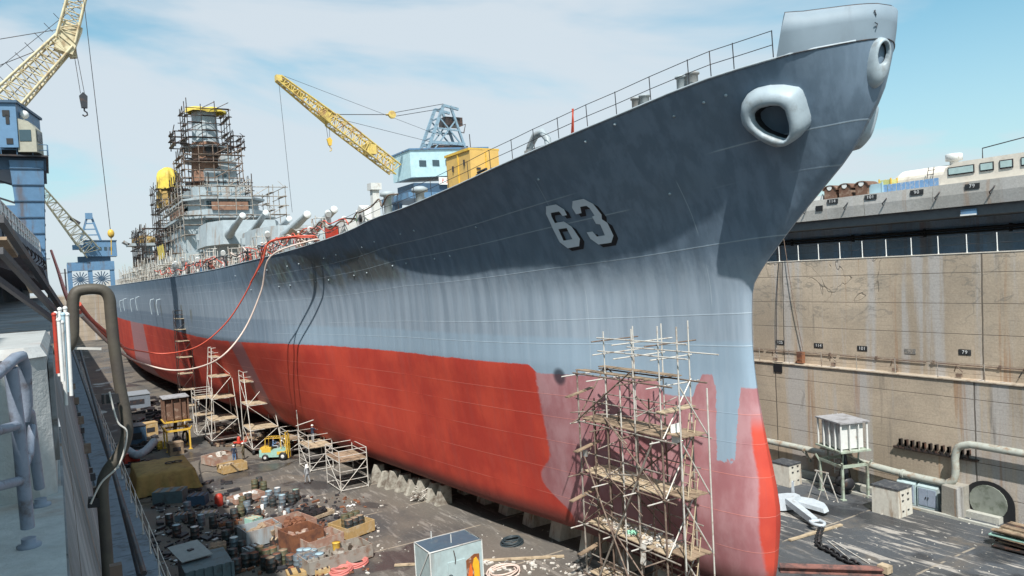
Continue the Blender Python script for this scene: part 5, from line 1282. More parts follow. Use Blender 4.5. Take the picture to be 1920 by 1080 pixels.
# bundle of white stanchions standing behind the pillar
t=thing('stanchion_bundle','cluster of white painted stanchions standing behind the pillar','stanchions',(-.05,10,16.1))
for px,top,bot,Y,m_ in ((101,590,700,9.8,REDP),(104,588,705,10.0,WHITEC),(110,600,715,9.6,WHITEC),(112,580,720,10.2,WHITEC),(118,590,735,9.9,LBLUE),(122,578,700,10.4,WHITEC),(126,590,742,10.1,WHITEC),(116,605,760,9.8,WHITE)):
    mb=MB(); a=GY(px,top,Y); b=GY(px+8,bot,Y); mb.tube([a,b],.021,8); mb.sphere(a,.027,6); mb.build('stanchion',m_,t)
# big bent pipe climbing over the coping
PB=M('olive_pipe',(.075,.066,.052),.6,dirt=(.06,.05,.045),amt=.6,scale=3)
t=thing('bent_pipe','thick brown pipe arching over the coping and dropping down the left wall','pipe',(.4,11,14))
def c3(l,Y=11.0,n=5): return curve([GY(x,y,Y) for x,y in l],n)
mb=MB(); mb.tube(c3([(98,655),(112,652),(128,650),(136,630),(137,600),(137,565),(143,548),(158,543),(180,542),(196,546),(205,560),(208,590),(213,640),(220,690),(226,730),(236,780),(238,815),(225,850),(200,885),(192,915),(196,980),(203,1080),(210,1250)]),.072,14); mb.build('pipe_run',PB,t)
mb=MB()
for x,y in ((196,546),(213,655),(192,925)):
    p=GY(x,y,11); 
mb.build('joint',PB,t) if mb.v else None
for x0,y0,x1,y1 in ((100,652,190,654),(165,942,195,940),(190,748,225,745)):
    mb=MB(); mb.beam(GY(x0,y0,11),GY(x1,y1,11),.03 if y0<700 else .12,.03 if y0<700 else .12); mb.build('bracket',GALVL if y0<700 else DARK,t)
t=thing('cable_run','black cable sagging along the bent pipe down the left wall','cable',(.6,11,14))
mb=MB(); mb.tube(c3([(205,735),(220,790),(238,812),(224,870),(190,905),(170,945)],10.6,6),.012,6); mb.build('cable',GALVL,t)
for l,px in (('dark pipe slanting down the left wall, upper of the two beside the ladder',[(135,655,12),(165,740,12),(205,860,10),(270,1075,7)]),('dark pipe slanting down the left wall, lower of the two beside the ladder',[(150,655,13),(185,780,12),(225,930,9),(262,1080,7)])):
    mb=MB(); mb.tube([GX(x,y,1.15+.1*i) for i,(x,y,Y) in enumerate(px)],.07,8); o=mb.build('wall_pipe',DKM,origin=GX(px[0][0],px[0][1],1.2)); tag(o,l,'pipe','dark pipes on the left wall')
random.seed(5)
t=thing('wall_fittings','row of rusty hangers and clips down the face of the left wall','fittings',(.6,12,13))
for i in range(26):
    Y=4.5+i*1.1; z=15.2-.9*(i%3)*1.6; X=.1+(16.9-z)*.112; mb=MB(); mb.box((X+.04,Y,z),(.10,.09,.16)); mb.build('clip',(RUSTP,DKM,STEELD)[i%3],t)
# gallery clutter on the left: leaning steel sections and cables
t=thing('leaning_rails','two long rusty steel sections leaning down across the left gallery','steel sections',(-1.5,20,17.1))
for a,b,w_ in (((0,410,14),(122,588,22),.10),((0,470,13),(118,600,18),.08),((-10,520,13),(100,600,16),.07)):
    mb=MB(); mb.beam(GY(*a),GY(*b),w_,w_*1.3); mb.build('section',DKM,t)
mb=MB(); mb.beam(GY(2,447,13.5),GY(24,480,14.3),.14,.05); mb.build('section',WOOD,t)
mb=MB(); mb.beam(GY(44,515,15),GY(60,548,16),.07,.04); mb.build('section',WOODL,t)
for i in range(12):
    Y=44+i*4.2; X_=xe(Y)
    t=thing('beam_bracket','dark hook bracket hanging from the left crane beam face','bracket',(X_,Y,20.8),'brackets on the left crane beam')
    mb=MB(); mb.tube([(X_,Y,21.2),(X_+.2,Y,20.9),(X_+.25,Y+.4,20.6),(X_,Y+.5,20.4)],.05,6); mb.box((X_+.03,Y+.2,20.9),(.1,.4,.3)); mb.build('hook',DKM,t)
for i,Y in enumerate((13,19,27,35,46,58)):
    mb=MB(); mb.box((-6.2,Y,18.3),(.8,1.6,2.4)); mb.box((-5.75,Y,18.6),(.1,1.0,1.2)); o=mb.build('electrical_cabinet',CBLUED,origin=(-6.2,Y,17.1)); tag(o,'dark blue electrical cabinet standing against the left gallery wall','cabinet','cabinets in the left gallery')
# hoses from the wall to the ship
def hose(l,a,lo,b,r,m_,name='hose',n=40):
    a,lo,b=Vector(a),Vector(lo),Vector(b); mb=MB(); pts=[]
    for i in range(n+1):
        t_=i/n; pts.append((a*(1-t_)**2+lo*2*t_*(1-t_)+b*t_*t_))
    mb.tube(pts,r,8); o=mb.build(name,m_,origin=a); return tag(o,l,'hose')
def hosep(l,pts,r,m_):
    mb=MB(); mb.tube(curve(pts,6),r,8); o=mb.build('hose',m_,origin=pts[0]); return tag(o,l,'hose')
e0=deck_edge(61.5,-.1)
hosep('thick red hose swinging from the left wall up to the ship deck',[GY(150,585,26),GY(225,648,40),GX(262,658,6),GX(310,663,8.4),GX(370,650,10.6),GX(420,610,12.6),GX(455,560,14.0),GX(485,500,15.1),GX(505,455,15.6),e0+Vector((0,0,.6)),e0+Vector((.6,.5,.3))],.06,ORHOSE)
hosep('second red hose hanging close beside the thick red one at the deck edge',[GX(470,530,14.4),GX(492,490,15.1),GX(508,452,15.7),e0+Vector((0,-.4,.7)),e0+Vector((.6,-.2,.3))],.07,ORHOSE)
hosep('pale hose sagging lowest from the left wall up to the ship deck',[GY(152,590,26),GY(220,656,40),GX(262,680,5.6),GX(320,694,8),GX(375,688,10),GX(420,665,11.6),GX(460,615,13.6),GX(490,545,15.0),GX(508,480,15.6),e0+Vector((-.05,-.9,.3)),e0+Vector((.6,-.8,.2))],.07,WHOSE)
hosep('short length of red hose hanging by the left coping behind the bent pipe',[GY(96,470,60),GY(108,505,50),GY(122,548,36),GY(140,585,26)],.08,ORHOSE)
hosep('thin orange hose strung low over the left wall ledge',[GY(148,570,18),GY(172,600,22),GY(205,628,26),GY(228,648,30)],.05,ORHOSE)
# ================================================================ cranes
def lattice(mb,a,b,wa,wb,up,n,r=.08,face=2):
    """square lattice boom from a to b"""
    a=Vector(a);b=Vector(b); d=(b-a).normalized(); u=Vector(up); u=(u-d*u.dot(d)).normalized(); s=d.cross(u)
    def C(t,i,j): w=(wa+(wb-wa)*t)/2; return a+(b-a)*t+u*(w*i)+s*(w*j)
    for i in (-1,1):
        for j in (-1,1): mb.tube([C(0,i,j),C(1,i,j)],r*1.5,6)
    for k in range(n):
        t0,t1=k/n,(k+1)/n; q=1 if k%2 else -1
        for (p0,p1) in ((( -1,-1),(1,-1)),((1,-1),(1,1)),((1,1),(-1,1)),((-1,1),(-1,-1))):
            x,y=(p0,p1) if q>0 else (p1,p0)
            mb.tube([C(t0,*x),C(t1,*y)],r*.7,4,cap=False); mb.tube([C(t1,*p0),C(t1,*p1)],r*.7,4,cap=False)
    return C
# left portal crane
Yc=90.0
K=thing('portal_crane','near blue portal crane on the left with cream lattice boom','crane',(-3.5,Yc,21.6))
def leg_(x,y,w0,w1,z0,z1,nm='leg'):
    mb=MB(); mb.prism([(-w0/2,-.9),(w0/2,-.9),(w0/2,.9),(-w0/2,.9)],z0,z1,scale=w1/w0,frame=((x,y,0),(1,0,0),(0,1,0),(0,0,1))); q=mb.build(nm,CBLUE,K)
    mb=MB()
    for i in range(6):
        zz=z0+(z1-z0)*(i+.5)/6; k=w0+(w1-w0)*(i+.5)/6; mb.box((x,y-.02,zz),(k+.1,1.86*(k/w0)+.1,.10))
    sub(mb,'stiffener',CBLUED,q)
leg_(-1.3,Yc,1.9,2.9,21.65,31.3); leg_(-1.3,Yc+9,1.9,2.9,21.65,31.3); leg_(-11,Yc,1.9,2.9,21.65,31.3); leg_(-11,Yc+9,1.9,2.9,21.65,31.3)
mb=MB(); mb.bb((-12.4,Yc-1.0,30.4),(.35,Yc+10,31.6)); mb.build('portal_girder',CBLUED,K)
mb=MB(); mb.bb((-10.2,Yc-.8,25.6),(-2.1,Yc+.4,26.9)); mb.build('cross_beam',CBLUE,K)
for a,b in (((-10.5,Yc,30.3),(-2.0,Yc,27.0)),((-6,Yc,30.2),(-2,Yc,28.8)),((-10.5,Yc,25.6),(-6,Yc,30.3))):
    mb=MB(); mb.beam(a,b,.18,.18); mb.build('tie',DKM,K)
mb=MB(); mb.bb((-12.6,Yc-2.0,31.6),(.6,Yc+10,31.75)); mb.build('walkway',DKM,K)
mb=MB()
for x in [-12.4+1.3*i for i in range(11)]: mb.tube([(x,Yc-1.95,31.7),(x,Yc-1.95,32.8)],.04,5)
for z in (32.25,32.8): mb.tube([(-12.5,Yc-1.95,z),(.55,Yc-1.95,z),(.55,Yc+6,z)],.04,5)
mb.build('walkway_rail',CBLUE,K)
# machinery house, slightly slewed
hr_=math.radians(-14); Rh=Matrix.Rotation(hr_,3,'Z'); hc=Vector((-6.9,Yc+2.5,32.4))
def HW(mb): mb.v=[tuple(hc+Rh@Vector(v)) for v in mb.v]; return mb
mb=MB(); mb.prism([(-7,0),(6.1,0),(6.1,4.3),(-7,4.3)],-3.5,4.5,frame=((0,0,0),(1,0,0),(0,0,1),(0,1,0))); h_=HW(mb).build('machinery_house',CBLUE,K)
mb=MB(); mb.bb((-7.2,-3.75,4.3),(6.3,4.7,4.55)); sub(HW(mb),'roof',CBLUED,h_)
for x,z,w_,hh in ((4.1,3.7,.65,.5),(5.25,3.3,.6,.6),(5.35,2.7,.3,.9),(5.4,.6,.55,.55),(.9,3.6,.9,.75),(2.0,.7,.9,.7)):
    mb=MB(); mb.box((x,-3.53,z),(w_,.08,hh)); sub(HW(mb),'window',DARK,h_)
xd=Rh@Vector((1,0,0)); text_obj('P-9',  'crane_number',WHITEC,h_,hc+Rh@Vector((3.95,-3.56,1.15)),xd,(0,0,1),.95,.01)
mb=MB(); mb.prism([(6.0,-.4),(7.6,-.4),(7.6,1.9),(7.0,2.6),(6.0,2.9)],-3.3,-1.0,frame=((0,0,0),(1,0,0),(0,0,1),(0,1,0))); cb=HW(mb).build('operator_cab',M('cab_tan',(.34,.33,.27),.6),K)
mb=MB(); mb.box((6.7,-3.33,1.2),(1.0,.06,1.1)); mb.box((7.62,-2.1,1.2),(.06,1.7,1.1)); sub(HW(mb),'cab_window',GLASS,cb)
mb=MB(); mb.sphere(hc+Rh@Vector((6.5,-2.4,3.4)),.42,8); mb.tube([hc+Rh@Vector((6.3,-2.3,2.6)),hc+Rh@Vector((6.5,-2.4,3.2))],.08,6); mb.build('floodlight',WHITEC,K)
a=hc+Rh@Vector((4.1,-1,4.3)); tip=Vector((8.2,Yc-3,62.0)); mid=Vector((2.9,Yc-1.0,43.6))
CREAM=M('cream_lattice',(.58,.51,.34),.55,dirt=(.3,.2,.1),amt=.5,scale=1.2)
mb=MB(); lattice(mb,a,mid,2.5,1.7,(0,-1,0),11,.09); mb.build('boom',CREAM,K)
mb=MB(); lattice(mb,mid,tip,1.7,1.0,(0,-1,0),20,.08); mb.beam(mid-Vector((.3,0,1.2)),mid+Vector((.8,0,1.6)),1.5,1.7); mb.build('boom',CREAM,K)
mb=MB(); mb.prism([(-.5,1.1),(.9,.5),(.9,-1.6),(.3,-1.7)],-.35,.35,frame=(mid,(1,0,0),(0,0,1),(0,1,0))); mb.build('sheave_plate',CREAM,K)
for i in range(12):
    t_=i/11; p=a+(mid-a)*t_*1.6; 
    mb=MB(); d=Vector((-.9,0,.9)); mb.tube([p+Vector((-1.2,-.6,.5)),p+Vector((-1.9,-.6,1.3))],.03,4); mb.build('aerial_rod',DKM,K)
hk=mid+Vector((.75,0,-1.8))
mb=MB()
for dx in (-.12,.12): mb.tube([hk+Vector((dx,0,1)),hk+Vector((dx*1.5+.4,0,-3.4))],.03,5)
mb.tube([Vector((7.9,Yc-3,61)),GY(157,0,Yc-3),GY(208,440,Yc-3)],.035,5)
for p in ((0,72),(0,130),(0,240)): mb.tube([mid+Vector((-.3,0,1.2 if p[1]<100 else 0)),GY(-40,p[1]+8,Yc)],.04,5)
mb.tube([mid+Vector((1,0,3.5)),GY(-30,150,Yc)],.03,5)
mb.build('hoist_rope',DKM,K)
mb=MB(); c=hk+Vector((.45,0,-4.2)); mb.prism([(-.38,.5),(.0,.9),(.38,.5),(.3,-.7),(-.25,-.7)],-.22,.22,frame=(c,(1,0,0),(0,0,1),(0,1,0))); q=mb.build('hook_block',DKM,K)
mb=MB(); mb.tube([c+Vector(v) for v in ((0,0,-.7),(0,0,-1.0),(.22,0,-1.15),(.25,0,-1.4),(0,0,-1.55),(-.2,0,-1.4))],.08,8); sub(mb,'hook',DKM,q)
mb=MB(); c=GY(208,438,Yc-3); mb.sphere(c,.32,8,1.4); mb.tube([c-Vector((0,0,.3)),c-Vector((.1,0,2.2))],.05,5); mb.build('headache_ball',YEL,K)
# cream/blue portal crane behind the ship, right apron
def crane(name,label,hx0,hx1,Y,z0,z1,depth,slope,mat,matd,mast,boomtip,boombase,bm_,zg,wb=(2.6,1.2),dirv=-1):
    T=thing(name,label,'crane',((hx0+hx1)/2,Y,zg))
    mb=MB(); mb.prism([(hx0,z0),(hx1,z0+slope),(hx1,z1+slope),(hx0,z1)],0,depth,frame=((0,Y,0),(1,0,0),(0,0,1),(0,1,0))); h=mb.build('machinery_house',mat,T)
    mb=MB(); mb.prism([(hx0-.2,z1),(hx1+.2,z1+slope),(hx1+.2,z1+.3+slope),(hx0-.2,z1+.3)],-.3,depth+.3,frame=((0,Y,0),(1,0,0),(0,0,1),(0,1,0))); sub(mb,'roof',matd,h)
    n=5; W_=hx1-hx0
    for i in range(n):
        x=hx0+W_*(.15+.165*i); z=z0+(z1-z0)*.5+slope*(x-hx0)/W_; mb=MB(); mb.box((x,Y-.05,z),(W_*.085,.12,(z1-z0)*.22)); w=sub(mb,'window',GLASS,h)
    return T,h
T,h=crane('portal_crane','pale blue crane with yellow boom standing behind the ship foredeck',62.2,80,137,37.2,42.6,9,1.0,M('pale_crane_blue',(.42,.60,.66),.5,dirt=(.3,.35,.38),amt=.2,scale=.4),CBLUE,None,None,None,None,21.6)
mb=MB(); mb.box((76.8,136.9,41),(1.3,.2,3.2)); sub(mb,'doorway',DARK,h)
text_obj('P 2','crane_number',REDP,h,(69.6,136.85,36.6),(1,0,0),(0,0,1),1.2,.01)
mb=MB(); mb.box((71.5,136.95,36.6),(6.5,.2,1.5)); mb.build('sign_board',WHITEC,T)
mb=MB(); mb.bb((63,137.5,34),(79,146,36.2)); mb.build('turntable',CBLUED,T)
for x in (62,80):
    for y in (137,149): 
        mb=MB(); mb.beam((x,y,21.6),(x+(71-x)*.25,y,34),1.6,1.6); mb.build('leg',CBLUE,T)
mb=MB(); mb.bb((61,136,33),(81,150,34.2)); mb.build('portal_girder',CBLUE,T)
mb=MB(); mb.bb((59.5,135.5,30),(66,142,30.3))
for i in range(5): mb.tube([(59.6+1.6*i,135.5,30),(59.6+1.6*i,135.5,31.4)],.05,4)
mb.tube([(59.6,135.5,31.3),(66,135.5,31.3)],.05,4); mb.build('landing',WHITE,T)
AF=M('aframe_blue',(.20,.30,.38),.5,dirt=(.1,.12,.14),amt=.4)
mb=MB()
for y in (138,142):
    mb.beam((66.6,y,42.8),(70.8,y,52.2),.55,.55); mb.beam((75.5,y,43),(72.4,y,52.2),.45,.45); mb.beam((70.8,y,52.2),(74.2,y,51.6),.5,.5)
    mb.beam((69,y,47.5),(74.3,y,47.2),.3,.3); mb.beam((68.2,y,43.2),(73.6,y,49.5),.25,.25); mb.beam((74.8,y,44),(70,y,49.4),.25,.25); mb.beam((67.5,y,44.6),(75.3,y,44.4),.5,.6)
for k in range(5): mb.beam((67+k*1.0,138,43.5+k*2.1),(67+k*1.0,142,43.5+k*2.1),.25,.25)
mb.build('a_frame',AF,T)
mb=MB(); mb.bb((68.3,138,43.2),(76,142,44.1)); mb.bb((71.5,139,48.5),(75.6,142,50.2)); mb.tube([(73.6,138,48),(75.7,138,48.6),(75.2,138,46.8),(74,138,47)],.12,6); mb.tube([(76.6,138,43.5),(76.5,138,46.6)],.1,6); mb.build('winch_gear',STEELD,T)
bt=GY(522,147,131); bb_=GY(741,318,137); md_=bt+(bb_-bt)*.42
mb=MB(); lattice(mb,bb_,md_,2.2,2.3,(0,-1,0),16,.11); mb.build('boom',YELC,T)
mb=MB(); lattice(mb,md_,bt,2.0,1.1,(0,-1,0),12,.11); mb.beam(md_+(bt-md_)*.02,md_+(bt-md_)*.2,1.9,1.9); mb.beam(md_+(bt-md_)*.55,bt,.6,.6); mb.build('boom',YELC,T)
mb=MB(); c=bb_+(md_-bb_)*.42; mb.box(c,(1.9,2.4,2.0)); mb.build('boom_splice',YELC,T); mb=MB(); mb.box(bt,(1.0,1.2,1.0)); mb.build('boom_head',YELC,T)
tp=Vector((70.8,138,52)); sm_=GY(735,215,136)
mb=MB(); 
for dz in (-.4,.5): mb.tube([tp+Vector((0,0,dz)),sm_+Vector((.4,0,dz*.8))],.06,5)
mb.tube([sm_,md_+Vector((-.5,0,.9))],.07,5); mb.tube([(68,138,44.5),md_+(bt-md_)*.1],.04,4); mb.tube([(69.5,138,46),bt+Vector((1,0,.5))],.035,4)
mb.tube([bt,GY(548,398,131)],.035,4); q=md_+Vector((-.9,-.3,-1.0))
for dx in (-.3,.35): mb.tube([q+Vector((dx,0,.5)),q+Vector((dx*.5+.15,0,-2.6))],.04,4)
mb.build('hoist_rope',DKM,T)
mb=MB(); mb.lathe(sm_,[(.75,-.25),(.8,0),(.75,.25)],14,axis=(0,1,0)); mb.tube([sm_,sm_-Vector((1.3,0,.1))],.18,6); mb.build('sheave_block',YELC,T)
mb=MB(); c=q+Vector((.2,0,-3.0)); mb.prism([(-.45,.4),(.1,.7),(.5,.2),(.3,-.8),(-.2,-.8)],-.25,.25,frame=(c,(1,0,0),(0,0,1),(0,1,0))); qb=mb.build('hook_block',YEL,T)
mb=MB(); mb.tube([c+Vector(v) for v in ((0,0,-.7),(.05,0,-1.1),(.3,0,-1.3),(.25,0,-1.7),(-.05,0,-1.8))],.1,6); sub(mb,'hook',YELC,qb)
# far crane at the dock head
T,h=crane('portal_crane','small blue portal crane with wide windows at the far head of the dock',10.6,20.6,300,30.6,36.0,7,-.3,CBLUE,CBLUED,None,None,None,None,17.0)
mb=MB(); mb.bb((8.4,301,26.6),(18.5,306,30.6)); mb.build('turntable',CBLUED,T)
mb=MB()
for x in (5.6,11.8,18.6): mb.beam((x,300,17.2),(x,300,28),1.4,1.4)
mb.bb((5,299,25.6),(19.4,302,28.6)); mb.bb((5.6,299.2,18.0),(18.6,300,19.6)); mb.build('portal',CBLUE,T)
mb=MB()
for cx_ in (8.7,15.2):
    for k in range(8): an=PI*k/8; mb.tube([(cx_-2.9*math.cos(an),299.5,22.6-2.6*math.sin(an)),(cx_+2.9*math.cos(an),299.5,22.6+2.6*math.sin(an))],.16,4)
mb.build('spoke_brace',CBLUED,T)
mb=MB(); mb.beam((9.6,300,36),(12.4,300,45.2),.7,.7); mb.beam((15.8,300,36),(13.2,300,45.2),.7,.7)
for k in range(4): mb.beam((10.2+.6*k,300,38+2*k),(15.3-.6*k,300,38+2*k),.4,.4)
mb.bb((11.6,299,43.5),(13.8,301,45.6)); mb.bb((7,299,33),(10.5,302,34.6)); mb.build('a_frame',CBLUE,T)
lo=GY(170,470,300); hi=GY(74,352,285)
mb=MB(); lattice(mb,lo,lo+(hi-lo)*.55,5.0,3.4,(0,-1,0),8,.14); lattice(mb,lo+(hi-lo)*.55,hi,3.4,2.2,(0,-1,0),8,.13); mb.build('boom',M('faded_boom',(.42,.40,.30),.6,dirt=(.25,.18,.1)),T)
mb=MB(); c=lo+(hi-lo)*.42+Vector((1.5,0,1.5)); mb.box(c,(3.4,1.5,1.0),rot=Matrix.Rotation(.6,3,'Y')); mb.build('boom_platform',DKM,T)
# distant yard beyond the dock head
random.seed(12)
for i,(x,w_,h__,m_,l) in enumerate(((-24,26,7,CONCD,'long low grey shed'),(34,22,6,CONCB,'pale low workshop'),(66,30,8,CONCD,'wide dark warehouse'))):
    mb=MB(); Y=420+i*12; mb.prism([(x-w_/2,17),(x+w_/2,17),(x+w_/2,17+h__),(x,17+h__*1.25),(x-w_/2,17+h__)],0,20,frame=((0,Y,0),(1,0,0),(0,0,1),(0,1,0))); T=thing('yard_building',l+' beyond the far head of the dock','building',(x,Y,17)); mb.build('walls',m_,T)
    for k in range(5):
        mb=MB(); mb.box((x-w_*.38+k*w_*.19,Y-.05,17+h__*.45),(w_*.1,.15,h__*.3)); mb.build('window',GLASS,T)
for i,(x,Y,h__) in enumerate(((-1,270,14),(4,282,9),(26,300,10))):
    mb=MB(); mb.tube([(x,Y,17),(x,Y,17+h__)],.22,8); mb.beam((x-1.2,Y,17+h__*.85),(x+1.2,Y,17+h__*.85),.15,.2); o=mb.build('utility_pole',DKM,origin=(x,Y,17)); tag(o,'thin dark pole on the skyline, %s of the three by the dock head'%('tallest','shortest','rightmost')[i],'pole')
# ================================================================ on the right crane beam: trailer, crates, fence
T=thing('portable_office','long cream portable building with rounded roof and windows on the right beam','trailer',(53.6,24,21.95))
CRM=M('cream_panel',(.70,.64,.56),.5,dirt=(.5,.42,.34),amt=.2,scale=1)
mb=MB(); arc=[(-1.5,0)]+[(-1.5*math.cos(PI*i/12)*1.0,.85+.75*math.sin(PI*i/12)) for i in range(13)]+[(1.5,0)]
mb.prism(arc,0,14.6,frame=((55.2,17.5,21.95),(1,0,0),(0,0,1),(0,1,0))); b=mb.build('roof_hull',CRM,T); 
mb=MB(); mb.prism(arc,32.1-17.5,33.6-17.5,scale=.45,cen=(0,.3),frame=((55.2,17.5,21.95),(1,0,0),(0,0,1),(0,1,0))); sub(mb,'tapered_end',CRM,b)
mb=MB(); mb.prism([(28.4,0),(28.0,1.15),(27.3,1.45),(22.3,1.45),(21.4,.45),(21.2,0)],-.7,.5,frame=((53.2,0,21.95),(0,1,0),(0,0,1),(1,0,0))); cb=mb.build('cabin_side',CRM,T)
for y0,y1 in ((26.1,27.8),(24.9,25.75),(23.75,24.55),(22.2,23.3)):
    mb=MB(); mb.bb((52.44,y0,22.55),(52.50,y1,23.1)); f=sub(mb,'window_frame',DKM,cb); 
    mb=MB(); mb.bb((52.40,y0+.07,22.62),(52.45,y1-.07,23.03)); sub(mb,'window_pane',M('pale_glass',(.42,.55,.55),.1),cb)
for y,z,m_ in ((28.6,23.9,WHITE),(23.2,24.5,WHITE)):
    mb=MB(); mb.lathe((54.8,y,z-.55),[(.28,0),(.28,.4),(.55,.42),(.55,.85),(.5,.9),(.0001,.92)],14); mb.build('roof_vent',m_,T)
mb=MB(); mb.tube([(54.6,26.6,23.3),(54.6,26.6,24.3),(54.6,23.9,24.6),(54.6,23.9,23.6)],.04,6); mb.tube([(54.8,23.1,24.9),(54.8,23.1,25.7)],.06,6); mb.tube([(54.8,22.8,25.6),(54.8,23.4,25.6),(54.8,23.45,25.8)],.04,6); mb.build('roof_pipework',DKM,T)
for i,(y,l) in enumerate(((37.0,'lowest left'),(35.7,'middle'),(34.3,'right'))):
    T=thing('vent_hut','brown round roofed hut with white disc, %s of three on the beam'%l,'hut',(53.2,y,21.95),'brown huts on the right beam')
    mb=MB(); mb.prism([(-.5,0),(.5,0),(.5,.75)]+[(.5*math.cos(PI*k/10),.75+.32*math.sin(PI*k/10)) for k in range(1,10)]+[(-.5,.75)],-.0,1.2,frame=((52.6,y,21.95),(0,1,0),(0,0,1),(1,0,0))); mb.build('body',BROWN,T)
    mb=MB(); mb.lathe((52.58,y,22.85),[(.21,0),(.21,.03)],14,axis=(-1,0,0)); mb.build('disc',WHITEC,T)
    mb=MB(); mb.prism([(.62*math.cos(PI*k/10),.70+.40*math.sin(PI*k/10)) for k in range(0,11)]+[(.55*math.cos(PI*k/10),.70+.34*math.sin(PI*k/10)) for k in range(10,-1,-1)],-.08,1.3,frame=((52.6,y,21.95),(0,1,0),(0,0,1),(1,0,0))); mb.build('roof',BROWN,T)
T=thing('blue_panel_fence','row of small blue panels standing along the right beam edge','fence',(52.9,30,21.95))
for i in range(12):
    mb=MB(); mb.bb((52.85,28.7+i*.34,22.0),(52.92,28.98+i*.34,22.55)); mb.build('panel',M('panel_blue',(.16,.30,.52),.5,dirt=(.4,.45,.5),amt=.4,scale=5),T)
for y,l,m_,d in ((32.6,'yellow crate frame standing behind the blue panels',YEL,(.8,.9,.95)),(33.4,'pale blue box beside the right brown hut',LBLUE,(1.0,1.3,.75)),(39,'low pale crate at the left end of the visible beam',WHITE,(1.0,2.4,.4))):
    T=thing('crate',l,'crate',(53.3,y,21.95)); mb=MB(); mb.box((53.3,y,21.95+d[2]/2),d); mb.build('body',m_ if m_ is not YEL else M('crate_green_yellow',(.5,.5,.2),.6),T)
    mb=MB()
    for sx in (-1,1):
        for sy in (-1,1): mb.beam((53.3+sx*d[0]/2,y+sy*d[1]/2,21.95),(53.3+sx*d[0]/2,y+sy*d[1]/2,22.05+d[2]),.09,.09)
    mb.build('corner_post',m_,T)
T=thing('short_ladder','small dark ladder leaning on the cream portable building','ladder',(52.9,29.6,22.0))
mb=MB()
for s in (-.2,.2): mb.beam((53.0,29.4+s,22.3),(53.5,29.5+s,23.4),.04,.04)
for k in range(3): mb.beam((53.1+.15*k,29.2,22.55+.32*k),(53.1+.15*k,29.65,22.55+.32*k),.04,.04)
mb.build('rungs',DKM,T)
# mooring lines hanging down the right wall
for i,(a,b,l) in enumerate((((51.9,41.0,19.4),(51.6,39.3,9.9),'taut pale rope hanging down the right wall beside the bow, right of two'),((51.95,41.6,17.2),(51.6,41.9,10.0),'slack dark rope hanging down the right wall beside the bow, left of two'),((51.8,20.9,13.5),(51.6,23.4,9.2),'dark rope slanting across the right wall at the picture edge'))):
    mb=MB(); a,b=Vector(a),Vector(b); mb.tube([a+(b-a)*t_/8+Vector((-.12*math.sin(PI*t_/8),0,0)) for t_ in range(9)],.03,5); o=mb.build('rope',DKM if i else RUSTP,origin=a); tag(o,l,'rope')
mb=MB(); mb.box((51.3,39.3,9.4),(.4,.5,.9)); mb.tube([(51.3,39.1,9.8),(51.1,39.3,9.3),(51.3,39.8,8.95)],.06,6); o=mb.build('rusty_winch',RUST,origin=(51.3,39.3,8.9)); tag(o,'small rusty winch standing on the right wall ledge under the taut rope','winch')
YW=M('bin_ochre_wood',(.42,.28,.12),.8,dirt=(.5,.42,.3),amt=.5,scale=2); RB=M('bin_rust_pink',(.34,.20,.15),.8,dirt=(.42,.38,.33),amt=.6,scale=1.5)
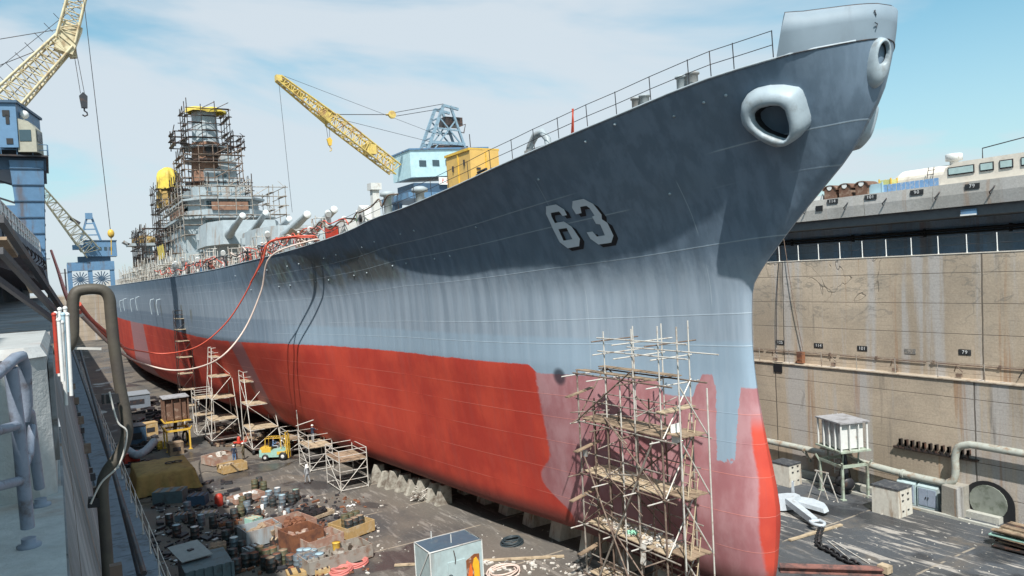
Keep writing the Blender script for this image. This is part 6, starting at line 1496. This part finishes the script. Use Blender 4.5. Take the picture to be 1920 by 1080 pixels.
# ================================================================ floor clutter
def kiosk():
    x0,x1,y0,y1,h=16.1,19.25,35.95,37.95,3.0
    t=thing('steel_hut','pale blue steel hut with dark roof and orange flame emblem in the foreground','hut',((x0+x1)/2,y0,0))
    mb=MB(); mb.bb((x0,y0,0),(x1,y1,h)); w_=mb.build('wall',SHED,t)
    mb=MB(); mb.prism([(x0+.04,0),((x0+x1)/2-.3,.0),(x1-.04,0),(x1-.04,.02),(x0+1.2,.06),(x0+.04,.02)],y0+.04,y1-.04,frame=((0,0,h),(1,0,0),(0,0,1),(0,1,0))); mb.build('roof',M('hut_roof_blue',(.055,.10,.14),.45,dirt=(.1,.13,.15),amt=.3),t)
    mb=MB(); mb.tube([(x0,y0,h+.03),(x1,y0,h+.03),(x1,y1,h+.03),(x0,y1,h+.03),(x0,y0,h+.03)],.04,6)
    for x,y in ((x0,y0),(x1,y0),(x0,y1),(x1,y1)): mb.tube([(x,y,0),(x,y,h+.03)],.04,6)
    mb.beam((x0-.03,y0+.1,h),(x0-.03,y1-.1,.8),.04,.06); mb.build('pipe_edge',WHITE,t)
    mb=MB(); mb.tube([((x0+x1)/2,y0+.6,h),((x0+x1)/2,y0+.6,h+.5)],.03,6); mb.tube([(x0+1.0,y1-.1,h),(x0+1.0,y1-.1,h+.45)],.03,6); mb.build('lifting_lug',WHITE,t)
    mb=MB(); mb.tube([((x0+x1)/2-.2,y0-.05,2.85),((x0+x1)/2-.12,y0-.06,2.4),((x0+x1)/2-.15,y0-.05,2.1)],.025,5); mb.build('chain_latch',STEELD,t)
    d=MB(); d.bb((x0+1.0,y0-.05,.1),(x0+2.05,y0,2.25)); d=d.build('door',SHED,t); mb=MB(); mb.tube([(x0+1.1+.14*math.cos(a),y0-.07,1.45+.14*math.sin(a)) for a in [2*PI*i/12 for i in range(13)]],.018,5); sub(mb,'ring_handle',DKM,d)
    mb=MB(); mb.prism([(-.42,-.9),(.42,-.9),(.40,.75),(.1,.8),(-.42,.55)],0,.02,frame=((x1-.62,y0-.025,1.55),(1,0,0),(0,0,1),(0,1,0))); e=mb.build('emblem_board',M('emblem_brown',(.22,.075,.03),.6,dirt=(.55,.5,.45),amt=.4,scale=3),t)
    mb=MB(); mb.prism([(0,-.85),(.36,-.85),(.36,.3),(.2,.62),(.05,.55),(-.05,.2),(.04,-.2)],0,.02,frame=((x1-.62,y0-.045,1.55),(1,0,0),(0,0,1),(0,1,0))); sub(mb,'flame_emblem',M('flame_yellow',(.85,.45,.03),.5,bump=0),e)
    mb=MB(); mb.prism([(-.3,-.8),(-.12,-.8),(-.06,-.1),(-.14,.35),(-.24,.1),(-.34,-.3)],0,.02,frame=((x1-.62,y0-.045,1.55),(1,0,0),(0,0,1),(0,1,0))); sub(mb,'flame_emblem',M('flame_orange',(.75,.16,.03),.5,bump=0),e)
kiosk()
t=thing('storage_box','ribbed dark blue green steel box with a sheet of plywood on top','storage box',(5.7,46,0),)
BG=M('box_blue_green',(.10,.15,.17),.55,dirt=(.07,.08,.08),amt=.4)
mb=MB(); mb.bb((5.1,43.8,0),(7.6,46.6,2.35)); mb.build('body',BG,t)
mb=MB()
for i in range(6): mb.bb((5.15+.47*i,43.7,0),(5.3+.47*i,43.82,2.35))
mb.build('rib',BG,t)
mb=MB(); mb.box((5.75,46.4,2.62),(1.7,2.6,.06),rot=Matrix.Rotation(.16,3,'Z')@Matrix.Rotation(.07,3,'X')); mb.build('plywood_sheet',M('ply_grey',(.30,.33,.33),.8),t)
mb=MB(); mb.box((5.8,46.4,2.68),(.3,.25,.08),.4); mb.build('lump',DKM,t)
def container(name,label,c,d,rz,m_,roof=None):
    c=Vector(c); t=thing(name,label,name.replace('_',' '),c)
    mb=MB(); mb.box(c+Vector((0,0,d[2]/2)),d,rz); mb.build('body',m_,t)
    mb=MB(); mb.box(c+Vector((0,0,d[2]+.05)),(d[0]*1.04,d[1]*1.04,.1),rz); mb.build('lid',roof or m_,t)
    mb=MB(); R=Matrix.Rotation(rz,3,'Z'); mb.box(c+R@Vector((0,-d[1]/2-.02,d[2]*.5)),(d[0]*.55,.05,d[2]*.35),rz); mb.build('front_panel',DKM,t)
    return t
container('site_cabin','grey blue flat cabin standing in the shade by the left wall',G(255,762),(3.6,5,2.0),0,M('cabin_grey',(.16,.19,.23),.6),M('cabin_lid',(.22,.25,.28),.6))
container('tool_box','ochre box standing behind the tarpaulin covered stack',G(280,816),(1.7,1.3,1.5),.2,YW)
container('tool_box','small brown carton like box beside the yellow drum',G(330,851),(1.4,1.1,1.2),.1,WOOD)
container('tool_box','dark machine with blue grey panels left of the mustard box',G(252,832),(2.2,2.6,2.1),.1,CBLUED,DKM)
# tarpaulin covered stack
random.seed(4)
cx,cy=7.4,74.2; t=thing('covered_stack','long stack covered by a draped ochre tarpaulin in the shade of the left wall','covered stack',(cx,cy,0))
rows=[]; n=56
def rect(k,hx,hy):
    u=4*k/n; s=int(u)%4; f_=u-int(u); P=[(-hx,-hy),(hx,-hy),(hx,hy),(-hx,hy)]; a=P[s];b=P[(s+1)%4]; return a[0]+(b[0]-a[0])*f_,a[1]+(b[1]-a[1])*f_
for z,kx,am in ((1.95,.0,0),(1.92,.5,.02),(1.86,.96,.02),(1.72,1.0,.03),(1.1,1.04,.08),(.55,1.08,.14),(.12,1.12,.2)):
    row=[]
    for k in range(n):
        x,y=rect(k,2.3,3.1); w_=1+am*.45*math.sin(k*1.9)*random.uniform(.5,1); row.append((cx+x*kx*w_,cy+y*kx*w_,z+.05*math.sin(k*2.3)*(kx>.9)))
    rows.append(row)
mb=MB(); mb.grid(rows,closed=True); mb.build('tarpaulin',TARPO,t)
for i in range(2):
    mb=MB(); c=Vector((cx+.6+.7*i,cy-.3,2.0)); mb.tube([c+Vector((.35*math.cos(a),.35*math.sin(a),.05)) for a in [2*PI*k/16 for k in range(17)]],.05,6); o=mb.build('rope_coil',DKM,origin=c); tag(o,'dark rope coil lying on top of the ochre tarpaulin','rope coil','coils on the covered stack')
mb=MB(); mb.tube(curve([G(236,842,.9),G(255,853,1.1),G(272,846,1.3),G(289,828,1.7)],5),.42,10); o=mb.build('canvas_duct',M('duct_canvas',(.33,.37,.43),.8),origin=G(250,850)); tag(o,'pale blue grey canvas duct sagging behind the covered stack','duct')
mb=MB(); mb.box(G(246,868)+Vector((0,0,.5)),(1.5,1.2,1.0),.2,taper=.9); mb.box(G(246,868)+Vector((0,0,1.05)),(1.6,1.3,.1),.2); o=mb.build('red_bin',REDP,origin=G(246,868)); tag(o,'small red bin beside the walkway railing','bin')
# pallets, skips and bins
def skip(label,c,d,rz,m_,fill=None,fm=None,nfill=24,fs=(.06,.22),open_=True,cat='bin'):
    c=Vector(c); R=Matrix.Rotation(rz,3,'Z'); t=thing('open_bin',label,cat,c)
    hx,hy,h=d[0]/2,d[1]/2,d[2]
    for sx,sy,wx,wy in ((-1,0,.06,d[1]),(1,0,.06,d[1]),(0,-1,d[0],.06),(0,1,d[0],.06)):
        mb=MB(); q=R@Vector((sx*hx,sy*hy,h/2+.1)); mb.box(c+q,(wx,wy,h),rz,taper=1.0); mb.build('side_panel',m_,t)
    mb=MB(); mb.box(c+Vector((0,0,.13)),(d[0],d[1],.08),rz); 
    for s in (-1,1): mb.box(c+R@Vector((s*hx*.7,0,.05)),(.12,d[1],.1),rz)
    mb.build('base',WOOD,t)
    if fm:
        mb=MB()
        for _ in range(nfill):
            s_=random.uniform(*fs); q=R@Vector((random.uniform(-hx*.85,hx*.85),random.uniform(-hy*.85,hy*.85),.2+random.uniform(.2,h*.7)))
            mb.box(c+q,(s_*random.uniform(.6,2),s_,s_*random.uniform(.4,1)),rot=Matrix.Rotation(random.random()*3,3,'Z')@Matrix.Rotation(random.uniform(-.5,.5),3,'Y'))
        o=mb.build('scrap',fm,origin=c); tag(o,'loose scrap lying inside the '+label.split(' beside')[0].split(' in front')[0].split(' left')[0].split(' right')[0][:60],'scrap',kind='stuff')
    return t
skip('rusty open box holding paper beside two walking men',G(412,868),(2.6,2.3,.8),.35,RB,True,RAGS,8,(.1,.4))
skip('low pale plywood crate beside the rusty open box',G(436,884),(2.3,1.5,.75),.2,YW,True,WOODL,10,(.2,.5))
skip('shallow wooden tray heaped with black fittings',G(587,968),(2.3,2.2,.25),.35,WOODL,True,BLACK,60,(.12,.34))
skip('large rusty bin full of orange scrap in the foreground cluster',G(546,1006),(2.6,2.6,1.1),.25,RB,True,RUST,60,(.12,.45))
skip('brown rusty bin filled to the brim with small parts',G(566,1026),(2.2,2.0,1.2),.25,RUST,True,RB,50,(.1,.3))
skip('grey empty looking bin right of the brim filled one',G(602,1030),(2.5,1.7,.9),.2,RB,True,GALV,12,(.1,.3))
skip('long grey trough with yellow bucket in the foreground',G(630,1056),(4.2,1.9,.8),.12,M('trough_grey',(.30,.28,.25),.7,dirt=(.2,.1,.06),amt=.5),True,GALV,22,(.1,.45))
skip('wooden crate holding dark drums near the shallow tray',G(660,1000),(2.3,2.2,.75),.3,YW)
skip('grey steel box holding brown planks left of the rusty bins',G(488,1016),(2.4,1.9,1.1),.12,GREYW,True,WOOD,26,(.2,.6))
skip('low rusty pink tray with white cans',G(462,938),(2.6,1.5,.4),.3,RB,True,WHITEC,18,(.12,.3))
mb=MB(); mb.lathe(G(632,1046)+Vector((0,0,.5)),[(.22,0),(.26,.5),(.27,.52),(.0001,.5)],14); o=mb.build('bucket',YEL,origin=G(632,1046)); tag(o,'bright yellow bucket standing in the long grey trough','bucket')
# drums: (px, py, material, radius, height)
def drum(c,m_,r,h,label,group,lid=None):
    c=Vector(c); t=thing('drum',label,'drum',c,group)
    mb=MB(); mb.lathe(c,[(r*.97,0),(r,.02),(r,h*.33),(r*1.035,h*.345),(r,h*.36),(r,h*.64),(r*1.035,h*.655),(r,h*.67),(r,h*.98),(r*.98,h),(r*.93,h),(r*.92,h-.03),(.0001,h-.03)],16); mb.build('shell',m_,t)
    mb=MB(); mb.lathe(c+Vector((0,0,h-.028)),[(r*.9,0),(r*.88,.012),(.0001,.014)],16); mb.build('lid',lid or m_,t)
    return t
random.seed(31)
LID=[WHITEC,LBLUE,None,None,RUST,None]
clusters=[
 ('blue grey drum with dark lid','in the row behind the rusty bins','drums by the blowers',[(505,940),(521,934),(512,950),(530,948),(536,941),(497,950)],[DRUMB,DRUMB,DRUM],(WHITEC,LBLUE,None)),
 ('black oil drum','right of the blue grey row','black drums',[(548,945),(556,938)],[DRUM],(None,TEAL)),
 ('olive drum','at the back of the drum field','olive drums',[(478,918),(487,914),(495,921),(466,946),(455,950)],[DRUMG,DRUM],(None,None)),
 ('grey blue chemical drum','beside the long trough','blue drums',[(560,1066),(570,1070),(580,1066),(590,1070),(566,1056),(577,1056),(588,1056),(600,1062)],[DRUMB],(None,LBLUE)),
 ('brown lidded drum','left of the blue drum block','rusty lid drums',[(488,1048),(500,1056),(512,1052),(520,1062),(498,1068),(532,1056),(545,1064),(478,1060),(508,1072)],[DRUM,DRUMG],(RUST,WOOD,RUST)),
 ('dark drum','inside the ochre wooden crate','crate drums',[(648,994),(658,989),(668,985),(655,1003),(666,998),(676,994)],[DRUMG,DRUM],(None,WOOD)),
 ('black drum','in the middle of the drum field','middle drums',[(452,968),(464,962),(484,975),(440,976)],[DRUM,DRUMG,DRUMB],(None,None)),
 ('dark drum with pale lid','in the wall shade','shade drums',[(352,962),(360,982),(378,985),(332,1006),(366,1010),(318,985),(400,990),(425,1018),(440,1030)],[DRUM,DRUM,DRUMB],(WHITEC,LBLUE,None,None)),
 ('black drum','where the wall shadow ends','shade drums',[(432,1000),(448,1010),(455,1036),(438,1052),(462,1062),(445,1074),(420,1060),(405,1070)],[DRUM,DRUM],(None,)),
 ('dark drum','behind the ochre covered stack','far drums',[(262,800),(268,815),(300,842),(282,845)],[DRUM,YEL],(None,))]
ORD=['first','second','third','fourth','fifth','sixth','seventh','eighth','ninth','tenth','eleventh','twelfth','thirteenth','fourteenth','fifteenth']
for base_,where,grp,pts,ms,lids in clusters:
    for i,(px,py) in enumerate(sorted(pts)):
        z=.2 if grp=='crate drums' else 0
        c=G(px,py)+Vector((0,0,z)); mm=ms[i%len(ms)]
        drum(c,mm,random.uniform(.27,.31),random.uniform(.82,.92),'%s, %s from left %s'%(base_ if mm is not YEL else 'yellow drum',ORD[i],where),grp,lids[i%len(lids)])
# small cans and jars
random.seed(8)
for i,(px,py) in enumerate([(492,955),(527,958),(534,968),(540,962),(550,1010),(470,990),(520,984),(566,1008),(606,1046),(428,946),(448,962)]):
    c=G(px,py); mb=MB(); r=random.uniform(.12,.2); mb.lathe(c,[(r,0),(r,.36),(r*.9,.38),(.0001,.38)],12); o=mb.build('paint_can',(WHITEC,CAN,WHITE,DRUMB)[i%4],origin=c); tag(o,'small %s can, %s from the left of the scattered floor cans'%(('white','bare tin','dirty white','blue grey')[i%4],ORD[sorted([492,527,534,540,550,470,520,566,606,428,448]).index(px)]),'can','scattered cans')
mb=MB(); c=G(411,948); mb.lathe(c,[(.28,0),(.34,.15),(.33,.7),(.22,.95),(.0001,1.0)],14); o=mb.build('red_canister',REDP,origin=c); tag(o,'bright red canister standing at the edge of the wall shadow','canister')
mb=MB(); c=G(650,952); mb.grid([[(c.x+.12*i,c.y+.12*j,.06+.05*math.sin(i*2+j*1.3)) for i in range(7)] for j in range(4)]); o=mb.build('paper_scrap',WHITEC,origin=c); tag(o,'white crumpled sheet lying alone on the open floor','paper')
# coils
def coil(label,c,R_,n,r,m_,grp=None,name='hose_coil'):
    c=Vector(c); mb=MB(); pts=[]
    for i in range(n*20+1):
        a=2*PI*i/20; k=R_*(1-.35*(i/(n*20)))+random.uniform(-.02,.02); pts.append(c+Vector((k*math.cos(a),k*.9*math.sin(a),r+.09*math.sin(i*.37)+.03*(i//20))))
    mb.tube(pts,r,6); o=mb.build(name,m_,origin=c); return tag(o,label,'hose coil',grp)
coil('faded red hose coil, nearer the long trough of the two',G(640,1072),.72,4,.07,PINKHOSE,'faded red coils')
coil('faded red hose coil, right one of the pair',G(668,1058),.78,5,.065,PINKHOSE,'faded red coils')
coil('dark cable coil lying alone near the hull shadow',G(960,1019),.78,9,.045,M('cable_blue_black',(.03,.045,.055),.55),name='cable_coil')
coil('pale hose coil in front of the bow scaffold behind the blue hut',G(945,1074),1.1,3,.05,WHOSE)
t=thing('wire_basket','heap of bent scaffold rods caught in a round basket beside the bilge blocks','basket',G(790,938))
c=G(790,938)
for k in range(26):
    a=random.random()*2*PI; mb=MB(); b=random.uniform(-.5,.5); p=c+Vector((.9*math.cos(a),.7*math.sin(a),random.uniform(.05,.5))); q=c+Vector((.9*math.cos(a+2.2+b),.7*math.sin(a+2.2+b),random.uniform(.3,1.1))); mb.tube([p,q],.03,5); mb.build('rod',GALV if k%2 else GALVL,t)
# bilge blocks: sloped pale wedges at the edge of the hull shadow
c0=Vector((24.35,51.9,0)); c1=Vector((22.7,61.5,0))
for i in range(8):
    c=c0+(c1-c0)*(i/7)
    if i==0:
        mb=MB(); mb.prism([(-.42,0),(.9,0),(.9,1.5),(.15,1.5)],-.24,.27,frame=(c,(1,0,0),(0,0,1),(0,-1,0))); kb=mb.build('bilge_block',M('block_dirty',(.40,.38,.33),.85,dirt=(.12,.09,.07),amt=.7,scale=1.3),origin=c); tag(kb,'pale sloped block nearest the camera in the row under the bilge','bilge block','sloped blocks under the bilge')
    else:
        o=kb.copy(); COL.objects.link(o); o.location=c+Vector((random.uniform(-.2,.2),random.uniform(-.25,.25),0)); o.scale=(1,random.uniform(.8,1.3),random.uniform(.75,1.08)); o.rotation_euler=(0,0,random.uniform(-.12,.12)); o['label']='pale sloped block, %s from the near end under the bilge'%ORD[i]
# litter
random.seed(77)
def litter(label,px0,px1,py0,py1,n,s0,s1,m_,name='scrap'):
    mb=MB()
    for _ in range(n):
        c=G(random.uniform(px0,px1),random.uniform(py0,py1)); s_=random.uniform(s0,s1)
        mb.box(c+Vector((0,0,s_*.25+.005)),(s_*random.uniform(.4,2.2),s_*random.uniform(.3,1),s_*.4),rot=Matrix.Rotation(random.random()*3,3,'Z')@Matrix.Rotation(random.uniform(-.25,.25),3,'X'))
    o=mb.build(name,m_,origin=G((px0+px1)/2,(py0+py1)/2)); tag(o,label,'scrap',kind='stuff')
litter('dark steel scrap strewn in the shade below the left wall',285,440,900,1080,260,.08,.5,DKM)
litter('bluish bright scraps strewn in the shade below the left wall',290,445,905,1075,150,.05,.28,CAN)
litter('mixed rusty scrap between the foreground bins and drums',440,690,930,1078,240,.05,.35,RUST)
litter('pale scraps and paper between the foreground bins and drums',430,720,930,1078,200,.03,.2,RAGS)
litter('dark scraps around the foreground bins and drums',440,640,925,1078,240,.06,.4,DKM)
litter('small pale chips across the open dock floor',400,1050,850,1075,160,.02,.1,RAGS)
litter('clutter of boards and steel at the feet of the middle scaffolds',395,560,800,838,130,.1,.7,WOOD)
litter('dark clutter under the middle scaffolds',395,560,795,838,150,.1,.7,STEELD)
litter('scattered scrap on the floor in front of the bow scaffold',905,1110,1045,1078,90,.03,.25,RAGS)
litter('dark objects along the foot of the left wall far down the dock',235,300,740,880,120,.2,.9,DKM)
litter('pale chips and splinters on the floor right of the bow',1560,1880,930,1075,90,.02,.10,RAGS)

random.seed(55)
cr=[((342,975),(.9,.7,.5),DRUMB,'low blue grey chest among the shaded drums'),((392,968),(1.2,.8,.35),CAN,'flat tin tray in the wall shade'),((410,1040),(1.0,1.0,.7),WOOD,'square wooden case where the wall shadow ends'),((474,1040),(1.1,.8,.55),GREYW,'pale dented box left of the brown lidded drums'),((520,1018),(.8,1.1,.4),STEELD,'dark metal tray between the rusty bins'),((500,1005),(.7,.5,.9),WHITE,'upright white cabinet in the middle of the drum field'),((428,985),(1.3,.5,.3),RUST,'long rusty box at the shadow edge'),((560,1076),(1.4,1.0,.25),YW,'ochre pallet in front of the blue drum block'),((604,1074),(.9,.7,.35),YW,'small ochre skid right of the blue drum block'),((476,985),(.9,.9,.6),TEAL,'pale green box in the middle of the drum field'),((372,945),(1.4,1.1,.8),CBLUED,'dark blue crate below the ochre covered stack'),((320,940),(2.4,1.4,1.0),BG,'wide blue green crate below the ochre covered stack')]
for (p,d,m_,l) in cr:
    c=G(*p); a=random.uniform(-.5,.5); T=thing('crate',l,'crate',c); mb=MB(); mb.box(c+Vector((0,0,d[2]/2)),d,a); mb.build('body',m_,T)
    mb=MB(); R=Matrix.Rotation(a,3,'Z')
    for k in (-.35,0,.35): mb.box(c+R@Vector((d[0]*k,0,d[2]+.02)),(d[0]*.12,d[1]*1.03,.04),a)
    mb.build('batten',random.choice((WOOD,STEELD,WOODL)),T)
# ================================================================ deck clutter along the gunwale
T=thing('deck_container','ochre yellow steel container standing on the ship foredeck','container',(26,47,22.3))
mb=MB(); mb.bb((25,45.2,21.8),(27.3,48.8,26.25)); b=mb.build('body',YELB,T)
mb=MB(); mb.bb((24.93,46.9,22.2),(25.0,47.0,26.1)); mb.bb((24.9,45.2,26.15),(27.35,48.9,26.32)); mb.bb((26.2,45.12,22.2),(26.28,45.2,26.1)); sub(mb,'trim',YEL,b)
for y,z in ((46.0,25.4),(47.7,25.2)):
    mb=MB(); mb.bb((24.9,y-.06,z-.2),(24.98,y+.06,z+.2)); sub(mb,'latch',DKM,b)
for x,z in ((25.6,24.9),(26.7,24.9),(26.0,23.6)):
    mb=MB(); mb.bb((x-.15,45.1,z-.06),(x+.15,45.18,z+.06)); sub(mb,'latch',DKM,b)
T=thing('cable_winch','pale green low winch box on the foredeck left of the yellow container','winch',(24.3,51,21.7))
mb=MB(); mb.bb((22.6,49.6,21.5),(24,52.6,22.7)); mb.build('body',TEAL,T); mb=MB(); mb.tube([(22.5,50.2,22.3),(22.5,51.9,22.3)],.35,12); mb.build('winch_roll',DKM,T)
T=thing('deck_locker','white deck locker with a dark oval opening by the foredeck rail','locker',(21.5,56,21.3))
mb=MB(); mb.prism([(-1.0,0),(1.0,0),(.9,1.3),(.3,1.8),(-.8,1.3)],-.6,.6,frame=(deck_edge(54.6,1.2),(0,1,0),(0,0,1),(1,0,0))); mb.build('body',WHITE,T)
mb=MB(); e=deck_edge(54.6,.55); mb.lathe(e+Vector((0,-.1,.8)),[(.28,0),(.3,.05),(.0001,.06)],14,axis=(-1,0,0)); mb.build('opening',DARK,T)
T=thing('mast_post','tall white post with a square head board at the foredeck rail','post',(22,55.5,21.2))
e=deck_edge(53.4,1.2); mb=MB(); mb.bb(e-Vector((.26,.26,0)),e+Vector((.26,.26,2.6))); mb.build('post',WHITE,T); mb=MB(); mb.bb(e+Vector((-.42,-.42,2.6)),e+Vector((.42,.42,3.1))); mb.build('head',WHITE,T)
random.seed(17)
pos=[58+.95*i for i in range(60)]
names=[('gas_bottle_rack','gas bottle rack','gas bottles'),('cable_reel','upright cable reel','cable reel'),('deck_ventilator','bent white ventilator','ventilator'),('tool_chest','small steel chest','chest'),('hose_bundle','tangled hose bundle','hose bundle'),('small_scaffold','bare pipe scaffold','scaffold')]
cnt={}
adj=['upright','leaning','dirty','squat','tall','rust stained','pale','dull','crooked','worn']
for i,Y in enumerate(pos):
    e=deck_edge(Y,random.uniform(.5,2.2)); k=random.choice([0,1,2,2,3,4,4,5,5,5]); nm,ds,ct=names[k]
    if k==5 and random.random()<.3: k=4; nm,ds,ct=names[4]
    cnt[nm]=cnt.get(nm,0)+1
    T=thing(nm,'%s %s on the deck edge, %s such from the bow'%(adj[i%10],ds,ORD[cnt[nm]-1] if cnt[nm]<=15 else 'number %d'%cnt[nm]),ct,e,ds+'s on the deck edge')
    if k==0:
        for j in range(4):
            mb=MB(); p=e+Vector((0,.28*j,0)); mb.lathe(p,[(.13,0),(.13,1.2),(.05,1.42),(.0001,1.45)],8); mb.build('gas_bottle',(GREYW,REDP,WHITE,DRUM)[(i+j)%4],T)
    elif k==1:
        mb=MB(); c=e+Vector((0,0,.7)); 
        for s in (-.35,.35): mb.lathe(c+Vector((s,0,0)),[(.0001,-.04),(.7,-.04),(.7,.04),(.0001,.04)],16,axis=(1,0,0))
        mb.build('flange',WOOD,T); mb=MB(); mb.lathe(c,[(.5,-.33),(.5,.33)],14,axis=(1,0,0)); mb.build('cable',BLACK,T)
    elif k==2:
        h=random.uniform(1.2,2.6); mb=MB(); mb.tube(curve([e,e+Vector((0,0,h*.7)),e+Vector((-.1,-.3,h)),e+Vector((-.2,-.8,h*.95))],4),.26,10); mb.build('duct',WHITE,T); mb=MB(); mb.lathe(e,[(.4,0),(.4,.3)],12); mb.build('base',GREYW,T)
    elif k==3:
        d=(random.uniform(.6,1.2),random.uniform(.8,1.8),random.uniform(.7,1.6)); mb=MB(); mb.box(e+Vector((0,0,d[2]/2)),d,random.uniform(-.3,.3)); mb.build('body',(WHITE,GREYW,DRUMB,REDP,CBLUE)[i%5],T); mb=MB(); mb.box(e+Vector((0,0,d[2]+.05)),(d[0]*1.06,d[1]*1.06,.1),0); mb.build('lid',(STEELD,WHITE,GREYW)[i%3],T)
    elif k==4:
        for j in range(5):
            mb=MB(); m_=(ORHOSE,BLACK,WHOSE,BLACK,GALV,PINKHOSE)[(i+j*2)%6]
            pts=[e+Vector((random.uniform(-.5,.3),-1.4+.7*q+random.uniform(-.2,.2),random.uniform(.1,1.5))) for q in range(5)]
            mb.tube(curve(pts,4),.038,6); mb.build('hose',m_,T)
    else:
        h=random.uniform(1.6,3.0); a=random.uniform(.9,1.6)
        for sx in (0,.9):
            for sy in (0,a):
                mb=MB(); p=e+Vector((sx,sy,0)); mb.tube([p,p+Vector((random.uniform(-.1,.1),0,h+random.uniform(-.3,.4)))],.045,5); mb.build('upright',GALVL,T)
        for z in (.5*h,h):
            mb=MB(); mb.tube([e+Vector((0,-.3,z)),e+Vector((0,a+.4,z))],.04,5); mb.tube([e+Vector((0,0,z)),e+Vector((.9,0,z))],.04,5); mb.build('crossbar',GALVL,T)
        mb=MB(); mb.tube([e,e+Vector((0,a,h))],.035,5); mb.build('brace',RUSTP,T)
# red hose runs along the rail
for (a,b,l,m_,r) in ((56,76,'red hose looped along the forward rail in front of the gun barrels',ORHOSE,.045),(58,66,'second red hose bunched on the rail near the hanging hoses',PINKHOSE,.04),(66,100,'dark cable festooned along the rail amidships',BLACK,.05),(48,62,'brown cable running up along the foredeck rail',RUSTP,.06),(84,118,'red hose running along the rail amidships',ORHOSE,.05),(62,80,'pale hose draped over the rail beside the gun barrels',WHOSE,.06)):
    pts=[]; n=int((b-a)/1.1)
    for q in range(n+1):
        Y=a+(b-a)*q/n; e=deck_edge(Y,random.uniform(-.05,.6)); pts.append(e+Vector((0,0,random.uniform(.5,1.6) if m_ is not BLACK else random.uniform(.8,1.4))))
    mb=MB(); mb.tube(curve(pts,4),r,6); o=mb.build('hose',m_,origin=pts[0]); tag(o,l,'hose')
for Y,l in ((29.3,'red strap tied over the forward guard rail near the bitts'),):
    e=deck_edge(Y); mb=MB(); mb.tube([e+Vector((-.1,0,1.2)),e+Vector((-.1,.1,.6)),e+Vector((.1,.5,0.0))],.045,6); mb.tube([e+Vector((-.1,.06,1.2)),e+Vector((-.14,-.02,.62)),e+Vector((.1,.35,0.0))],.04,6); o=mb.build('strap',ORHOSE,origin=e); tag(o,l,'strap')
for i,(px,py) in enumerate(((786,362),(720,405),(640,428))):
    e=deck_edge((56.2,66,74)[i],1.2); person('worker with %s among gear on the deck edge, %s'%(('green jacket','orange jacket','blue shirt')[i],('nearest the bow','middle one','farthest aft')[i]),e,PI/2+.4*i,(M('green_jacket',(.12,.3,.12),.8),M('orange_jacket',(.6,.14,.04),.8),DENIM)[i],KHAKI,pose='reach')
# canvas awning and rails round the forward turret
mb=MB(); e=deck_edge(70,2.5); mb.grid([[e+Vector((.5*i,-1.2+.6*j,2.6-.12*abs(j-3)+.1*math.sin(i*2+j))) for i in range(5)] for j in range(8)]); o=mb.build('grey_awning',GALV,origin=e); tag(o,'sagging grey canvas awning beside the forward gun barrels','awning')
# loose tackle on the ledge and coping
for i,Y in enumerate((27,31.5,36.5,42)):
    mb=MB(); mb.box((51.5,Y,9.05),(.2,.35,.22),.3*i); mb.tube([(51.4,Y-.3,9.3),(51.2,Y,9.75),(51.5,Y+.3,9.3)],.04,6); o=mb.build('tackle_block',RUSTP,origin=(51.4,Y,8.9)); tag(o,'rusty tackle lump lying on the right wall ledge, %s from the right'%ORD[i],'tackle','tackle on the ledge')
